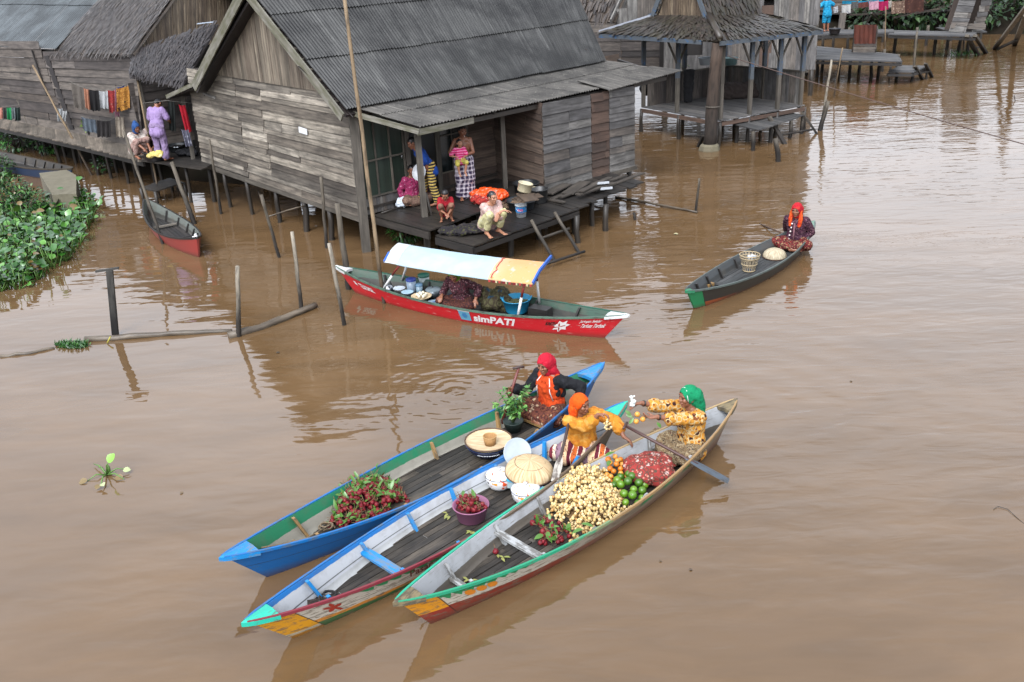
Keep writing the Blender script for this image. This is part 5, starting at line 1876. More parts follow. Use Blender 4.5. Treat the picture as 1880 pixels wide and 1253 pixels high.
pole((12, 215), (25, 262), .04, POLE_DARK, 'short dark pole at the left frame edge under the walkway', group=None)
pole((1862, 175), (1864, 186), .02, STILT, 'tiny twig poking out of the open water at far right', 'twig', None, 'twig')
# black squared post with a small cross-piece
bp_ = empty('square_post', P(201, 616), 'black squared post with a short cross-piece standing in the sky reflection', 'post')
b = P(201, 616); t = at_depth(201, 497, b.y)
mb = MB(); mb.board(b - V((0, 0, .8)), t, .10, .10, V((1, .2, 0))); mb.build('post', BLACKPOST, bp_)
mb = MB(); mb.board(t + V((-.22, -.02, .0)), t + V((.14, .05, .02)), .05, .03, V((0, 1, 0))); mb.build('cross_piece', BLACKPOST, bp_)
# floating logs
LOGM = wood('sodden_log', [(122, 110, 94), (104, 94, 82)], (54, 46, 38), .65, 2.0, (1.2, 10), .5, .6)
def log(pts, r, label):
    mb = MB()
    q = [P(x, y, z) for x, y, z in pts]
    full = []
    for a, b in zip(q, q[1:]):
        for k in range(4): full.append(lerp(a, b, k / 4) + V((rnd.gauss(0, .008), rnd.gauss(0, .008), rnd.gauss(0, .006))))
    full.append(q[-1])
    mb.tube(full, [r * rnd.uniform(.9, 1.1) * (1 - .35 * i / len(full)) for i in range(len(full))], 9)
    return mb.build('floating_log', LOGM, None, label, 'log')
log([(157, 624, .02), (270, 616, .03), (360, 611, .02), (426, 608, .0)], .055, 'long floating log in the sky reflection, tied to the black square post')
log([(421, 618, .02), (480, 601, .03), (540, 577, .04), (580, 560, .05)], .075, 'floating log running from the bleached pole towards the house')
log([(0, 656, .0), (60, 648, .01), (100, 640, .0)], .035, 'half sunk log at the left edge beside the floating grass')
log([(1130, 362, .03), (1200, 374, .05), (1280, 390, .03)], .03, 'thin floating bamboo between the closet and the dark stake')
log([(475, 352, .5), (490, 398, .5), (560, 378, .6)], .02, 'thin crooked stick hanging under the big house floor')
mb = MB()
b = P(202, 622, .06)
mb.tube([b + V((.03, -.03, .05)), b + V((0, -.06, 0)), b + V((-.03, -.07, -.05))], .012, 6)
mb.build('yellow_tie', plain('yellow_cord', (170, 160, 60), .7), None, 'yellow cord tie where the black post meets the log', 'cord')
# rope across the water
mb = MB()
ra = at_depth(1335, 103, P(1302, 276).y); rb = P(1990, 282, 1.05)
rb = lerp(ra, rb, (ra.z + .1) / max(.1, ra.z - rb.z))
pts = [lerp(ra, rb, i / 30) - V((0, 0, math.sin(PI * i / 30) * .15)) for i in range(31)]
mb.tube(pts, .012, 6)
mb.build('slack_rope', plain('brown_rope', (84, 68, 62), .9, .2, 60), None, 'long slack rope running from the trunk post across the open river', 'rope')

# ------------------------------------------------------------------ plants
HYA = leafmat('hyacinth_leaf', (24, 62, 18), (48, 100, 30), (92, 146, 54), .28)
HYD = leafmat('bush_leaf', (22, 56, 20), (44, 92, 30), (84, 132, 48), .4)
STEM = plain('plant_stem', (92, 128, 58), .5)

def round_leaf(mb, base, tip_dir, up, L, m=0):
    """cupped spoon-shaped blade"""
    d = V(tip_dir).normalized()
    n = V(up) - d * V(up).dot(d)
    n = n.normalized() if n.length > .01 else V((0, 0, 1))
    x = d.cross(n)
    rows, uv = [], []
    for i, (t, w) in enumerate(((0, .12), (.12, .62), (.35, .95), (.6, 1.0), (.82, .72), (1.0, .1))):
        c = V(base) + d * (L * t) - n * (.22 * L * t * t)
        ww = w * L * .48
        rows.append([c - x * ww + n * (.12 * L * w), c, c + x * ww + n * (.12 * L * w)])
        uv.append([(t, 0), (t, .5), (t, 1)])
    mb.grid(rows, m, True, False, uv)

def in_poly(x, y, pl):
    c = False
    for (x0, y0), (x1, y1) in zip(pl, pl[1:] + pl[:1]):
        if (y0 > y) != (y1 > y) and x < (x1 - x0) * (y - y0) / (y1 - y0) + x0: c = not c
    return c

hp = [(-120, 400), (0, 408), (60, 392), (118, 372), (150, 362), (182, 372), (184, 392), (164, 420), (150, 448), (128, 478), (84, 508), (52, 530), (10, 535), (-120, 560)]
mb = MB()
n = 0
while n < 1700:
    x, y = rnd.uniform(-120, 186), rnd.uniform(360, 560)
    if not in_poly(x, y, hp): continue
    n += 1
    b = P(x, y, 0)
    hgt = abs(rnd.gauss(.14, .12)) + .03 + .10 * (mnoise.noise(b * .9) + .4)
    hgt = max(.03, hgt)
    tip = b + V((rnd.gauss(0, .07), rnd.gauss(0, .07), hgt))
    mb.tube([b, lerp(b, tip, .6), tip], [.018, .012, .007], 4, 1)
    d = V((rnd.gauss(0, 1), rnd.gauss(-.25, 1), rnd.uniform(.1, .9)))
    round_leaf(mb, tip, d, V((rnd.gauss(0, .35), rnd.gauss(-.2, .35), 1)), rnd.uniform(.08, .19))
mb.build('water_hyacinth_mat', [HYA, STEM], kind='stuff', label='dense mat of floating water hyacinth along the left bank', cat='water hyacinth')
mb = MB()
rows = []
for i in range(12):
    rows.append([P(-120 + i * 25, 412 - i * 3, -.04), P(-120 + i * 24.5, 450 - i * 2, .10 + .05 * math.sin(i)), P(-120 + i * 24, 505 - i * 9, -.04)])
mb.grid(rows, 0, True, flip=True)
mb.build('root_mat', plain('root_mat_dark', (36, 40, 22), .9, .4, 6), kind='stuff', label='dark sodden root mat under the floating hyacinth', cat='root mat')
shrub('leafy_bush', 'dark leafy bush on the left bank above the hyacinth mat', P(12, 390, .05), .62, 900, HYD, .12, .06, 1.0, 'bush')
shrub('leafy_bush', 'low leafy bush at the left frame edge by the blue canoe', P(0, 322, .05), .45, 450, HYD, .11, .05, .8, 'bush')
shrub('leafy_bush', 'feathery bush between the concrete block and the hyacinth', P(52, 395, .05), .5, 650, HYD, .10, .05, .9, 'bush')
shrub('leafy_bush', 'small bush spilling from under the walkway at far left', P(30, 274, .1), .6, 420, LEAF_D, .14, .07, .8, 'bush')
shrub('leafy_bush', 'broad bush in the dark under the left walkway', P(95, 276, .1), .55, 350, LEAF_D, .14, .07, .8, 'bush')
shrub('leafy_bush', 'weeds sprouting in shade below the verandah deck', P(745, 440, .05), .35, 220, LEAF_D, .16, .04, .9, 'bush')
shrub('leafy_bush', 'small weeds under the walkway by the poles', P(190, 315, .05), .3, 120, LEAF_D, .10, .05, .9, 'bush')
# potted greens on the walkway
for (px, py, r, lab) in ((167, 250, .24, 'bright potted greens under the grey washing on the walkway'), (210, 258, .28, 'low trough of dark greens on the walkway by the wall'), (242, 252, .3, 'bushy potted plant behind the squatting washerwoman')):
    c = P(px, py, 1.03)
    rt = shrub('potted_plant', lab, c + V((0, .15, .12)), r, 190, LEAF_D if px > 180 else LEAF_Y, .1, .05, .8, 'potted plant')
    mb = MB(); mb.lathe([(0, -.12), (.12, -.12), (.15, .03), (.14, .03), (.12, .0), (0, 0)], c + V((0, .15, .12)), 14); mb.build('pot', plain('black_plastic_pot', (36, 34, 34), .6), rt)
# drifting single hyacinth plant
dp = empty('drifting_hyacinth', P(196, 872), 'small drifting water hyacinth sprig with one upright green leaf', 'water plant')
c = P(196, 872)
LFG = leafmat('fresh_leaf', (96, 150, 40), (120, 172, 52), None, .35)
LFP = leafmat('faded_leaf', (150, 170, 110), (170, 180, 130), None, .5)
LFB = leafmat('brown_leaf', (104, 84, 48), (120, 100, 60), None, .6)
mb = MB()
for ex, ey, z in ((199, 850, .2), (235, 862, .04), (185, 892, .05), (228, 880, .02), (172, 852, .03), (160, 884, .0), (180, 858, .03)):
    q = P(ex, ey, z)
    mb.tube([c, lerp(c, q, .5) + V((0, 0, .05)), q], [.012, .009, .005], 6)
mb.sphere(c + V((.01, .05, .05)), (.028, .028, .06), 8, 6)
mb.build('stems', STEM, dp)
for ex, ey, z, dx, L, m in ((199, 850, .2, (.35, .25, .6), .125, LFG), (226, 864, .05, (1, .1, .1), .085, LFP), (187, 888, .06, (.35, -.5, .1), .07, LFP), (212, 876, .03, (1, -.35, .0), .10, LFB), (183, 890, .04, (-.1, -.6, .0), .08, LFB), (160, 883, .02, (-1, -.2, 0), .1, LFB)):
    mb = MB(); round_leaf(mb, P(ex, ey, z), dx, (0, -.4, 1), L); mb.build('leaf', m, dp)
# floating grass clump
mb = MB()
for _ in range(420):
    a, r_ = rnd.uniform(0, 6.28), math.sqrt(rnd.uniform(0, 1))
    b = P(133 + 32 * r_ * math.cos(a), 635 + 6.5 * r_ * math.sin(a), 0)
    mb.leaf(b, V((rnd.gauss(0, .6), rnd.gauss(0, .6), .8)), V((rnd.gauss(0, 1), rnd.gauss(0, 1), .5)), rnd.uniform(.05, .10), .02, 0, .3, 2)
mb.build('grass_raft', LEAF_D, None, 'small raft of short grass floating beside the long log', 'grass raft')
# drifting bits
for px, py, col, lab, s_ in ((1237, 430, (168, 160, 120), 'pale drifting leaf in open water left of the canoe rower', .11), (1210, 1030, (92, 74, 52), 'small brown leaf drifting right of the fruit boat', .03), (507, 648, (70, 56, 40), 'dark leaf scrap drifting below the floating log', .06), (1265, 1046, (80, 62, 44), 'thin brown twig drifting in the near water', .035), (845, 862, (96, 78, 54), 'brown scrap floating beside the blue boat', .04),
                             (330, 905, (110, 90, 64), 'small tan leaf drifting left of the blue boat', .045), (1560, 700, (104, 86, 62), 'small brown leaf floating on the open river', .04)):
    mb = MB(); round_leaf(mb, P(px, py, .008), (1, rnd.uniform(-.4, .4), .03), (0, 0, 1), s_); mb.build('drifting_leaf', leafmat('drift_' + str(px), col, col), None, lab, 'leaf')
mb = MB()
q = [(1824, 936, .005), (1832, 930, .01), (1850, 935, .01), (1866, 950, .005), (1880, 962, .0)]
mb.tube([P(*x) for x in q], .003, 5)
mb.build('drifting_twig', STILT, None, 'fine curved twig floating near the right frame edge', 'twig')
# broken concrete block by the bank
cb = [(72, 318), (122, 312), (140, 322), (140, 356), (96, 358)]
mb = MB(); mb.poly([P(x, y, .52) for x, y in cb], .9, V((0, 0, 1)))
ob = mb.build('concrete_block', plain('pitted_concrete', (112, 106, 88), .9, .25, 6, dirt=(78, 72, 54), dsc=4, bump=.5), None, 'mossy slab-like concrete block on the left bank', 'concrete block')
# ------------------------------------------------------------------ people
def skinmat(name, rgb):
    n = N(name)
    co = n.coord('Object')
    c = lin(rgb)
    col = n.mix(n.noise(co, 14.0, 3), tuple(x * .86 for x in c), tuple(min(1, x * 1.1) for x in c))
    n.b.inputs['Subsurface Weight'].default_value = .06
    n.b.inputs['Subsurface Radius'].default_value = (.02, .008, .004)
    return n.done(col, .5, 0, .4)


SKIN = skinmat('brown_skin', (142, 92, 67))
SKIN_L = skinmat('light_brown_skin', (176, 124, 96))
HAIR = plain('black_hair', (20, 18, 20), .4, .3, 50)
EYE = plain('dark_eye', (26, 18, 16), .25)
LIP = plain('lip_skin', (122, 62, 54), .5)


def rotx(a): return Matrix.Rotation(a, 3, 'X')
def rotz(a): return Matrix.Rotation(a, 3, 'Z')
def roty(a): return Matrix.Rotation(a, 3, 'Y')


class Fig:
    def __init__(s, label, loc, face, pose='sit', sc=1.0, lean=0.0, side=0.0, twist=0.0, yaw=0.0, pitch=0.0, skin=SKIN, group=None, child=False, vox=.008):
        s.rz = math.atan2(-face[0], face[1])
        s.loc, s.sc, s.skin, s.vox = V(loc), sc, skin, vox
        s.root = local_root('person', loc, s.rz, label, 'person', group)
        s.Ri = rotz(-s.rz)
        hz = {'sit': .115, 'squat': .21, 'stand': .84}[pose]
        hy = {'sit': 0, 'squat': -.13, 'stand': 0}[pose]
        s.pose = pose
        T = rotx(-lean) @ roty(side)
        s.pel = V((0, hy, hz))
        up = lambda x, y, z: s.pel + T @ (rotz(twist * min(1, z / .4)) @ V((x, y, z)))
        s.waist, s.chest, s.neck = up(0, .0, .17), up(0, .005, .32), up(0, 0, .455)
        s.sho = {1: up(.158, 0, .415), -1: up(-.158, 0, .415)}
        s.up = up
        s.Tt = T @ rotz(twist)
        s.H = T.lerp(Matrix.Identity(3), .55).to_quaternion().to_matrix() @ rotz(twist * .6 + yaw) @ rotx(-pitch)
        hs = 1.22 if child else 1.0
        s.hs = hs
        s.hc = s.neck + (T @ V((0, .02, .07))) + s.H @ V((0, .015, .085 * hs))
        w = .092
        s.hip = {1: s.pel + V((w, 0, 0)), -1: s.pel + V((-w, 0, 0))}
        if pose == 'sit':
            s.kne = {1: V((.30, .26, .15)), -1: V((-.30, .26, .15))}
            s.ank = {1: V((-.04, .34, .07)), -1: V((.08, .26, .07))}
            s.toe = {1: V((-.17, .33, .05)), -1: V((.21, .27, .05))}
        elif pose == 'squat':
            s.kne = {1: V((.15, .24, .47)), -1: V((-.15, .24, .47))}
            s.ank = {1: V((.13, .05, .08)), -1: V((-.13, .05, .08))}
            s.toe = {1: V((.16, .24, .03)), -1: V((-.16, .24, .03))}
        else:
            s.kne = {1: V((.10, .03, .45)), -1: V((-.10, .03, .45))}
            s.ank = {1: V((.10, -.01, .07)), -1: V((-.10, -.01, .07))}
            s.toe = {1: V((.13, .18, .025)), -1: V((-.13, .18, .025))}
        s.arms = {}
        s.cap = []

    def L(s, p):
        """world point -> the figure's own frame at unit scale"""
        return (s.Ri @ (V(p) - s.loc)) / s.sc

    def D(s, d): return s.Ri @ V(d)

    def arm(s, side, tgt, hint=(0, -.3, -1), d=None, n=None, curl=.35, world=True, la=.275, lb=.245):
        a = s.sho[side]
        w = s.L(tgt) if world else V(tgt)
        v = w - a
        D = v.length
        if D > (la + lb) * .995:
            w = a + v * ((la + lb) * .995 / D); v = w - a; D = v.length
        dn = v / D
        x = (la * la - lb * lb + D * D) / (2 * D)
        h = math.sqrt(max(0, la * la - x * x))
        hv = V(hint) - dn * V(hint).dot(dn)
        hv = hv.normalized() if hv.length > 1e-3 else V((0, -1, 0))
        e = a + dn * x + hv * h
        d = (s.D(d) if (d is not None and world) else V(d) if d is not None else (w - e)).normalized()
        n = (s.D(n) if (n is not None and world) else V(n) if n is not None else V((0, .3, -1)))
        n = (n - d * n.dot(d)).normalized()
        s.arms[side] = (a, e, w, d, n, curl)

    def build(s):
        mb = MB()
        c = []
        s.torso = [(s.up(-.055, 0, .0), .105, s.up(-.05, 0, .17), .09), (s.up(.055, 0, .0), .105, s.up(.05, 0, .17), .09),
                   (s.up(-.05, 0, .17), .09, s.up(-.068, .0, .33), .10), (s.up(.05, 0, .17), .09, s.up(.068, .0, .33), .10),
                   (s.up(-.12, -.005, .405), .055, s.up(.12, -.005, .405), .055), (s.up(0, .01, .30), .10, s.up(0, -.01, .40), .075)]
        c += s.torso
        c += [(s.up(-.10, -.01, .43), .045, s.neck, .05), (s.up(.10, -.01, .43), .045, s.neck, .05)]
        c.append((s.neck - V((0, 0, .06)), .056, s.hc + s.H @ V((0, -.02, -.06)), .05))
        for sd in (1, -1):
            if sd in s.arms:
                a, e, w, d, n, curl = s.arms[sd]
                c += [(a, .052, e, .040), (e, .041, w, .026)]
                c += s.hand(sd, w, d, n, curl)
            h, k, an, t = s.hip[sd], s.kne[sd], s.ank[sd], s.toe[sd]
            c += [(h, .088, k, .058), (k, .057, lerp(k, an, .35), .052), (lerp(k, an, .35), .052, an, .034)]
            f = (t - an); f.z = 0
            f.normalize()
            c += [(an - f * .035 - V((0, 0, .02)), .034, an + f * .06 - V((0, 0, .015)), .034), (an + f * .05 + V((0, 0, -.02)), .032, t, .026)]
            q = V((-f.y, f.x, 0))
            for i in range(5):
                b = t + q * (i - 2) * .016
                c.append((b, .014, b + f * (.045 - abs(i - (1 if sd > 0 else 3)) * .006), .011))
        capsules(mb, [(p0 * s.sc, r0 * s.sc, p1 * s.sc, r1 * s.sc) for p0, r0, p1, r1 in c])
        # the head with its face
        k = s.sc * s.hs
        hd = lambda x, y, z: (s.hc * s.sc + s.H @ (V((x, y, z)) * k))
        for q, r in (((0, -.012, .022), (.074, .092, .09)), ((0, .022, -.045), (.057, .062, .072)), ((0, .055, -.094), (.030, .028, .026)),
                     ((.038, .056, -.022), (.028, .028, .028)), ((-.038, .056, -.022), (.028, .028, .028)), ((.077, -.012, -.008), (.012, .024, .034)), ((-.077, -.012, -.008), (.012, .024, .034))):
            mb.sphere(hd(*q), tuple(x * k for x in r), 14, 10, 0, s.H)
        cp = [(hd(0, .080, .012), .011 * k, hd(0, .096, -.026), .0145 * k), (hd(-.042, .068, .030), .016 * k, hd(.042, .068, .030), .016 * k),
              (hd(-.014, .086, -.029), .010 * k, hd(.014, .086, -.029), .010 * k), (hd(-.018, .079, -.060), .011 * k, hd(.018, .079, -.060), .011 * k)]
        capsules(mb, cp)
        remesh(mb, s.vox, 2).build('body', s.skin, s.root)
        for sd in (1, -1):
            e = MB(); e.sphere(hd(sd * .033, .0785, .004), (.0115 * k, .006 * k, .0052 * k), 10, 6, 0, s.H); e.build('eye', EYE, s.root)
            e = MB(); e.tube([hd(sd * .018, .090, .026), hd(sd * .034, .088, .032), hd(sd * .050, .074, .026)], [.0022 * k, .0028 * k, .002 * k], 6); e.build('eyebrow', HAIR, s.root)
        e = MB(); e.tube([hd(-.022, .086, -.061), hd(0, .0925, -.060), hd(.022, .086, -.061)], [.004 * k, .007 * k, .004 * k], 6, flat=.7); e.build('mouth', LIP, s.root)
        s.hd, s.k = hd, k
        return s

    def hand(s, sd, w, d, n, curl):
        # thumb side: palm n, fingers d, for the right hand (+1) the thumb lies on n x d
        t = (n.cross(d) if sd > 0 else d.cross(n)).normalized() * 1.0
        out = []
        for i, L in enumerate((.072, .081, .076, .060)):
            o = t * ((1.5 - i) * .0205)
            b = w + d * (.082 - abs(i - 1.2) * .004) + o
            out.append((w + d * .012 + o * .55, .0175, b, .0125))
            p, ang = b, .12
            for j, f in enumerate((.45, .32, .23)):
                ang += curl * (.8 if j else .65)
                q = p + (d * math.cos(ang) + n * math.sin(ang)) * (L * f * 1.05)
                out.append((p, .0098 - .0008 * j, q, .0092 - .0008 * j))
                p = q
        b = w + d * .022 + t * .026
        k1 = b + (d * .62 + t * .62 + n * .35).normalized() * .042
        k2 = k1 + (d * .8 + t * (.25 - .3 * curl) + n * (.3 + .5 * curl)).normalized() * .034
        out += [(w + d * .015 + t * .008, .017, b, .015), (b, .0135, k1, .0112), (k1, .0108, k2, .009)]
        return out

    # -- clothes ---------------------------------------------------------
    def _mk(s, name, caps, mat, vox=None, wr=.012, wsc=11.0, cut=None, smooth=4, spheres=()):
        mb = MB()
        capsules(mb, [(V(p0) * s.sc, r0 * s.sc, V(p1) * s.sc, r1 * s.sc) for p0, r0, p1, r1 in caps])
        for q, r, M in spheres: mb.sphere(q, r, 16, 12, 0, M)
        return remesh(mb, vox or .011, smooth, wr * 1.35 * s.sc, wsc, cut, rnd.uniform(0, 50), .6).build(name, mat, s.root)

    def shirt(s, mat, sleeve=.5, grow=.017, hem=-.04, name='shirt', loose=.012, wr=.011, sleeve_mat=None, open_neck=True):
        c = [(p0, r0 + grow, p1, r1 + grow) for p0, r0, p1, r1 in s.torso]
        c += [(s.up(-.06, .0, hem), .115 + grow, s.up(-.055, 0, .12), .10 + grow), (s.up(.06, .0, hem), .115 + grow, s.up(.055, 0, .12), .10 + grow)]
        sl = []
        for sd, (a, e, w, d, n, cu) in s.arms.items():
            if sleeve <= 1:
                m = lerp(a, e, sleeve)
                sl.append((a, .058 + grow, m, .046 + grow + loose))
            else:
                m = lerp(e, w, sleeve - 1)
                sl += [(a, .056 + grow, e, .046 + grow), (e, .045 + grow, m, .032 + grow + loose)]
        nk = s.neck * s.sc
        ax = (s.Tt @ V((0, .35, 1))).normalized()
        cut = (lambda p: (V(p) - nk).dot(ax) > .022 * s.sc and (V(p) - nk - s.Tt @ V((0, .03, 0))).length < .088 * s.sc) if open_neck else None
        if sleeve_mat is None:
            return s._mk(name, c + sl, mat, wr=wr, cut=cut)
        o = s._mk(name, c, mat, wr=wr, cut=cut)
        for x in ((sl[i:i + (2 if sleeve > 1 else 1)]) for i in range(0, len(sl), 2 if sleeve > 1 else 1)):
            s._mk('sleeve', x, sleeve_mat, wr=wr)
        return o

    def lower(s, mat, to=.85, grow=.016, web=True, name='sarong', flare=.0, wr=.013):
        c = [(s.pel + V((-.06, 0, .03)), .125, s.pel + V((.06, 0, .03)), .125)]
        for sd in (1, -1):
            h, k, an = s.hip[sd], s.kne[sd], s.ank[sd]
            c.append((h, .095 + grow, k, .064 + grow))
            if to > 0:
                c.append((k, .062 + grow, lerp(k, an, to), .048 + grow + flare))
        if web:
            if s.pose == 'sit':
                m = (s.kne[1] + s.kne[-1]) / 2
                for x in (-.16, -.08, 0, .08, .16):
                    c.append((s.pel + V((x * .6, .08, -.02)), .085, V((x, m.y + .03, .085)), .075))
                c.append((s.kne[1] + V((-.02, -.02, -.05)), .07, s.kne[-1] + V((.02, -.02, -.05)), .07))
            elif s.pose == 'squat':
                c.append((s.kne[1], .06, s.kne[-1], .06))
                c.append((lerp(s.kne[1], s.hip[1], .5), .07, lerp(s.kne[-1], s.hip[-1], .5), .07))
                a, b = lerp(s.kne[1], s.ank[1], to), lerp(s.kne[-1], s.ank[-1], to)
                c += [(lerp(s.kne[1], a, f), .05, lerp(s.kne[-1], b, f), .05) for f in (.3, .6, .9)]
            else:
                for f in (.2, .4, .6, .8, 1.0):
                    a, b = lerp(s.kne[1], s.ank[1], to * f), lerp(s.kne[-1], s.ank[-1], to * f)
                    c.append((a + V((.01 * f, 0, 0)), .07 + grow, b - V((.01 * f, 0, 0)), .07 + grow))
                    a, b = lerp(s.hip[1], s.kne[1], f), lerp(s.hip[-1], s.kne[-1], f)
                    c.append((a, .085 + grow, b, .085 + grow))
        return s._mk(name, c, mat, wr=wr, wsc=9)

    def scarf(s, mat, drape=(), wide=.062, high=.088, name='headscarf', back=True, wr=.0055):
        k = s.k
        hd = s.hd
        sp = [(hd(0, -.018, .024), (.089 * k, .107 * k, .104 * k), s.H)]
        caps = []
        mb = MB()
        for q, r, M in sp: mb.sphere(q, r, 18, 12, 0, M)
        w = [(hd(0, -.03, -.01), .09 * k, hd(0, -.035, -.10), .08 * k)] if back else [(hd(0, -.045, .0), .08 * k, hd(0, -.055, -.06), .06 * k)]
        for p0, r0, p1, r1 in drape: w.append((hd(*p0), r0 * k, hd(*p1), r1 * k))
        capsules(mb, w)
        Hi = s.H.inverted()
        c0 = s.hc * s.sc
        def cut(p):
            q = (Hi @ (V(p) - c0)) / k
            return q.y > .022 and (q.x / wide) ** 2 + ((q.z + .028) / high) ** 2 < 1
        o = remesh(mb, .0085, 3, wr * s.sc, 15, cut, rnd.uniform(0, 40)).build(name, mat, s.root)
        sol = o.modifiers.new('thickness', 'SOLIDIFY')
        sol.thickness = .006
        sol.offset = 1
        return o

    def hair(s, mat=HAIR, bun=False, long=False):
        k, hd = s.k, s.hd
        mb = MB()
        mb.sphere(hd(0, -.020, .030), (.081 * k, .094 * k, .090 * k), 16, 12, 0, s.H)
        w = [(hd(0, -.05, .0), .07 * k, hd(0, -.06, -.05), .045 * k)]
        if bun: w.append((hd(0, -.115, .0), .038 * k, hd(0, -.13, -.01), .034 * k))
        if long: w.append((hd(0, -.06, -.02), .07 * k, hd(0, -.06, -.16), .05 * k))
        capsules(mb, w)
        Hi = s.H.inverted()
        c0 = s.hc * s.sc
        def cut(p):
            q = (Hi @ (V(p) - c0)) / k
            return q.y > .03 and abs(q.x) < .064 and q.z < .058 or (q.y > -.01 and q.z < -.02)
        return remesh(mb, .009, 2, .004, 40, cut, rnd.uniform(0, 40)).build('hair', mat, s.root)


def W3(x, y): return V((x, y, 0)).normalized()
BIG = .0058
# ---- the woman in the blue boat -----------------------------------------------------
f1 = -b1.d
p = b1.at(.828, .03)
g = Fig('woman in red headscarf and black-sleeved orange shirt holding a red paddle in the blue boat', p, f1, 'sit', 1.07, lean=.10, yaw=.10, pitch=.12, vox=BIG)
pad_top, pad_bot = at_depth(952, 676, p.y - .12), at_depth(926, 762, p.y - .22)
hand = lerp(pad_top, pad_bot, .45)
g.arm(1, hand + V((.02, .02, 0)), (0.2, -.6, -.8), d=W3(-1, -.5), n=V((-.3, -.8, -.2)), curl=1.05)
g.arm(-1, P(1064, 748, .34), (-.5, -.6, .1), d=W3(.4, -.2) + V((0, 0, -.9)), n=V((0, 0, -1)), curl=.5)
g.build()
ORSH = cloth('orange_polo_cloth', (236, 84, 28), [(214, 66, 22)], 6, kind='n')
BLKC = cloth('black_sleeve_cloth', (26, 27, 32), [(42, 42, 48)], 9, kind='n')
BATIK1 = cloth('brown_batik', (118, 66, 52), [(206, 178, 146), (72, 36, 34), (150, 96, 60)], 11)
g.shirt(ORSH, 1.85, sleeve_mat=BLKC)
# dark raglan shoulders, white piping and open collar
for sd in (1, -1):
    g._mk('raglan_panel', [(g.up(sd * .10, -.01, .44), .040, g.up(sd * .165, -.005, .39), .070), (g.up(sd * .135, .035, .34), .045, g.up(sd * .15, .03, .24), .035), (g.up(sd * .11, -.06, .4), .06, g.up(sd * .12, -.06, .2), .06)], BLKC, wr=.004)
    mb = MB()
    mb.tube([g.up(sd * .062, .055, .445) * g.sc, g.up(sd * .098, .098, .39) * g.sc, g.up(sd * .102, .118, .30) * g.sc, g.up(sd * .125, .10, .17) * g.sc], .0065, 6)
    mb.build('piping', plain('white_piping', (230, 228, 224), .7), g.root)
    mb = MB()
    mb.tube([g.up(sd * .062, -.03, .475) * g.sc, g.up(sd * .058, .045, .455) * g.sc, g.up(sd * .022, .105, .385) * g.sc], [.016, .018, .008], 8, flat=.5)
    mb.build('collar', ORSH, g.root)
g.lower(BATIK1, .55)
SC_RED = cloth('red_scarf_cloth', (206, 24, 52), [(226, 50, 70)], 8, kind='n')
g.scarf(SC_RED, [((.05, -.05, -.08), .05, (.115, -.09, -.2), .04), ((-.06, -.04, -.08), .05, (-.07, -.08, -.17), .05), ((-.02, -.075, 0), .07, (0, -.1, -.16), .06)], .058, .080)
rd = empty('paddle', lerp(pad_top, pad_bot, .5), 'red-brown paddle held upright by the red-scarfed woman in the blue boat', 'paddle')
PADR = plain('red_brown_wood', (104, 46, 38), .5, .25, 12)
mb = MB(); mb.tube([pad_top, lerp(pad_top, pad_bot, .5), pad_bot + (pad_bot - pad_top) * .6], [.018, .019, .02], 9); mb.build('shaft', PADR, rd)
mb = MB(); mb.tube([pad_top + V((-.07, -.02, .005)), pad_top + V((0, 0, .012)), pad_top + V((.07, .02, .005))], [.017, .02, .017], 8); mb.build('grip', plain('dark_grip_wood', (66, 48, 44), .6), rd)

# ---- the woman in the white boat, turning to the fruit boat ------------------------------------
p = b2.at(.852, .02)
g = Fig('woman in orange headscarf and yellow blouse turning aside, gripping the fruit boat', p, V((-.22, -.97, 0)), 'sit', 1.0, lean=.10, side=.04, twist=.62, yaw=.72, pitch=.10, vox=BIG)
grip = P(1158, 812, .34)
lng = P(1108, 772, .74)
g.arm(-1, grip - W3(.8, -.25) * .08 + V((0, 0, .06)), (-.3, -.6, .2), d=V((.8, -.35, -.45)), n=V((-.25, -.3, -.9)), curl=.45)
g.arm(1, lng + V((-.06, .02, .06)), (.6, -.2, -.8), d=V((.9, -.1, .12)), n=V((.1, -.5, -.8)), curl=.75)
g.build()
YEL = cloth('yellow_blouse', (232, 152, 48), [(222, 132, 40), (240, 176, 84)], 7, kind='n')
g.shirt(YEL, 1.55, loose=.022, grow=.02, hem=-.06)
g._mk('blouse_flowers', [(g.up(-.09, .05, -.05), .085, g.up(.09, .05, -.05), .085)], cloth('purple_flower_hem', (222, 142, 52), [(112, 60, 92), (140, 84, 110)], 18), wr=.01)
STRIPE = stripes('striped_sarong', [(0, (112, 34, 48)), (.14, (226, 206, 178)), (.17, (196, 98, 40)), (.34, (226, 206, 178)), (.37, (100, 30, 46)), (.50, (228, 190, 150)), (.70, (214, 190, 160)), (.74, (140, 110, 124)), (.9, (226, 206, 178))], 'x', .33, fleck=((70, 30, 34), 34.0), wob=.006)
g.lower(STRIPE, .8)
SC_OR = cloth('orange_scarf_cloth', (250, 98, 12), [(240, 80, 6)], 8, kind='n')
g.scarf(SC_OR, [((.0, -.07, .0), .075, (.01, -.085, -.12), .065), ((.05, -.06, -.06), .05, (.055, -.06, -.16), .045)], .068, .10, back=False)

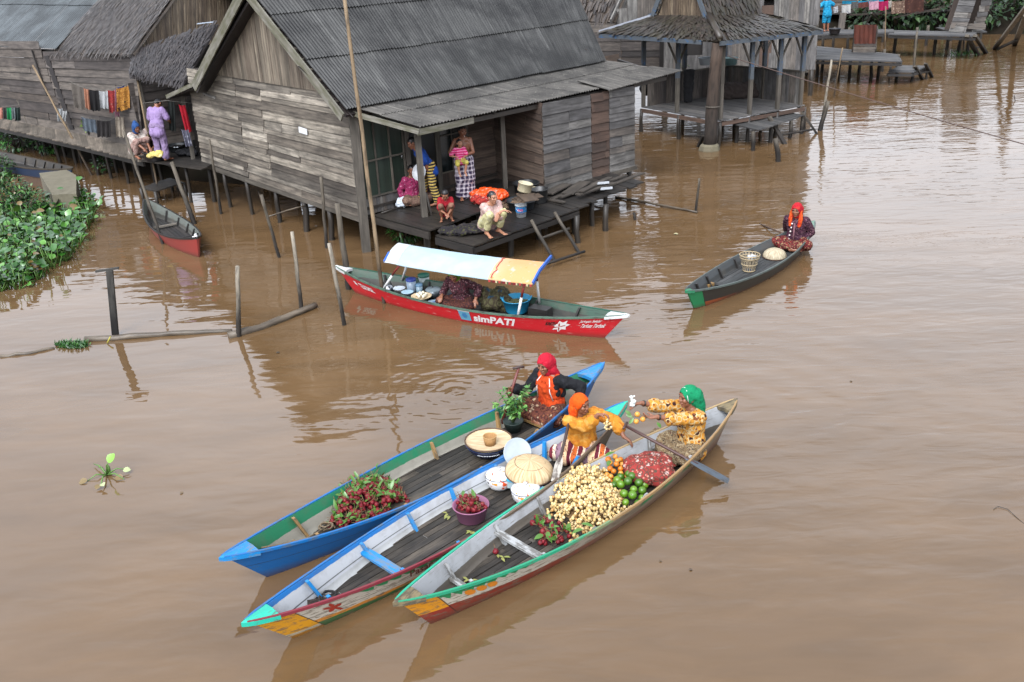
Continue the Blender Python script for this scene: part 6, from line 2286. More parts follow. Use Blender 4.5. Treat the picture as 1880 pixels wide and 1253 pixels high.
# ---- the woman in the fruit boat, arms stretched out ------------------------------------------
p = b3.at(.835, .02)
g = Fig('woman in green headscarf and patterned yellow blouse reaching out fruit and a plastic bag', p, V((-.93, -.38, 0)), 'sit', 1.07, lean=.04, twist=0.05, yaw=-.12, pitch=.02, vox=BIG)
bagp, orp = at_depth(1168, 741, p.y - .02), at_depth(1190, 768, p.y - .33)
g.arm(1, bagp + V((.06, 0, .0)), (.3, 0, -1), d=W3(-1, -.1), n=V((0, -.4, -.9)), curl=.6)
g.arm(-1, orp + V((.09, .02, .0)), (-.3, 0, -1), d=W3(-1, -.1), n=V((0, .2, 1)), curl=.5)
g.build()
YEL2 = cloth('patterned_yellow_blouse', (226, 158, 60), [(66, 32, 34), (232, 204, 150), (150, 84, 40)], 9.5)
g.shirt(YEL2, 1.35, loose=.024, grow=.02, hem=-.05)
BATIK3 = cloth('cream_batik', (158, 134, 100), [(104, 56, 50), (196, 178, 144), (70, 60, 50), (120, 96, 70)], 13)
g.lower(BATIK3, .8)
SC_GR = cloth('green_scarf_cloth', (12, 150, 98), [(8, 128, 84)], 8, kind='n')
g.scarf(SC_GR, [((-.03, -.08, .02), .072, (-.03, -.125, -.12), .06), ((-.03, -.125, -.12), .058, (-.04, -.15, -.26), .03), ((.03, -.05, -.06), .05, (.03, -.07, -.15), .04)], .066, .098, back=False)
mb = MB()
mb.tube([g.hd(sx * .078, .042 - abs(z - .05) * .1, z * .92) for sx, z in ((-1, -.02), (-.93, .05), (-.6, .105), (0, .13), (.6, .105), (.93, .05), (1, -.02))], .006, 6)
mb.build('scarf_border', plain('white_trim', (214, 222, 214), .8), g.root)
for sd in (1, -1):
    a, e, w_, d, n_, cu = g.arms[sd]
    mb = MB()
    c = (lerp(e, w_, .88)) * g.sc
    q = (w_ - e).normalized().to_track_quat('Z', 'Y').to_matrix()
    mb.lathe([(.034, -.012), (.038, 0), (.034, .012), (.03, 0)], c, 14, 0, q)
    mb.build('bracelet', plain('dark_bangle', (44, 34, 30), .35), g.root)

# ---- the rower of the small canoe ---------------------------------------------------------------
p = fc.at(.84, .0)
g = Fig('woman in red and orange veil and dark purple blouse rowing the small canoe', p, V((-.55, -.83, 0)), 'sit', 1.04, lean=.06, yaw=-.05, pitch=.08, vox=.0075)
pa, pb = P(1393, 411, -.02), at_depth(1484, 448, p.y - .42)
g.arm(1, lerp(pa, pb, .60), (.5, -.6, -.5), d=V((.2, -.6, -.6)), n=V((.3, -.3, -.8)), curl=1.0)
g.arm(-1, lerp(pa, pb, .86), (-.6, -.5, -.5), d=V((-.3, -.6, -.6)), n=V((.3, -.3, -.8)), curl=1.0)
g.build()
PUR = cloth('purple_velvet_blouse', (60, 24, 46), [(92, 42, 66), (40, 16, 34), (150, 110, 116)], 20, kind='n')
g.shirt(PUR, 1.7, grow=.02)
mb = MB()
for k in range(5): mb.sphere(g.up(.045 + .012 * k, .125, .37 - .075 * k) * g.sc, .017, 8, 6)
mb.build('blouse_beads', plain('pearl_bead', (226, 216, 212), .3), g.root)
mb = MB(); mb.tube([g.up(0, .12, .38) * g.sc, g.up(0, .135, .2) * g.sc, g.up(0, .135, .06) * g.sc], [.03, .045, .05], 8, flat=.35); mb.build('blouse_front', cloth('lilac_front', (148, 104, 112), [(110, 70, 84)], 12), g.root)
g.lower(cloth('rust_batik', (122, 40, 38), [(164, 132, 96), (60, 28, 30), (178, 150, 112)], 14), .7)
g.scarf(cloth('crimson_veil', (196, 26, 44), [(214, 60, 50)], 7, kind='n'), [((-.02, -.06, 0), .08, (0, -.08, -.14), .075)], .056, .085)
for sd in (1, -1):
    mb = MB()
    capsules(mb, [(g.hd(sd * .085, .0, -.02), .028, g.hd(sd * .095, .045, -.16), .04), (g.hd(sd * .095, .045, -.16), .04, g.hd(sd * .08, .075, -.27), .035)])
    remesh(mb, .008, 2, .006, 18).build('veil_tail', cloth('orange_veil_edge', (230, 92, 30), [(206, 50, 30)], 8, kind='n'), g.root)
rd = empty('paddle', lerp(pa, pb, .5), 'brown paddle lying across the lap of the canoe rower', 'paddle')
mb = MB(); mb.tube([pa, lerp(pa, pb, .5), pb], [.018, .018, .017], 8); mb.build('shaft', plain('brown_paddle_wood', (96, 72, 56), .6, .2, 9), rd)
e = pa + (pa - pb).normalized() * .45
mb = MB(); mb.tube([lerp(pa, pb, .02), lerp(pa, e, .4), e], [.02, .065, .05], 8, flat=.25); mb.build('blade', plain('brown_paddle_wood', (96, 72, 56), .6, .2, 9), rd)

# ---- the cook under the awning of the red boat ---------------------------------------------------
p = sp.at(.47, .05)
g = Fig('food seller in dark speckled blouse bending under the boat awning', p, V((-.5, -.86, 0)), 'sit', .98, lean=.34, yaw=.2, pitch=.35, vox=.008)
g.arm(1, p + V((-.35, -.12, .25)), (.5, -.3, -.6), curl=.5)
g.arm(-1, p + V((.22, -.3, .22)), (-.5, -.3, -.6), curl=.5)
g.build()
g.shirt(cloth('speckled_blouse', (62, 40, 46), [(196, 158, 160), (120, 52, 66), (30, 24, 34)], 26), 1.6)
g.lower(cloth('dark_red_sarong', (62, 30, 32), [(40, 22, 26), (110, 60, 40)], 16), .8)
g.scarf(cloth('lime_headcloth', (112, 160, 44), [(140, 180, 60)], 9, kind='n'))

# ---- squatting woman on the lower deck --------------------------------------------------------------
p = P(902, 431, .62)
g = Fig('woman in pale pink shirt and cream trousers squatting on the deck corner', p, V((.52, -.85, 0)), 'squat', .98, lean=.42, yaw=.12, pitch=-.06, skin=SKIN_L, vox=.0075)
g.arm(1, V((-.13, .30, .52)), (.4, -.3, -.8), d=V((-.9, .3, -.2)), n=V((0, .2, -1)), world=False, curl=.3)
g.arm(-1, V((.05, .36, .50)), (-.4, -.3, -.8), d=V((.5, .4, -.7)), n=V((0, -.6, -.6)), world=False, curl=.25)
g.build()
g.shirt(cloth('pale_pink_shirt', (222, 188, 178), [(236, 214, 206), (206, 160, 156)], 12, kind='n'), .95, loose=.022)
g.lower(cloth('cream_trousers', (222, 214, 160), [(232, 226, 184)], 9, kind='n'), .72, web=False, name='trousers')
g.hair(bun=True)
# ---- boy in red ---------------------------------------------------------------------------------------
p = P(820, 404, .74)
g = Fig('small boy in red shirt squatting on the upper deck edge with legs apart', p, V((.1, -1, 0)), 'squat', .70, lean=.4, pitch=.45, child=True, vox=.008)
g.arm(1, V((.03, .34, .27)), (.6, -.3, -.4), world=False)
g.arm(-1, V((-.04, .36, .25)), (-.6, -.3, -.4), world=False)
g.build()
g.shirt(cloth('red_boy_shirt', (176, 26, 42), [(206, 70, 80)], 10), .85, loose=.015)
g.lower(cloth('tan_shorts', (150, 110, 90), [(120, 90, 76)], 10, kind='n'), 0, web=False, name='shorts')
g.hair()
# ---- man in blue bending forward -----------------------------------------------------------------------
p = P(793, 377, .74)
g = Fig('person in royal blue shirt and black-yellow striped trousers bending behind the awning post', p, V((-.95, -.3, 0)), 'stand', .97, lean=.50, pitch=.2, vox=.008)
g.kne = {1: V((.13, .10, .45)), -1: V((-.12, -.02, .45))}
g.ank = {1: V((.16, .18, .07)), -1: V((-.12, -.12, .07))}
g.toe = {1: V((.19, .37, .03)), -1: V((-.13, .06, .03))}
basin = at_depth(772, 317, p.y - .12)
g.arm(1, basin + V((.10, .15, .0)), (.3, -.4, -.6), curl=.6)
g.arm(-1, basin + V((.17, -.02, -.03)), (-.3, -.4, -.6), curl=.6)
g.build()
g.shirt(cloth('royal_blue_shirt', (34, 84, 178), [(26, 66, 150)], 9, kind='n'), .85, loose=.02, hem=-.12)
g.lower(stripes('striped_trousers', [(0, (34, 32, 44)), (.5, (206, 176, 96))], 'z', .062, wob=.002), .92, web=False, name='trousers', flare=.01)
g.hair()
mb = MB()
R = (V((-.55, -.8, .35))).to_track_quat('Z', 'Y').to_matrix()
mb.lathe([(0, 0), (.12, 0), (.165, .05), (.175, .055), (.17, .06), (.12, .012), (0, .012)], basin, 24, 0, R)
mb.build('enamel_basin', plain('white_enamel', (190, 192, 195), .25), None, 'white enamel basin held by the person in blue', 'basin')
# ---- seated woman in pink ----------------------------------------------------------------------------------
p = P(758, 373, .74)
g = Fig('woman in pink patterned blouse sitting against the dark doorway', p, V((.55, -.8, 0)), 'sit', .98, lean=.08, yaw=-.1, pitch=.05, vox=.008)
g.arm(1, V((.2, -.02, .06)), (.4, -.5, 0), world=False)
g.arm(-1, V((-.12, .28, .2)), (-.6, -.3, -.3), world=False)
g.build()
g.shirt(cloth('pink_print_blouse', (188, 62, 112), [(226, 150, 180), (150, 40, 90)], 20), 1.7)
g.lower(cloth('dim_sarong', (126, 96, 84), [(90, 60, 58), (150, 126, 104)], 16), .7)
g.hair()
# ---- shirtless man and the little girl -----------------------------------------------------------------------
p = P(856, 365, .74)
g = Fig('bare-chested man in purple checked sarong smoking, with a small girl on his arm', p, V((.25, -.97, 0)), 'stand', .985, yaw=.25, pitch=.1, vox=.008)
g.arm(1, V((.10, .19, 1.08)), (.8, -.3, -.5), d=V((-1, .1, .1)), n=V((0, -.4, .9)), world=False)
g.arm(-1, V((.02, .24, .98)), (-.8, -.2, -.5), d=V((1, .1, .1)), n=V((0, -.5, .9)), world=False)
g.build()
CHK = N('checked_sarong')
_x = CHK.coord('Object')
_s = CHK.sep(_x)
_a = CHK.math('GREATER_THAN', CHK.math('FRACT', CHK.math('MULTIPLY', CHK.math('ADD', _s[0], _s[1]), 11)), .62)
_b = CHK.math('GREATER_THAN', CHK.math('FRACT', CHK.math('MULTIPLY', _s[2], 11)), .62)
CHKM = CHK.done(CHK.mix(CHK.math('MULTIPLY', CHK.math('ADD', _a, _b), .5), lin((54, 42, 70)), lin((216, 206, 214))), .85, 0, .2)
g.lower(CHKM, .95, grow=.03)
g.hair()
mb = MB(); mb.tube([g.hd(.012, .092, -.062), g.hd(.03, .15, -.08)], .006, 6); mb.build('cigarette', plain('white_cigarette', (230, 226, 220), .8), g.root)
q = p + V((-.06, -.26, 0)) + V((0, 0, .80))
k = Fig('little girl in striped pink shirt and yellow shorts carried by the man', q, V((.35, -.94, 0)), 'sit', .58, lean=-.02, yaw=.3, child=True, skin=SKIN_L, vox=.008)
k.kne = {1: V((.17, .22, .05)), -1: V((-.15, .24, .08))}
k.ank = {1: V((.13, .2, -.27)), -1: V((-.08, .22, -.27))}
k.toe = {1: V((.13, .32, -.36)), -1: V((-.08, .34, -.36))}
k.arm(1, V((.2, .15, .3)), (.6, -.3, -.4), world=False)
k.arm(-1, V((-.05, .3, .3)), (-.6, -.3, -.4), world=False)
k.build()
k.shirt(stripes('pink_stripe_shirt', [(0, (204, 40, 106)), (.6, (232, 130, 170))], 'z', .05), .8)
k.lower(cloth('yellow_shorts', (216, 200, 96), [(226, 214, 130)], 9, kind='n'), .1, web=False, name='shorts')
k.hair(long=True)
# ---- washing corner on the left --------------------------------------------------------------------------------
p = P(300, 296, 1.03)
g = Fig('person in lavender shirt and trousers seen from behind, standing at the washing corner', p, V((.25, .97, 0)), 'stand', 1.0, lean=.24, pitch=1.1, vox=.009)
g.arm(1, V((.20, .34, .86)), (.5, -.6, -.3), world=False)
g.arm(-1, V((-.20, .32, .84)), (-.5, -.6, -.3), world=False)
g.build()
LAV = cloth('lavender_cloth', (172, 146, 196), [(156, 130, 182)], 8, kind='n')
g.shirt(LAV, .8, hem=-.14, loose=.015, grow=.016, wr=.006)
g.lower(cloth('lavender_trousers', (156, 134, 172), [(140, 118, 158)], 8, kind='n'), .88, grow=.014, web=False, name='trousers', flare=.02)
g.hair()
p = P(258, 290, 1.03)
g = Fig('squatting washerwoman with blue headcloth and white blouse on the walkway', p, V((.75, -.66, 0)), 'squat', .98, lean=.32, pitch=.1, vox=.009)
g.arm(1, V((.05, .46, .22)), (.5, -.3, -.4), world=False)
g.arm(-1, V((-.08, .46, .22)), (-.5, -.3, -.4), world=False)
g.build()
g.shirt(cloth('white_blouse', (218, 206, 196), [(196, 170, 160)], 12), .8)
g.lower(cloth('pale_rose_sarong', (178, 142, 132), [(154, 116, 110), (200, 172, 160)], 14), .8)
g.scarf(cloth('blue_headcloth', (46, 86, 146), [(70, 110, 170)], 8, kind='n'), [((0, -.06, .05), .07, (0, -.05, .12), .05), ((-.04, -.06, -.06), .05, (-.04, -.07, -.2), .04)])
p = P(285, 284, 1.03) + V((0, .1, 0))
g = Fig('washerwoman with white head cloth crouching behind the dark washtub', p, V((-.2, -.98, 0)), 'squat', .92, lean=.75, pitch=.5, vox=.009)
g.arm(1, V((.12, .5, .2)), (.5, -.3, -.4), world=False)
g.arm(-1, V((-.12, .5, .2)), (-.5, -.3, -.4), world=False)
g.build()
g.shirt(cloth('grey_pink_blouse', (190, 158, 150), [(160, 130, 126)], 12), .9)
g.lower(cloth('brown_sarong', (96, 70, 62), [(70, 50, 48)], 14), .8)
g.scarf(cloth('white_headcloth', (214, 196, 188), [(196, 176, 168)], 9, kind='n'))
# ---- far figure --------------------------------------------------------------------------------------------------
p = P(1516, 59, 1.03)
g = Fig('distant person in bright cyan top and shorts standing among the far washing', p, V((-.3, .9, 0)), 'stand', 1.0, lean=.2, vox=.012)
g.arm(1, V((.2, .2, 1.1)), (.8, -.4, -.3), world=False)
g.arm(-1, V((-.2, .25, 1.1)), (-.8, -.4, -.3), world=False)
g.build()
CY = cloth('cyan_cloth', (24, 150, 196), [(60, 180, 216)], 9)
g.shirt(CY, .7, hem=-.1, grow=.03)
g.lower(CY, 0, grow=.03, web=False, name='shorts')
g.hair()
# ------------------------------------------------------------------ fruit
RAM = N('rambutan_skin')
_co = RAM.coord('Object')
_c = RAM.ramp(RAM.noise(_co, 60.0, 3), [(.32, lin((66, 6, 18))), (.55, lin((128, 16, 30))), (.8, lin((170, 62, 50)))])
_c = RAM.mix(RAM.math('MULTIPLY', RAM.island(), .5), _c, lin((120, 18, 36)))
RAMM = RAM.done(_c, .6, 0, .3)
TWIG = plain('fruit_twig', (124, 98, 66), .8, .25, 30)
FLEAF = leafmat('fruit_leaf', (44, 84, 28), (78, 122, 42), (128, 152, 68), .4)
LAN = N('longkong_skin')
_c = LAN.ramp(LAN.island(), [(0, lin((200, 164, 98))), (.45, lin((226, 196, 136))), (.8, lin((236, 212, 160))), (1, lin((190, 140, 76)))])
_c = LAN.mix(LAN.ramp(LAN.noise(LAN.coord('Object'), 55.0, 3, .6), [(.56, 0), (.7, .6)]), _c, lin((140, 100, 58)))
LANM = LAN.done(_c, .5, 0, .35)


def spiky(mb, c, r):
    k = len(mb.v)
    mb.sphere(c, (r, r, r * 1.1), 14, 10)
    for i in range(k, len(mb.v)):
        d = mb.v[i] - V(c)
        mb.v[i] = V(c) + d * (1 + rnd.choice((-.04, .0, .05, .22)))


def rambutan_bunch(name='rambutan_bunch', n=6, leaves=2):
    root = empty(name, (0, 0, 0))
    mb, tw, lf = MB(), MB(), MB()
    for i in range(n):
        p = V((rnd.gauss(0, .035), rnd.gauss(0, .035), rnd.uniform(.0, .05)))
        spiky(mb, p, rnd.uniform(.019, .027))
        tw.tube([V((0, 0, .02)), p], [.004, .003], 5)
    for _ in range(8):
        d = V((rnd.gauss(0, 1), rnd.gauss(0, 1), rnd.uniform(.2, 1.2))).normalized()
        tw.tube([V((0, 0, .02)), d * rnd.uniform(.06, .13) + V((0, 0, .02))], [.004, .002], 5)
    mb.build('fruit', RAMM, root)
    tw.build('twigs', TWIG, root)
    for _ in range(leaves):
        lf = MB()
        d = V((rnd.gauss(0, 1), rnd.gauss(0, 1), rnd.uniform(.1, .9)))
        lf.leaf(V((rnd.gauss(0, .02), rnd.gauss(0, .02), .05)), d, V((rnd.gauss(0, .4), rnd.gauss(0, .4), 1)), rnd.uniform(.07, .12), rnd.uniform(.032, .05), 0, .3, 4)
        lf.build('leaf', FLEAF, root)
    return root


def langsat_bunch(n=14):
    root = empty('longkong_bunch', (0, 0, 0))
    mb, tw = MB(), MB()
    ax = V((rnd.gauss(0, 1), rnd.gauss(0, 1), .15)).normalized()
    for i in range(n):
        t = rnd.uniform(-.095, .095)
        d = V((rnd.gauss(0, 1), rnd.gauss(0, 1), rnd.gauss(.3, 1)))
        d = (d - ax * d.dot(ax)).normalized()
        p = ax * t + d * rnd.uniform(.016, .052)
        r = rnd.uniform(.0145, .019)
        mb.sphere(p, (r, r, r * 1.08), 10, 7)
    tw.tube([ax * -.1, ax * .1], [.005, .004], 5)
    mb.build('fruit', LANM, root)
    tw.build('stalk', TWIG, root)
    return root


def scatter(protos, spots, labels, cat, group):
    """labels: list, one per spot"""
    used = set()
    for i, (p, lab) in enumerate(zip(spots, labels)):
        pr = protos[i % len(protos)]
        o = pr if i < len(protos) else copy_tree(pr)
        o.location = p
        o.rotation_euler = (rnd.uniform(-.4, .4), rnd.uniform(-.4, .4), rnd.uniform(0, 6.28))
        sc = rnd.uniform(.9, 1.12)
        o.scale = (sc, sc, sc)
        tag(o, lab, cat, group)


def heap_spots(poly, n, zf, zt, gap=0.0):
    """points over a mound whose plan is the polygon (photo pixels at floor height)"""
    w = [P(x, y, zf) for x, y in poly]
    cx, cy = sum(p.x for p in w) / len(w), sum(p.y for p in w) / len(w)
    xs, ys = [p.x for p in w], [p.y for p in w]
    out = []
    pl = [(p.x, p.y) for p in w]
    tries = 0
    while len(out) < n and tries < 20000:
        tries += 1
        x, y = rnd.uniform(min(xs), max(xs)), rnd.uniform(min(ys), max(ys))
        if not in_poly(x, y, pl): continue
        if gap and any((x - o.x) ** 2 + (y - o.y) ** 2 < (gap * (1 - tries / 24000)) ** 2 for o in out): continue
        # distance to the rim, 0 at the rim .. 1 in the middle
        m = 9
        for (x0, y0), (x1, y1) in zip(pl, pl[1:] + pl[:1]):
            dx, dy = x1 - x0, y1 - y0
            t = max(0, min(1, ((x - x0) * dx + (y - y0) * dy) / (dx * dx + dy * dy)))
            m = min(m, math.hypot(x - x0 - t * dx, y - y0 - t * dy))
        h = min(1, m / .3)
        z = zf + (zt - zf) * math.sin(h * PI / 2)
        out.append(V((x, y, z)))
    return out


# mound cores keep the heaps from being hollow
def mound(name, poly, zf, zt, mat, label, cat):
    w = [P(x, y, zf) for x, y in poly]
    c = sum(w, V((0, 0, 0))) / len(w)
    mb = MB()
    rows = []
    for k in range(5):
        f = 1 - k / 4 * .95
        rows.append([lerp(c, p, f * .92) + V((0, 0, (zt - zf) * math.sin((1 - f) * PI / 2) - .035)) for p in w])
    mb.grid(rows, 0, True, True)
    return mb.build(name, mat, None, label, cat)


# rambutan heap in the blue boat
zf = b1.zf + .02
poly = [(601, 930), (640, 895), (688, 878), (728, 900), (738, 922), (700, 945), (655, 966), (612, 966)]
mound('heap_core', poly, zf, zf + .13, plain('dark_core_fill', (54, 28, 24), .9, .4, 20, bump=.4), 'dark twig litter under the rambutan heap in the blue boat', 'filler')
protos = [rambutan_bunch(n=5, leaves=3) for _ in range(7)]
sp1 = heap_spots(poly, 84, zf, zf + .15, .11)
scatter(protos, sp1, ['bunch of dark red rambutans with leaves in the big heap in the blue boat'] * 84, 'fruit bunch', 'rambutan bunches heaped in the blue boat')
# langsat heap in the fruit boat
zf = b3.zf + .02
poly3 = [(1006, 912), (1030, 886), (1072, 868), (1106, 872), (1128, 905), (1148, 930), (1128, 952), (1088, 978), (1062, 972), (1022, 948)]
mound('heap_core', poly3, zf, zf + .20, plain('straw_core_fill', (116, 88, 52), .9, .4, 20, bump=.4), 'dry stalk litter under the longkong heap in the fruit boat', 'filler')
protos = [langsat_bunch(19) for _ in range(6)]
sp3 = heap_spots(poly3, 100, zf, zf + .22, .12)
scatter(protos, sp3, ['bunch of cream longkong fruit in the large heap in the fruit boat'] * 100, 'fruit bunch', 'longkong bunches heaped in the fruit boat')
o = copy_tree(protos[0]); o.location = P(1052, 990, zf + .03); tag(o, 'small bunch of cream longkong lying apart beside the near gunwale', 'fruit bunch')
o['group'] = 'loose longkong bunches'
for q, lab in ((lng + V((.05, -.06, -.02)), 'bunch of cream longkong held up by the woman in orange scarf'),):
    o = copy_tree(protos[1]); o.location = q; o.rotation_euler = (0, 1.2, .4); o.scale = (.9, .9, .9); tag(o, lab, 'fruit bunch'); o['group'] = 'loose longkong bunches'
# rambutans at the foot of that heap
protos = [rambutan_bunch(n=7, leaves=4) for _ in range(4)]
pts = [P(x, y, zf + z) for x, y, z in ((990, 968, .03), (1012, 978, .05), (1006, 960, .09), (1020, 992, .02), (1036, 978, .03), (1000, 990, .02))]
scatter(protos, pts, ['leafy bunch of red rambutans at the foot of the longkong heap'] * 6, 'fruit bunch', 'rambutan bunches beside the longkong heap')
one = empty('rambutan', P(910, 1013, zf + .02), 'single red rambutan lying alone behind the white thwart', 'fruit')
mb = MB(); spiky(mb, P(910, 1013, zf + .03), .028); mb.build('fruit', RAMM, one)
mb = MB(); mb.tube([P(910, 1009, zf + .05), P(906, 998, zf + .07)], [.003, .002], 5); mb.build('twig', TWIG, one)
# oranges
ORM = plain('orange_peel', (214, 122, 28), .45, .14, 12, bump=.15)
ORM2 = plain('pale_orange_peel', (222, 152, 62), .45, .14, 12, bump=.15)
LIM = N('green_citrus_peel')
_c = LIM.ramp(LIM.n('ShaderNodeObjectInfo').outputs['Random'], [(0, lin((44, 84, 18))), (.5, lin((92, 136, 24))), (1, lin((132, 166, 38)))])
_c = LIM.mix(LIM.noise(LIM.coord('Object'), 9.0, 3), _c, lin((76, 120, 26)))
LIM.bump(LIM.noise(LIM.coord('Object'), 160.0, 2), .15, .004)
LIMM = LIM.done(_c, .38, 0, .45)
def citrus(name, r, mat, label, group):
    mb = MB()
    mb.sphere((0, 0, 0), (r, r, r * .95), 18, 12)
    ob = mb.build(name, mat, None, label, 'fruit', group, origin=(0, 0, 0))
    mb = MB(); mb.tube([(0, 0, r * .92), (0, 0, r * 1.02)], [.006, .004], 6); mb.build('stem_button', TWIG, ob)
    return ob
c0 = citrus('orange_fruit', .033, ORM, 'small orange in the pile between the longkong heap and the cloth bundle', 'oranges piled in the fruit boat')
c1 = citrus('orange_fruit', .032, ORM2, 'small orange in the pile between the longkong heap and the cloth bundle', 'oranges piled in the fruit boat')
poly = [(1090, 866), (1104, 848), (1128, 836), (1146, 846), (1158, 866), (1146, 884), (1118, 886)]
def pile(protos, poly, n, zf, zt, r):
    out = []
    t = 0
    while len(out) < n and t < 3000:
        t += 1
        q = heap_spots(poly, 1, zf, zt)[0]
        if all((q - o).length > r * (1.8 - .5 * t / 3000) for o in out): out.append(q)
    for i, q in enumerate(out):
        o = protos[i] if i < len(protos) else copy_tree(protos[i % len(protos)])
        o.location = q
        o.rotation_euler = (rnd.uniform(-1.2, 1.2), rnd.uniform(-1.2, 1.2), rnd.uniform(0, 6))
        s_ = rnd.uniform(.88, 1.1)
        o.scale = (s_, s_, s_)
    return out
pile([c0, c1], poly, 44, zf + .03, zf + .24, .032)
l0 = citrus('green_citrus', .046, LIMM, 'green citrus fruit piled by the batik bundle in the fruit boat', 'green citrus piled in the fruit boat')
pile([l0], [(1118, 900), (1130, 880), (1156, 868), (1184, 884), (1190, 906), (1172, 926), (1146, 930)], 19, zf + .045, zf + .2, .046)
for (x, y, z, a) in ((1112, 838, .27, (.6, .3, .3)), (1120, 846, .26, (-.2, -.6, .2)), (1068, 962, .2, (.9, -.4, .2)), (1070, 972, .2, (-.9, -.3, .1))):
    mb = MB(); mb.leaf(P(x, y, zf + z), a, (0, 0, 1), .12, .055, 0, .3, 4); mb.build('loose_leaf', FLEAF, None, 'single green fruit leaf lying on the fruit piles of the fruit boat', 'leaf', 'leaves among the piled fruit')
# cloth bundle
mb = MB()
c = P(1192, 878, zf)
mb.sphere(c + V((0, 0, .13)), (.30, .24, .15), 22, 14, 0, rotz(.7))
mb.sphere(c + V((.08, -.1, .1)), (.2, .16, .12), 18, 12)
mb.sphere(c + V((-.12, .06, .13)), (.18, .16, .12), 18, 12)
mb.tube([c + V((.1, .2, .16)), c + V((.24, .24, .12)), c + V((.32, .16, .04))], [.06, .05, .03], 9)
remesh(mb, .014, 3, .022, 7).build('cloth_bundle', cloth('red_batik_bundle', (168, 62, 56), [(226, 196, 186), (96, 76, 64), (214, 150, 130)], 12), None, 'big knotted bundle in red batik cloth before the woman in green', 'bundle')

# ------------------------------------------------------------------ paddles lying about
def paddle(a, b, blade_at, label, m_shaft, m_blade, w=.065, grip=True, frac=.36):
    rt = empty('paddle', lerp(a, b, .5), label, 'paddle')
    k = lerp(a, b, 1 - frac)
    mb = MB(); mb.tube([a, lerp(a, k, .5), k, lerp(k, b, .3)], [.017, .018, .019, .014], 9); mb.build('shaft', m_shaft, rt)
    d = (b - a).normalized()
    sd = d.cross(V((0, 0, 1))).normalized()
    rows = []
    for i in range(9):
        t = i / 8
        ww = w * (.35 + .65 * min(1, t * 3.2)) * (1.0 if t < .95 else .93)
        c = lerp(k, b, t)
        n = sd.cross(d) * (.014 * (1 - t * .6))
        rows.append([c - sd * ww, c + n, c + sd * ww, c - n])
    mb = MB(); mb.grid(rows, 0, False, True); mb.add(rows[-1], [(0, 1, 2, 3)], [(0, 0)] * 4); mb.add(rows[0], [(3, 2, 1, 0)], [(0, 0)] * 4)
    mb.build('blade', m_blade, rt)
    if grip:
        q = d.cross(V((0, 0, 1))).normalized()
        mb = MB(); mb.tube([a - q * .075, a + V((0, 0, .004)), a + q * .075], [.014, .018, .014], 8); mb.build('grip', m_shaft, rt)
    return rt
PW = plain('dark_red_brown_wood', (74, 46, 40), .45, .25, 14)
PG = worn('grey_paddle_paint', (72, 82, 92), (58, 56, 54), .5, .5)
ga = P(1148, 782, .62); gm = b3.pt(.735, 1.0, -1) + V((0, 0, .035))
gb = P(1338, 884, .12)
paddle(ga, gb, .6, 'long dark paddle with grey blade laid across the fruit boat over the water', PW, PG, .06, True, .42)
paddle(P(1046, 772, .62), P(1018, 884, .28), .6, 'worn whitish paddle leaning by the striped sarong in the white boat', plain('dark_shaft_wood', (66, 50, 46), .6), worn('peeling_white_blade', (178, 172, 162), (74, 62, 54), .8, .7), .045, False, .42)

# ------------------------------------------------------------------ baskets, bowls and trays
WOVEN = N('woven_bamboo')
_u = WOVEN.sep(WOVEN.coord('UV'))
_st = WOVEN.noise(WOVEN.coord('UV', (70, 1.5, 1)), 1.0, 3, .6)
_c = WOVEN.mix(WOVEN.ramp(_st, [(.3, 0), (.7, 1)]), lin((164, 134, 92)), lin((226, 202, 162)))
WOVEN.bump(_st, .4, .006)
WOVENM = WOVEN.done(_c, .75, 0, .25)
TRAYM = N('woven_tray')
_co = TRAYM.coord('Object')
_w1 = TRAYM.noise(TRAYM.coord('Object', (7, 70, 7), (0, 0, .5)), 1.0, 3, .6)
_c = TRAYM.mix(TRAYM.ramp(_w1, [(.3, 0), (.7, 1)]), lin((178, 150, 112)), lin((228, 208, 172)))
TRAYM.bump(_w1, .3, .004)
TRAYMM = TRAYM.done(_c, .75, 0, .25)
RIMD = plain('dark_cane_rim', (86, 62, 44), .7, .25, 30)
NAVY = plain('navy_enamel', (24, 40, 84), .3)
PALEW = N('pale_woven_palm')
_st = PALEW.noise(PALEW.coord('UV', (46, 2.2, 1)), 1.0, 4, .6)
PALEW.bump(_st, .6, .012)
PALEW = PALEW.done(PALEW.mix(PALEW.ramp(_st, [(.3, 0), (.7, 1)]), lin((140, 124, 98)), lin((212, 200, 172))), .8, 0, .2)
def dome_cover(c, r, h, label, tilt=None, pale=WOVENM):
    rt = empty('woven_cover', c, label, 'food cover')
    M = tilt or Matrix.Identity(3)
    mb = MB()
    prof = [(r * math.cos(t * PI / 2) ** .9, h * math.sin(t * PI / 2) ** 1.0) for t in [i / 10 for i in range(11)]]
    prof = [(r * 1.0, -.012)] + prof
    prof[-1] = (.004, h)
    k = len(mb.v)
    mb.lathe(prof, c, 40, 0, M)
    for i in range(k, len(mb.v)):
        mb.v[i] += V((0, 0, .006 * mnoise.noise(mb.v[i] * 14)))
    mb.build('dome', pale, rt)
    mb = MB(); mb.tube([c + M @ V((r * math.cos(a), r * math.sin(a), -.008)) for a in [2 * PI * i / 40 for i in range(41)]], .009, 6, caps=False); mb.build('cane_rim', RIMD, rt)
    if pale is WOVENM:
        mb = MB(); mb.tube([c + M @ V((r * .62 * math.cos(a), r * .62 * math.sin(a), h * .80)) for a in [2 * PI * i / 40 for i in range(41)]], .0035, 5, caps=False); mb.build('cane_hoop', RIMD, rt)
    return rt
dome_cover(P(972, 866, .27), .275, .155, 'large round woven dome cover resting on the enamel pots', rotx(.06) @ roty(.08))
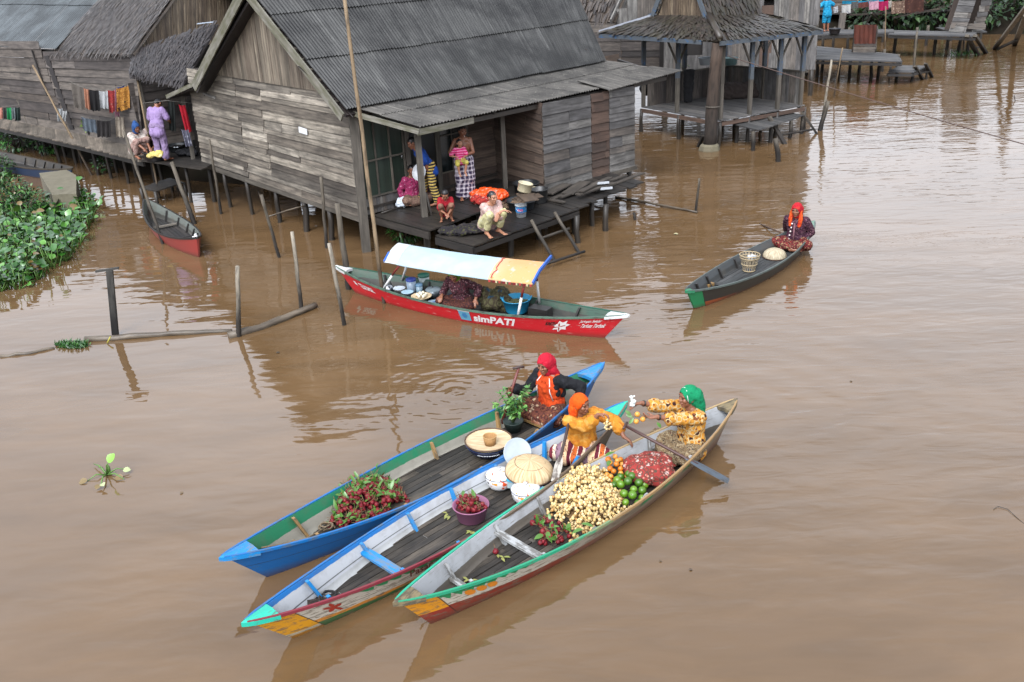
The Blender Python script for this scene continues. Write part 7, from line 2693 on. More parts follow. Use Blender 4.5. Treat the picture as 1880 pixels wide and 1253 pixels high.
dome_cover(P(1422, 470, .10), .215, .14, 'pale round woven dome cover in the small canoe before the rower', rotx(.04), PALEW)
# winnowing tray on its navy basin
c = P(897, 812, .24)
rt = empty('navy_basin', c - V((0, 0, .14)), 'navy blue enamel basin under the round woven tray', 'basin')
mb = MB(); mb.lathe([(0, -.15), (.16, -.15), (.25, -.06), (.278, -.005), (.285, 0), (.27, -.004), (.0, -.006)], c, 36); mb.build('bowl', NAVY, rt)
mb = MB()
for k in range(14):
    a = -PI / 2 - .5 + k * .075
    mb.sphere(c + V((.262 * math.cos(a), .262 * math.sin(a), -.05)), (.008, .008, .006), 6, 4)
mb.build('white_pattern', plain('white_enamel_spots', (210, 214, 220), .4), rt)
rt = empty('woven_tray', c, 'round flat woven winnowing tray holding a small woven cup', 'tray')
mb = MB(); mb.lathe([(0, .004), (.2, .006), (.27, .022), (.283, .034), (.288, .03), (.27, .008), (.2, -.004), (0, -.004)], c, 40); mb.build('tray_weave', TRAYMM, rt)
mb = MB(); mb.tube([c + V((.284 * math.cos(a), .284 * math.sin(a), .034)) for a in [2 * PI * i / 40 for i in range(41)]], .009, 6, caps=False); mb.build('cane_rim', RIMD, rt)
c2 = c + V((.02, -.06, .006))
mb = MB(); mb.lathe([(0, 0), (.068, 0), (.082, .11), (.074, .11), (.062, .012), (0, .012)], c2, 22)
cu = mb.build('woven_cup', plain('brown_woven_cup', (166, 124, 74), .8, .25, 60, bump=.4), None, 'small brown woven cup standing on the round tray', 'cup')
mb = MB(); mb.tube([c2 + V((.08 * math.cos(a), .08 * math.sin(a), .11)) for a in [2 * PI * i / 24 for i in range(25)]], .006, 6, caps=False); mb.build('cup_rim', plain('tan_cane', (186, 148, 96), .7), cu)
# enamel pots with painted flowers
WEN = N('flowered_enamel')
_co = WEN.coord('Object')
_c = WEN.mix(WEN.ramp(WEN.noise(_co, 9.0, 2, .5), [(.60, 0), (.64, 1)]), lin((226, 226, 226)), lin((222, 84, 40)))
_c = WEN.mix(WEN.ramp(WEN.noise(WEN.coord('Object', loc=(5, 2, 1)), 12.0, 2, .5), [(.66, 0), (.69, 1)]), _c, lin((214, 150, 70)))
_c = WEN.mix(WEN.ramp(WEN.noise(WEN.coord('Object', loc=(1, 7, 3)), 16.0, 3, .6), [(.67, 0), (.69, 1)]), _c, lin((60, 52, 60)))
WENM = WEN.done(_c, .2, 0, .5)
RIMK = plain('dark_blue_rim', (52, 56, 74), .3)
def pot(c, r, h, label):
    rt = empty('enamel_pot', c, label, 'pot')
    mb = MB(); mb.lathe([(0, 0), (r * .72, 0), (r * .93, h * .3), (r, h * .7), (r * .98, h), (r * .9, h), (0, h * .95)], c, 32); mb.build('bowl', WENM, rt)
    mb = MB(); mb.lathe([(r * 1.02, h), (r * 1.03, h + .008), (r * .93, h + .03), (r * .6, h + .05), (.03, h + .06), (0, h + .06)], c, 32); ld_ = mb.build('lid', WENM, rt)
    mb = MB(); mb.lathe([(0, h + .055), (.02, h + .055), (.018, h + .072), (.026, h + .085), (0, h + .092)], c, 14); mb.build('lid_knob', WENM, ld_)
    mb = MB(); mb.tube([c + V((r * 1.02 * math.cos(a), r * 1.02 * math.sin(a), h + .004)) for a in [2 * PI * i / 32 for i in range(33)]], .005, 6, caps=False); mb.build('rim', RIMK, rt)
    return rt
zb2 = b2.zf + .022
pot(P(918, 893, zb2), .155, .15, 'white enamel pot with orange flowers, left one of the pair')
pot(P(966, 918, zb2), .16, .14, 'white enamel pot with orange flowers, partly behind the fruit boat gunwale')
# white plate on edge, blue box lid
c = P(949, 832, .36)
mb = MB(); mb.lathe([(0, 0), (.12, .004), (.17, .02), (.175, .026), (.168, .024), (.12, .012), (0, .008)], c, 30, 0, V((.35, -.75, .5)).to_track_quat('Z', 'Y').to_matrix())
mb.build('white_plate', plain('white_plastic_plate', (176, 186, 192), .3), None, 'white plate propped on edge behind the woven dome cover', 'plate')
bx = empty('food_box', P(945, 882, .2), 'clear plastic food box with sky blue lid between the enamel pots', 'box')
c = P(945, 880, .24)
mb = MB(); mb.box(c, .19, .12, .028, -.55); mb.build('lid', plain('sky_blue_plastic', (70, 182, 220), .3), bx)
mb = MB(); mb.box(c - V((0, 0, .06)), .17, .10, .09, -.55); mb.build('box_body', plain('cloudy_plastic', (168, 186, 190), .3), bx)
# purple basin with rambutans
c = P(866, 952, zb2)
mb = MB(); mb.lathe([(0, 0), (.135, 0), (.15, .01), (.19, .17), (.2, .172), (.2, .18), (.185, .178), (.14, .02), (0, .015)], c, 36)
pb_ = mb.build('purple_basin', plain('mauve_plastic', (148, 92, 122), .45, .08), None, 'mauve plastic basin full of rambutans in the white boat', 'basin')
protos = [rambutan_bunch(n=6, leaves=1) for _ in range(3)]
pts = [c + V((rnd.uniform(-.1, .1), rnd.uniform(-.1, .1), rnd.uniform(.13, .17))) for _ in range(7)] + [c + V((rnd.uniform(-.04, .04), rnd.uniform(-.04, .04), .22)) for _ in range(4)]
scatter(protos, pts, ['bunch of red rambutans inside the mauve basin'] * 11, 'fruit bunch', 'rambutan bunches in the mauve basin')
mb = MB(); mb.lathe([(0, .12), (.165, .13)], c, 20); mb.build('basin_filling', plain('dark_fill', (70, 20, 24), .9), pb_)
# scraps of leaf on the floors
for x, y, bt, lab in ((828, 945, b2, 'yellow-green leaf scrap on the white boat floor beside the mauve basin'), (864, 978, b2, 'wilted leaf scrap on the white boat floor below the mauve basin'), (918, 1024, b3, 'brown leaf scrap on the fruit boat floor behind the thwart'), (862, 1064, b3, 'small pale leaf near the fruit boat bow frame')):
    mb = MB()
    for _ in range(4):
        mb.leaf(P(x, y, bt.zf + .03) + V((rnd.gauss(0, .02), rnd.gauss(0, .02), 0)), V((rnd.gauss(0, 1), rnd.gauss(0, 1), .1)), (0, 0, 1), .07, .03, 0, .2, 3)
    mb.build('leaf_scrap', leafmat('wilted_leaf_' + str(x), (120, 140, 60), (150, 150, 80), None, .6), None, lab, 'leaf')
# ropes in the bows
def coil(c, r, n, label, mat=ROPE_D, tails=()):
    mb = MB()
    pts = []
    for i in range(n * 14):
        a = i / 14 * 2 * PI
        rr = r * (1 - .4 * i / (n * 14)) * (1 + .2 * mnoise.noise(V((i * .3, c.x, 0))))
        pts.append(V(c) + V((rr * math.cos(a), rr * .8 * math.sin(a), .012 + .05 * i / (n * 14) + .012 * rnd.random())))
    pts += [V(t) for t in tails]
    mb.tube(pts, .009, 6)
    return mb.build('rope_coil', mat, None, label, 'rope')
coil(P(600, 972, b1.zf + .02), .09, 2, 'tan rope loop beside the rambutan heap in the blue boat', ROPE, [P(560, 990, .2), P(515, 1000, .22), P(480, 1006, .3)])
coil(P(574, 1106, b2.zf + .05), .11, 5, 'tangled dark net and rope in the bow of the white boat', ROPE_D, [P(555, 1116, .12), P(520, 1126, .22)])
coil(P(605, 1098, b2.zf + .05), .08, 2, 'black rope loop next to the tangled net in the white boat', plain('black_rope', (38, 36, 36), .8))
mb = MB(); heap(mb, P(568, 1099, .1), .12, .1, .1, 6); remesh(mb, .012, 2, .012, 16).build('blue_rag', cloth('blue_rag_cloth', (54, 86, 140), [(90, 120, 170)], 10, kind='n'), None, 'small blue rag on the rope tangle in the white boat', 'rag')
coil(P(786, 1082, b3.zf + .04), .08, 3, 'tangled brown rope in the bow of the fruit boat', plain('brown_rope_bits', (104, 62, 46), .9), [P(765, 1092, .2)])
# leafy seedling pot in the blue boat
c = P(943, 790, b1.zf + .02)
rt = empty('leafy_seedling', c, 'bushy green leafy seedling in a small dark pot beside the red-scarfed woman', 'plant')
mb = MB(); mb.lathe([(0, 0), (.09, 0), (.13, .13), (.135, .14), (.12, .135), (.0, .11)], c, 20); mb.build('pot', plain('dark_green_pot', (34, 48, 44), .4), rt)
mb, st = MB(), MB()
SEED = leafmat('seedling_leaf', (46, 96, 36), (84, 138, 56), (126, 170, 84), .45)
tips = []
for k in range(17):
    a = rnd.uniform(0, 6.28)
    t = c + V((math.cos(a) * rnd.uniform(.05, .30), math.sin(a) * rnd.uniform(.05, .24), rnd.uniform(.28, .66)))
    s0_ = c + V((0, 0, .1))
    m = lerp(s0_, t, .55) + V((0, 0, .06))
    st.tube([s0_, m, t], [.007, .005, .003], 5)
    for j in range(16):
        f = rnd.uniform(.3, 1.05)
        q = lerp(m, t, (f - .5) * 2) if f > .5 else lerp(s0_, m, f * 2)
        d = V((rnd.gauss(0, 1), rnd.gauss(0, 1), rnd.gauss(.2, .6)))
        mb.leaf(q, d, V((rnd.gauss(0, .4), rnd.gauss(0, .4), 1)), rnd.uniform(.05, .09), rnd.uniform(.026, .045), 0, .3, 2)
st.build('stems', plain('green_twig', (92, 112, 60), .6), rt)
mb.build('foliage', SEED, rt)
# what the woman in green holds out
bagm = N('white_plastic_film')
bagm.b.inputs['Transmission Weight'].default_value = .25
BAGM = bagm.done((.55, .6, .58), .3, 0, .5)
mb = MB()
q = at_depth(1161, 742, b3.at(.835).y - .05)
mb.sphere(q, (.034, .014, .045), 10, 8); mb.sphere(q + V((.02, 0, .035)), (.025, .02, .02), 8, 6)
mb.tube([q + V((0, 0, .04)), q + V((-.02, 0, .09)), q + V((.03, 0, .10))], [.012, .02, .006], 7)
remesh(mb, .008, 2, .012, 30).build('plastic_bag', BAGM, None, 'small crumpled white plastic bag held out by the woman in green', 'bag')
hb = empty('orange_bunch', (0, 0, 0), 'three small oranges on leafy twigs offered by the woman in green', 'fruit bunch')
yy = b3.at(.835).y - .36
for x, y in ((1170, 761), (1168, 774), (1180, 770)):
    mb = MB(); mb.sphere(at_depth(x, y, yy), .031, 14, 10); mb.build('fruit', ORM2, hb)
mb = MB()
for a, b in (((1188, 768), (1170, 758)), ((1188, 768), (1160, 764)), ((1188, 768), (1168, 774))):
    mb.tube([at_depth(*a, yy), at_depth(*b, yy)], .004, 5)
mb.build('twigs', TWIG, hb)
for (x, y), d in (((1162, 766), (-.8, .1, .3)), ((1158, 762), (-.6, 0, .6)), ((1163, 768), (-.5, -.3, -.5)), ((1206, 776), (.5, -.2, -.6))):
    mb = MB(); mb.leaf(at_depth(x, y, yy), d, (0, -.8, .6), .08, .04, 0, .2, 3); mb.build('leaf', FLEAF, hb)
# small canoe: open cane basket
c = P(1375, 497, fc.zf + .02)
rt = empty('cane_basket', c, 'tall open cane basket with splayed ribs standing in the small canoe', 'basket')
mb = MB()
for k in range(18):
    a = 2 * PI * k / 18
    mb.board(c + V((.10 * math.cos(a), .10 * math.sin(a), 0)), c + V((.175 * math.cos(a), .175 * math.sin(a), .30)), .022, .006, V((-math.sin(a), math.cos(a), 0)))
mb.build('staves', plain('grey_cane', (150, 136, 112), .7, .2, 20), rt)
for r_, z, nm in ((.178, .30, 'top_hoop'), (.165, .25, 'top_hoop'), (.135, .13, 'middle_hoop'), (.104, .01, 'base_hoop')):
    mb = MB(); mb.tube([c + V((r_ * math.cos(a), r_ * math.sin(a), z)) for a in [2 * PI * i / 28 for i in range(29)]], .011, 6, caps=False); mb.build(nm, plain('tan_cane_hoop', (166, 148, 116), .7), rt)
mb = MB(); mb.lathe([(0, .012), (.1, .012), (.11, .0), (0, 0)], c, 20); mb.build('base', plain('blue_basket_base', (40, 70, 100), .6), rt)
mb = MB(); heap(mb, c + V((.05, .03, .2)), .12, .1, .1, 5); remesh(mb, .012, 2, .01, 14).build('clear_bag', plain('silver_plastic', (176, 180, 184), .25), None, 'silvery plastic bag stuffed in the cane basket of the canoe', 'bag')
mb = MB(); mb.box(P(1302, 523, fc.zf + .05), .16, .10, .05, .7); mb.build('bailer_block', W_TAN, None, 'small wooden block lying in the bow of the canoe', 'block')

# ------------------------------------------------------------------ the red food boat: awning and wares
cz0, cz1 = .86, 1.0
K = [P(706, 480, cz0), P(978, 521, cz0), P(1004, 483, cz1), P(731, 447, cz1)]
can = empty('boat_awning', lerp(K[0], K[2], .5), 'pale blue tarpaulin awning with orange banner end over the red food boat', 'awning')
def cank(u, v):
    p = lerp(lerp(K[0], K[1], u), lerp(K[3], K[2], u), v)
    return p + V((0, 0, 0.045 * math.sin(PI * v) - .03 * math.sin(PI * u) + .006 * mnoise.noise(V((u * 9, v * 6, 0)))))
def sheet(u0, u1, mat, nm, nu=20, lift=0.0):
    mb = MB()
    rows = [[cank(u0 + (u1 - u0) * i / nu, -.03 + 1.06 * j / 10) + V((0, 0, lift)) for j in range(11)] for i in range(nu + 1)]
    mb.grid(rows, 0, True)
    low = [[p - V((0, 0, .012)) for p in r] for r in rows]
    mb.grid(low, 0, True, flip=True)
    for j in (0, 10): mb.grid([[r[j], l[j]] for r, l in zip(rows, low)], 0, False)
    for i in (0, nu): mb.grid([rows[i], low[i]], 0, False)
    return mb.build(nm, mat, can)
TARP = plain('pale_blue_tarpaulin', (162, 186, 197), .6, .07, 3, dirt=(186, 196, 202), dsc=2.5, damt=.5, bump=.2)
sheet(0, .09, plain('white_tarpaulin_end', (196, 204, 208), .55, .05), 'tarpaulin_end', 4, .006)
sheet(.085, .72, TARP, 'tarpaulin')
BAN = N('printed_banner')
_o = BAN.coord('Object')
_s = BAN.sep(BAN.coord('Object', rot=(0, 0, .45)))
_c = BAN.ramp(BAN.math('ADD', BAN.math('MULTIPLY_ADD', _s[0], .9, -.05), BAN.math('MULTIPLY', BAN.noise(_o, 3.0, 2), .35)), [(.3, lin((204, 192, 186))), (.5, lin((210, 180, 164))), (.72, lin((210, 170, 130))), (.95, lin((208, 160, 106)))])
_c = BAN.mix(BAN.ramp(BAN.noise(_o, 7.0, 3, .6), [(.6, 0), (.64, .8)]), _c, lin((190, 182, 170)))
_c = BAN.mix(BAN.ramp(BAN.noise(BAN.coord('Object', loc=(3, 1, 0)), 9.0, 3, .6), [(.66, 0), (.68, .8)]), _c, lin((150, 140, 60)))
BANM = BAN.done(_c, .5, 0, .3)
sheet(.715, 1.0, BANM, 'banner', 10, .004)
mb = MB()
rows = [cank(.735 + .02 * mnoise.noise(V((0, v * 5, 0))), v) + V((0, 0, .012)) for v in [i / 10 for i in range(11)]]
mb.tube(rows, .008, 5); mb.build('red_seam', plain('red_hem', (190, 60, 60), .6), can)
CBL = worn('blue_awning_frame', (40, 96, 186), (90, 100, 120), .35)
for a, b in ((cank(1.0, 0), cank(1.0, .5)), (cank(1.0, .5), cank(1.0, 1.0) + (K[2] - K[1]).normalized() * .2)):
    mb = MB(); mb.board(a, b, .05, .03, V((0, 0, 1))); mb.build('frame_bar', CBL, can)
for a, b in ((cank(0, -.02), cank(0, .35)),):
    mb = MB(); mb.board(a, b, .045, .03, V((0, 0, 1))); mb.build('frame_bar', CBL, can)
mb = MB()
for i in range(24):
    u = .72 + .28 * i / 24
    mb.board(cank(u, -.035) - V((0, .01, .02)), cank(u + .0105, -.035) - V((0, .01, .02)), .035, .004, V((0, 0, 1)))
mb.build('printed_hem', stripes('hem_print', [(0, (120, 30, 40)), (.3, (200, 190, 150)), (.45, (60, 80, 60)), (.6, (180, 60, 60)), (.8, (90, 60, 50))], 'x', .16), can)
PRED, PWH = plain('red_brown_paint', (122, 40, 34), .5), plain('white_post_paint', (218, 218, 216), .5)
for t, sd, (u, v) in ((.215, -1, (.11, .05)), (.215, 1, (.11, .95)), (.70, -1, (.945, .06)), (.70, 1, (.93, .95))):
    b = sp.pt(t, .95, sd, inset=.045)
    tp = cank(u, v) - V((0, 0, .02))
    rt = MB(); rt.tube([b - V((0, 0, .03)), lerp(b, tp, .55)], .021, 8); po = rt.build('awning_post', PWH, can)
    rt = MB(); rt.tube([lerp(b, tp, .55), tp], .0195, 8); rt.build('painted_top', PRED, po)
zs = sp.zf + .02
# wares
def canister(px, py, r, h, body, lid, label):
    c = P(px, py, zs + .1)
    rt = empty('food_canister', c, label, 'canister')
    mb = MB(); mb.lathe([(0, -.1), (r * .9, -.1), (r, h), (0, h)], c, 20); mb.build('body', plain('canister_plastic_' + str(px), body, .3), rt)
    mb = MB(); mb.lathe([(r * 1.06, h - .01), (r * 1.08, h + .02), (r * .9, h + .03), (0, h + .03)], c, 20); mb.build('lid', plain('canister_lid_' + str(px), lid, .35), rt)
canister(756, 533, .085, .19, (150, 168, 186), (36, 62, 150), 'clear plastic canister with royal blue lid on the red food boat')
canister(779, 523, .10, .17, (176, 190, 188), (22, 96, 78), 'wide clear canister with dark green lid on the red food boat')
canister(770, 534, .06, .1, (150, 176, 190), (110, 150, 180), 'small pale blue plastic tub before the canisters')
c = P(712, 532, zs + .1)
rt = empty('kettle', c, 'round silver kettle at the left end of the red food boat', 'kettle')
ST = plain('brushed_aluminium', (196, 198, 202), .22, .06, metal=1)
mb = MB(); mb.lathe([(0, -.08), (.09, -.08), (.115, -.02), (.105, .06), (.06, .1), (.0, .105)], c, 24); mb.build('kettle_body', ST, rt)
mb = MB(); mb.tube([c + V((-.08, 0, .07)), c + V((-.05, 0, .16)), c + V((.05, 0, .16)), c + V((.08, 0, .07))], .008, 6); mb.build('handle', BLK, rt)
mb = MB(); mb.tube([c + V((.09, -.02, .0)), c + V((.16, -.03, .07))], [.02, .012], 8); mb.build('spout', ST, rt)
c = P(795, 535, zs + .12)
rt = empty('cooking_pan', c, 'grey covered cooking pan before the food seller', 'pan')
mb = MB(); mb.lathe([(0, -.1), (.1, -.1), (.13, .03), (.0, .03)], c, 22); mb.build('pan_body', plain('dull_grey_metal', (120, 128, 134), .35, metal=.6), rt)
mb = MB(); mb.lathe([(.135, .03), (.12, .05), (.04, .065), (.0, .07)], c, 22); mb.build('lid', plain('blue_grey_lid', (136, 150, 156), .3), rt)
mb = MB(); mb.sphere(c + V((0, 0, .08)), .016, 8, 6); mb.build('lid_knob', BLK, rt)
c = P(774, 548, zs + .12)
rt = empty('egg_basket', c, 'shallow basket of white eggs near the edge of the red food boat', 'basket')
mb = MB(); mb.lathe([(0, 0), (.12, .0), (.175, .04), (.18, .05), (.165, .045), (.11, .012), (0, .012)], c, 26); mb.build('tray_weave', TRAYMM, rt)
for k in range(11):
    a = k * 2.4
    r_ = .028 * math.sqrt(k)
    mb = MB(); mb.sphere(c + V((r_ * math.cos(a), r_ * math.sin(a) + .02, .05 + (.03 if k < 4 else 0))), (.024, .024, .032), 10, 8); mb.build('egg', plain('egg_white', (226, 220, 196), .5) if k == 0 else bpy.data.materials['egg_white'], rt)
c = P(801, 556, zs + .12)
rt = empty('serving_tray', c, 'oval blue-grey tray with a spoon on the red food boat', 'tray')
mb = MB(); mb.lathe([(0, 0), (.12, 0), (.15, .02), (.145, .022), (.11, .008), (0, .008)], c, 24, squash=.7); mb.build('tray_base', plain('blue_grey_enamel', (128, 148, 164), .3), rt)
mb = MB(); mb.board(c + V((-.06, 0, .018)), c + V((.06, .03, .018)), .02, .005); mb.build('spoon', plain('blue_spoon', (40, 84, 150), .4), rt)
for px, py, col, lab in ((733, 531, (214, 224, 234), 'white and blue plate of snacks beside the kettle'), (748, 538, (170, 200, 216), 'pale blue plate by the awning post')):
    c = P(px, py, zs + .14)
    mb = MB(); mb.lathe([(0, 0), (.08, 0), (.11, .02), (.105, .022), (.07, .008), (0, .008)], c, 22); mb.build('plate', plain('plate_' + str(px), col, .3), None, lab, 'plate')
mb = MB(); heap(mb, P(826, 560, zs), .3, .18, .2, 12); remesh(mb, .014, 2, .02, 14).build('packet_heap', cloth('bright_packets', (72, 92, 140), [(196, 204, 214), (40, 130, 110), (36, 60, 130)], 9), None, 'heap of small bright snack packets beside the food seller', 'packets')
mb = MB(); heap(mb, P(822, 535, zs), .45, .25, .22, 12); remesh(mb, .016, 2, .02, 10).build('brown_parcels', cloth('brown_parcel', (88, 58, 46), [(120, 84, 60), (50, 36, 32)], 9, kind='n'), None, 'brown parcels stacked behind the serving tray', 'parcels')
c = P(852, 566, zs)
rt = empty('green_bottle', c, 'small green plastic jug at the food seller knees', 'jug')
mb = MB(); mb.lathe([(0, 0), (.05, 0), (.055, .1), (.02, .14), (.02, .16), (0, .16)], c, 14); mb.build('jug_body', plain('bright_green_plastic', (38, 146, 54), .35), rt)
mb = MB(); mb.lathe([(0, .16), (.024, .16), (.024, .185), (0, .185)], c, 12); mb.build('cap', WLET, rt)
mb = MB(); heap(mb, P(908, 566, zs), .36, .3, .42, 14); remesh(mb, .018, 2, .025, 10).build('woven_sack', cloth('olive_blue_sack', (96, 92, 62), [(44, 84, 110), (70, 60, 44)], 5), None, 'bulging olive and blue sack right of the food seller', 'sack')
# blue tub of leaf parcels
c = P(949, 572, zs + .02)
rt = empty('blue_tub', c, 'bright cyan-blue plastic tub of wrapped leaf parcels in the red boat', 'tub')
CYP = plain('cyan_blue_plastic', (32, 146, 190), .4, .08)
mb = MB(); mb.lathe([(0, 0), (.17, 0), (.18, .02), (.235, .22), (.245, .22), (.25, .235), (.23, .232), (.175, .03), (0, .02)], c, 34); mb.build('tub_body', CYP, rt)
for sd in (1, -1):
    mb = MB(); mb.tube([c + V((sd * .2, -.13, .235)), c + V((sd * .25, -.06, .27)), c + V((sd * .255, .04, .25))], .012, 6); mb.build('handle', CYP, rt)
for k in range(9):
    q = c + V((rnd.uniform(-.13, .13), rnd.uniform(-.12, .12), rnd.uniform(.13, .19)))
    mb = MB(); a = rnd.uniform(0, 3.1); mb.tube([q - V((math.cos(a), math.sin(a), 0)) * .07, q, q + V((math.cos(a), math.sin(a), 0)) * .07], [.025, .036, .02], 8); ob = mb.build('leaf_parcel', plain('olive_leaf_wrap', (84, 86, 44), .7, .3, 14) if k == 0 else bpy.data.materials['olive_leaf_wrap'], None, 'olive leaf-wrapped parcel inside the cyan tub', 'parcel', 'leaf parcels in the cyan tub')
mb = MB(); mb.box(P(992, 573, zs + .1), .34, .2, .16, -.55); mb.build('seat_box', W_DARK, None, 'dark wooden box seat by the right awning posts', 'box')
# ------------------------------------------------------------------ washing and household things
def garment(px0, py0, px1, py1, Y, mat, label, name='garment', cat='laundry', group=None, top1=None, slant=0, wav=.03, wide=1.0, folds=3.0):
    """cloth hung over a line: top edge from (px0,py0) to (px1,top1), hem at py1"""
    a, b = at_depth(px0, py0, Y), at_depth(px1, top1 if top1 is not None else py0, Y)
    c = at_depth(px0 + slant, py1, Y)
    drop = a.z - c.z
    mb = MB()
    rows, back = [], []
    ph = rnd.uniform(0, 6)
    nx, nz = 14, 10
    hem = [rnd.uniform(-.05, .05) * drop for _ in range(nx + 1)]
    for i in range(nz + 1):
        v = i / nz
        r = []
        for j in range(nx + 1):
            u = j / nx
            k = .5 + (u - .5) * (1 + (wide - 1) * v)
            p = lerp(a, b, k)
            z = drop * v + hem[j] * v * v + .02 * math.sin(PI * u) * (1 - v)
            off = wav * (.35 + v) * math.sin(folds * 2 * PI * u + ph + v * .7) + .012 * mnoise.noise(V((u * 6, v * 6, ph)))
            r.append(p + (c - a) * V((1, 0, 0)).dot(V((1, 0, 0))) * 0 + V(((c.x - a.x) * v, off - .02, -z)))
        rows.append(r)
        back.append([p + V((0, .012, 0)) for p in r])
    mb.grid(rows, 0, True)
    mb.grid(back, 0, True, flip=True)
    mb.grid([rows[0], back[0]], 0, False, flip=True)
    mb.grid([rows[-1], back[-1]], 0, False)
    for j in (0, nx): mb.grid([[r[j], s_[j]] for r, s_ in zip(rows, back)], 0, False)
    return mb.build(name, mat, None, label, cat, group)


def line_(pts, Y, label, r=.006, sag=0):
    q = [at_depth(x, y, Y + (dy if len(p_) > 2 else 0)) for p_ in pts for (x, y, dy) in [(p_ + (0,))[:3]]]
    full = []
    for a, b in zip(q, q[1:]):
        for k in range(5): full.append(lerp(a, b, k / 5))
    full.append(q[-1])
    mb = MB(); mb.tube(full, r, 5)
    return mb.build('washing_line', plain('grey_cord', (110, 106, 100), .8), None, label, 'washing line')


def solid(nm, rgb, spots=None):
    rgb = tuple(x * .9 for x in rgb)
    return cloth(nm, rgb, spots or [tuple(x * .85 for x in rgb)], 9, kind='n' if not spots else 'vor')


YL = 25.9
line_([(128, 150), (150, 160), (190, 166), (222, 160), (252, 143)], YL, 'cord holding the colourful washing before the thatched house')
G1 = 'washing on the long line before the thatched house'
for a in (
    (131, 152, 156, 196, solid('grey_tee', (120, 112, 104)), 'grey T-shirt, leftmost on the long washing line', 162, 6),
    (154, 162, 164, 199, solid('peach_cloth', (206, 142, 112)), 'narrow peach cloth between the grey and black washing', 164, 4),
    (163, 164, 181, 203, solid('black_trousers', (30, 28, 30)), 'black trousers on the long washing line', 166, 5),
    (181, 167, 198, 199, solid('white_shirt', (214, 216, 218)), 'white shirt on the long washing line', 167, 2),
    (198, 166, 214, 207, solid('red_sarong', (176, 56, 52), [(214, 160, 140), (120, 40, 44)]), 'red patterned sarong on the long washing line', 165, 4),
    (211, 164, 219, 214, solid('pink_cloth', (176, 120, 140)), 'dusky pink cloth behind the red sarong on the line', 163, 1),
    (214, 163, 238, 205, solid('mustard_print', (176, 116, 42), [(70, 40, 34), (206, 150, 70)]), 'mustard and brown patterned cloth on the long washing line', 156, 2),
    (216, 160, 228, 172, solid('blue_top', (36, 58, 116)), 'small dark blue garment lying over the mustard cloth', 157, 1),
    (236, 152, 250, 178, solid('white_blue_shirt', (190, 196, 204)), 'white shirt hung at the right end of the long line', 146, 1),
    (240, 147, 253, 172, solid('navy_cloth', (24, 36, 70)), 'navy cloth hung at the very right end of the long line', 143, 1)):
    x0, y0, x1, y1, m, lab, t1, sl = a
    garment(x0, y0, x1, y1, YL - rnd.uniform(0, .1), m, lab, top1=t1, slant=sl, wav=.025, folds=2)
YM = 26.6
line_([(104, 199), (126, 204)], YM + 1.6, 'short cord by the open shutter')
garment(104, 199, 115, 222, YM + 1.55, solid('white_towel_a', (196, 200, 202)), 'left one of two pale wet towels by the open shutter', slant=3, folds=2)
garment(114, 203, 124, 222, YM + 1.5, solid('white_towel_b', (206, 208, 208)), 'right one of two pale wet towels by the open shutter', slant=-2, folds=2)
line_([(148, 214), (178, 220), (200, 222), (214, 214), (234, 214)], YM - .2, 'low cord above the walkway plants')
garment(150, 215, 176, 240, YM - .25, solid('blue_grey_cloth', (110, 122, 134)), 'blue-grey cloth sagging on the low line above the bright plant', top1=220, slant=4)
garment(178, 221, 203, 251, YM - .28, solid('charcoal_cloth', (62, 58, 58)), 'charcoal cloth on the low line beside the blue-grey one', top1=222, slant=2)
garment(212, 214, 232, 252, 26.2, solid('cream_towel', (196, 182, 164)), 'cream towel hung by the squatting washerwoman', top1=214, slant=3)
YN = 29.6
line_([(-20, 196), (0, 197), (35, 193)], YN, 'short cord of washing at the left frame edge')
for x0, x1, y1, rgb, lab in ((-6, 5, 218, (222, 150, 132), 'salmon cloth at the left frame edge'), (4, 13, 219, (70, 72, 70), 'dark grey cloth next to the salmon one at left edge'), (12, 21, 220, (40, 160, 92), 'bright green cloth on the left-edge line'), (20, 28, 219, (130, 140, 142), 'pale grey cloth right of the green one at left edge'), (27, 36, 222, (44, 60, 56), 'dark green cloth at the right end of the left-edge line')):
    garment(x0, 197, x1, y1, YN - .05, solid('cloth_' + str(x1 + 20), rgb), lab, slant=2, folds=1.5, wav=.03)
YR = 23.6
garment(328, 192, 340, 241, YR, solid('red_top', (196, 22, 44)), 'bright red shirt hung in the washing corner beside the house', top1=193, slant=12, folds=2)
garment(333, 238, 346, 268, YR - .05, solid('lace_cloth', (112, 112, 130), [(166, 166, 180)]), 'grey lace cloth hung under the red shirt', slant=8, folds=2)
garment(309, 186, 321, 240, YR + .3, solid('dark_green_cloth', (36, 42, 40)), 'dark green cloth hanging behind the lavender person', slant=3, folds=2)
line_([(262, 190, 0), (306, 185), (352, 190)], YR + .05, 'cord under the lean-to roof in the washing corner')
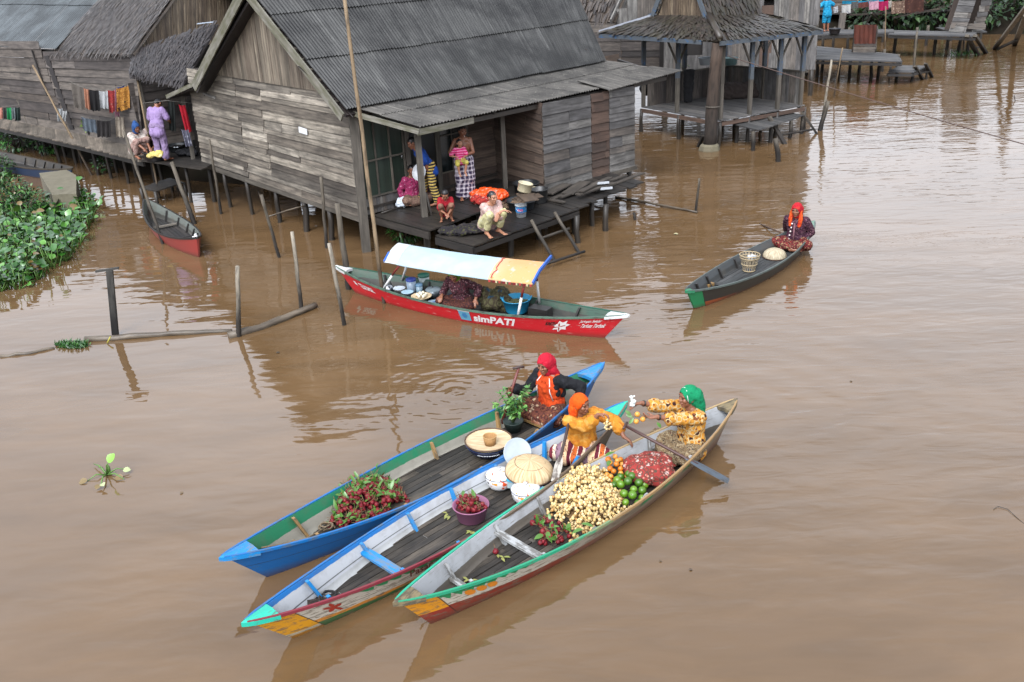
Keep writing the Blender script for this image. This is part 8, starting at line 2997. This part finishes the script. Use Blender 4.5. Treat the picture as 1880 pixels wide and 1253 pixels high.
# washtubs on the walkway
def tub(name, c, r, h, col, label, cat='tub', rough=.4, fill=None):
    rt = empty(name, c, label, cat)
    m = plain(name + '_plastic_' + str(int(c[0] * 100)), col, rough, .12)
    mb = MB(); mb.lathe([(0, 0), (r * .82, 0), (r * .86, .02), (r, h), (r * 1.06, h + .005), (r * 1.05, h + .02), (r * .97, h + .012), (r * .82, .03), (0, .025)], c, 30); mb.build('tub_body', m, rt)
    mb = MB(); mb.tube([V(c) + V((r * 1.05 * math.cos(a), r * 1.05 * math.sin(a), h + .01)) for a in [2 * PI * i / 30 for i in range(31)]], .011, 6, caps=False); mb.build('rim', m, rt)
    if fill:
        mb = MB(); mb.lathe([(0, h * .8 + .02), (r * .6, h * .78), (r * .96, h * .7)], c, 22); mb.build('contents', fill, rt)
    return rt
tub('black_washtub', P(288, 294, 1.03), .30, .22, (28, 28, 32), 'black washtub between the two washerwomen', fill=plain('soapy_water', (90, 100, 104), .1))
mb = MB(); heap(mb, P(287, 288, 1.25), .24, .2, .16, 9); remesh(mb, .014, 2, .02, 12).build('yellow_cloth', cloth('butter_yellow_cloth', (232, 210, 120), [(240, 226, 170)], 8, kind='n'), None, 'butter yellow cloth heaped in the black washtub', 'cloth')
tub('dark_bowl', P(326, 278, 1.03), .22, .16, (30, 34, 36), 'dark bowl with shiny pan behind the lavender person', 'bowl')
mb = MB(); mb.lathe([(0, 0), (.1, 0), (.14, .05), (.13, .05), (0, .015)], P(326, 272, 1.2), 18); mb.build('metal_pan', plain('shiny_tin', (190, 194, 198), .2, metal=1), None, 'shiny tin pan resting on the dark bowl', 'pan')
mb = MB(); heap(mb, P(345, 285, 1.03), .4, .3, .2, 8); remesh(mb, .02, 2, .02, 10).build('dark_laundry', solid('wet_dark_cloth', (40, 40, 44)), None, 'dark wet laundry heap against the big house wall', 'laundry')

# ---------------------------------------------------------------- on the verandah deck
tub('black_barrel', P(967, 362, .64), .27, .30, (30, 32, 34), 'tall black tub carrying rough mats by the closet')
mb = MB()
for k in range(7):
    c = P(967, 362, .96 + .018 * k) + V((rnd.uniform(-.04, .04), rnd.uniform(-.04, .04), 0))
    a = rnd.uniform(0, 3)
    mb.board(c - V((math.cos(a), math.sin(a), .03)) * .26, c + V((math.cos(a), math.sin(a), .03)) * .26, .3, .012)
mb.build('rough_mats', wood('frayed_mat', [(112, 92, 74), (90, 74, 60)], (56, 46, 38), .5, 2), None, 'frayed brown mats stacked on the tall black tub', 'mats')
c = P(962, 352, 1.1)
rt = empty('cream_pot', c, 'cream cooking pot tipped on the mats above the black tub', 'pot')
R = roty(.25)
mb = MB(); mb.lathe([(0, 0), (.13, 0), (.14, .02), (.145, .17), (.155, .172), (.15, .18), (.135, .175), (.13, .03), (0, .03)], c, 26, 0, R); mb.build('pot_body', plain('cream_enamel', (206, 196, 164), .4, .1, dirt=(120, 104, 80), dsc=5), rt)
mb = MB(); mb.tube([c + R @ V((.14, -.03, .13)), c + R @ V((.20, 0, .13)), c + R @ V((.14, .03, .13))], .01, 6); mb.build('handle', plain('pot_handle', (170, 160, 132), .5), rt)
tub('wide_washtub', P(957, 383, .62), .30, .17, (34, 38, 42), 'wide dark washtub in front of the barrel, behind the paint bucket')
tub('dark_pail', P(990, 372, .62), .19, .28, (44, 44, 44), 'dark grey pail standing against the closet wall', 'pail')
c = P(957, 398, .62)
rt = empty('paint_bucket', c, 'white paint bucket with blue label standing on the deck', 'bucket')
mb = MB(); mb.lathe([(0, 0), (.098, 0), (.112, .235), (.119, .235), (.119, .25), (.105, .25), (.095, .02), (0, .02)], c, 28); mb.build('bucket_body', plain('white_bucket_plastic', (216, 220, 222), .4, .06), rt)
mb = MB(); mb.lathe([(.109, .105), (.1145, .215)], c, 28); lb = mb.build('blue_label', plain('sky_blue_label', (40, 130, 196), .45, .2, 14), rt)
mb = MB()
for k in range(5):
    a = -PI / 2 - .6 + k * .28
    mb.sphere(c + V((.109 * math.cos(a), .109 * math.sin(a), .08)), (.009, .009, .012), 8, 6)
mb.build('label_dots', plain('dark_dots', (70, 60, 90), .5), lb)
mb = MB()
for k in range(6):
    a = -PI / 2 - .62 + k * .16
    z0 = .155 + .006 * math.sin(k * 2)
    p0, p1 = c + V((.1155 * math.cos(a), .1155 * math.sin(a), z0)), c + V((.1155 * math.cos(a + .11), .1155 * math.sin(a + .11), z0))
    mb.board(p0, p1, .045 + .012 * (k % 2), .004, V((0, 0, 1)))
mb.build('red_label_stroke', plain('label_red', (196, 84, 120), .5), lb)
mb = MB(); mb.tube([c + V((.118 * math.cos(a), .118 * math.sin(a) - .02, .24 - .1 * math.sin(a - PI) * (1 if a > PI else 0))) for a in [PI + PI * i / 12 for i in range(13)]], .004, 5); mb.build('wire_handle', ST, rt)
def crumple(name, c, sx, sy, sz, mat, label, cat, n=14, wr=.03):
    mb = MB(); heap(mb, c, sx, sy, sz, n)
    return remesh(mb, .014, 2, wr, 11, None, rnd.uniform(0, 30)).build(name, mat, None, label, cat)
crumple('orange_tarpaulin', P(900, 366, .74), .62, .3, .26, plain('bright_orange_plastic', (240, 84, 26), .4, .12), 'crumpled bright orange tarpaulin lying behind the squatting woman', 'tarpaulin', 18)
crumple('printed_sack', P(886, 375, .74), .32, .22, .2, cloth('red_printed_sack', (196, 60, 50), [(226, 200, 180), (150, 40, 40)], 12), 'red printed sack beside the orange tarpaulin', 'sack')
crumple('fishing_net', P(938, 380, .62), .36, .26, .14, plain('brown_net', (104, 84, 66), .95, .35, 40, bump=.6), 'heap of brown fishing net next to the washtub', 'net')
crumple('black_net', P(846, 428, .62), .55, .34, .14, cloth('black_net_cloth', (40, 36, 40), [(64, 58, 52), (84, 84, 48)], 8, kind='n'), 'black net and rags spread on the lower deck', 'net', 18)
crumple('plastic_bag', P(735, 381, .74), .16, .13, .24, plain('white_bag_film', (206, 214, 224), .35, .1), 'knotted white plastic bag standing by the shutter wall', 'bag', 9)
mb = MB(); mb.tube([P(700, 392, .76), P(722, 384, .78), P(740, 381, .77)], .02, 6); mb.build('short_stick', STILT, None, 'short stick lying by the white plastic bag', 'stick')
# loose boards on the closet landing
LB = wood('loose_board', [(92, 84, 76), (70, 64, 58), (112, 102, 90)], (44, 40, 36), .6, 1.2, (1.2, 26))
G5 = 'loose boards piled on the closet landing'
for (x0, y0, x1, y1, z, w_, lab) in ((1005, 356, 1040, 338, .70, .26, 'broad weathered board at the left of the pile by the closet'), (1042, 356, 1075, 334, .70, .28, 'broad weathered board in the middle of the pile by the closet'), (1012, 366, 1112, 330, .66, .12, 'long narrow board at the front of the pile by the closet'), (1030, 362, 1150, 322, .70, .10, 'long board running behind the pile by the closet'), (1060, 358, 1128, 336, .74, .14, 'grey board lying across the closet pile'), (1066, 352, 1120, 326, .79, .13, 'topmost grey board of the closet pile'), (1090, 352, 1180, 318, .66, .12, 'board overhanging the right end of the closet landing'), (1005, 366, 1036, 372, .65, .10, 'short broken board lying crosswise before the closet pile')):
    mb = MB(); mb.board(P(x0, y0, z), P(x1, y1, z + rnd.uniform(-.01, .03)), w_, .028); mb.build('loose_board', LB, None, lab, 'board')
for (x, y, z, lab) in ((1107, 336, .82, 'pale folded sheet on the closet boards'), (1113, 346, .78, 'smaller pale scrap below the folded sheet')):
    c = P(x, y, z)
    mb = MB(); mb.poly([c + V((-.13, -.06, 0)), c + V((.13, -.05, .01)), c + V((.14, .08, .01)), c + V((-.1, .08, 0))], .02, V((0, 0, 1))); mb.build('pale_sheet', plain('pale_grey_sheet', (176, 180, 184), .6), None, lab, 'sheet')

# ---------------------------------------------------------------- far washing at the top right
YF = 46.5
line_([(1500, 14), (1560, 6), (1640, -4), (1700, -8)], YF, 'far washing line along the top edge', .015)
for x0, y0, x1, y1, m, lab in (
    (1546, 2, 1622, 8, solid('cyan_tarp', (30, 150, 190)), 'wide cyan tarpaulin hung at the top edge'),
    (1530, 13, 1538, 25, solid('far_white_a', (206, 208, 212)), 'small white garment right of the cyan person'),
    (1545, 10, 1562, 26, solid('far_white_b', (214, 212, 208), [(150, 150, 160)]), 'white printed shirt on a pole at the top edge'),
    (1563, 4, 1575, 17, solid('far_grey', (104, 104, 102)), 'grey cloth under the cyan tarpaulin'),
    (1576, 5, 1594, 15, solid('far_rust', (120, 66, 58)), 'rust-brown cloth under the cyan tarpaulin'),
    (1595, 3, 1613, 19, solid('far_pink', (226, 172, 190)), 'light pink cloth in the far washing'),
    (1613, 3, 1631, 20, solid('far_magenta', (190, 26, 90)), 'magenta cloth in the far washing'),
    (1631, 2, 1637, 15, solid('far_cream', (204, 196, 184)), 'narrow cream cloth right of the magenta one'),
    (1636, 3, 1661, 26, solid('far_print', (150, 124, 104), [(206, 180, 160), (90, 60, 56)]), 'brown printed cloth in the far washing'),
    (1661, -4, 1696, 24, solid('far_rug', (84, 52, 44), [(110, 70, 56)]), 'large brown rug at the right end of the far washing')):
    garment(x0, y0, x1, y1, YF - rnd.uniform(.1, .3), m, lab, top1=y0 - 2, folds=2)
mb = MB(); mb.board(at_depth(1548, 24, YF - .6), at_depth(1543, 62, YF - .6), .3, .05, V((1, 0, 0))); mb.build('leaning_board', WALL_L, None, 'dark board leaning upright below the white printed shirt', 'board')
tub('far_bowl', P(1532, 62, 1.05), .25, .2, (36, 36, 40), 'dark bowl on the far walkway beside the cyan person', 'bowl')
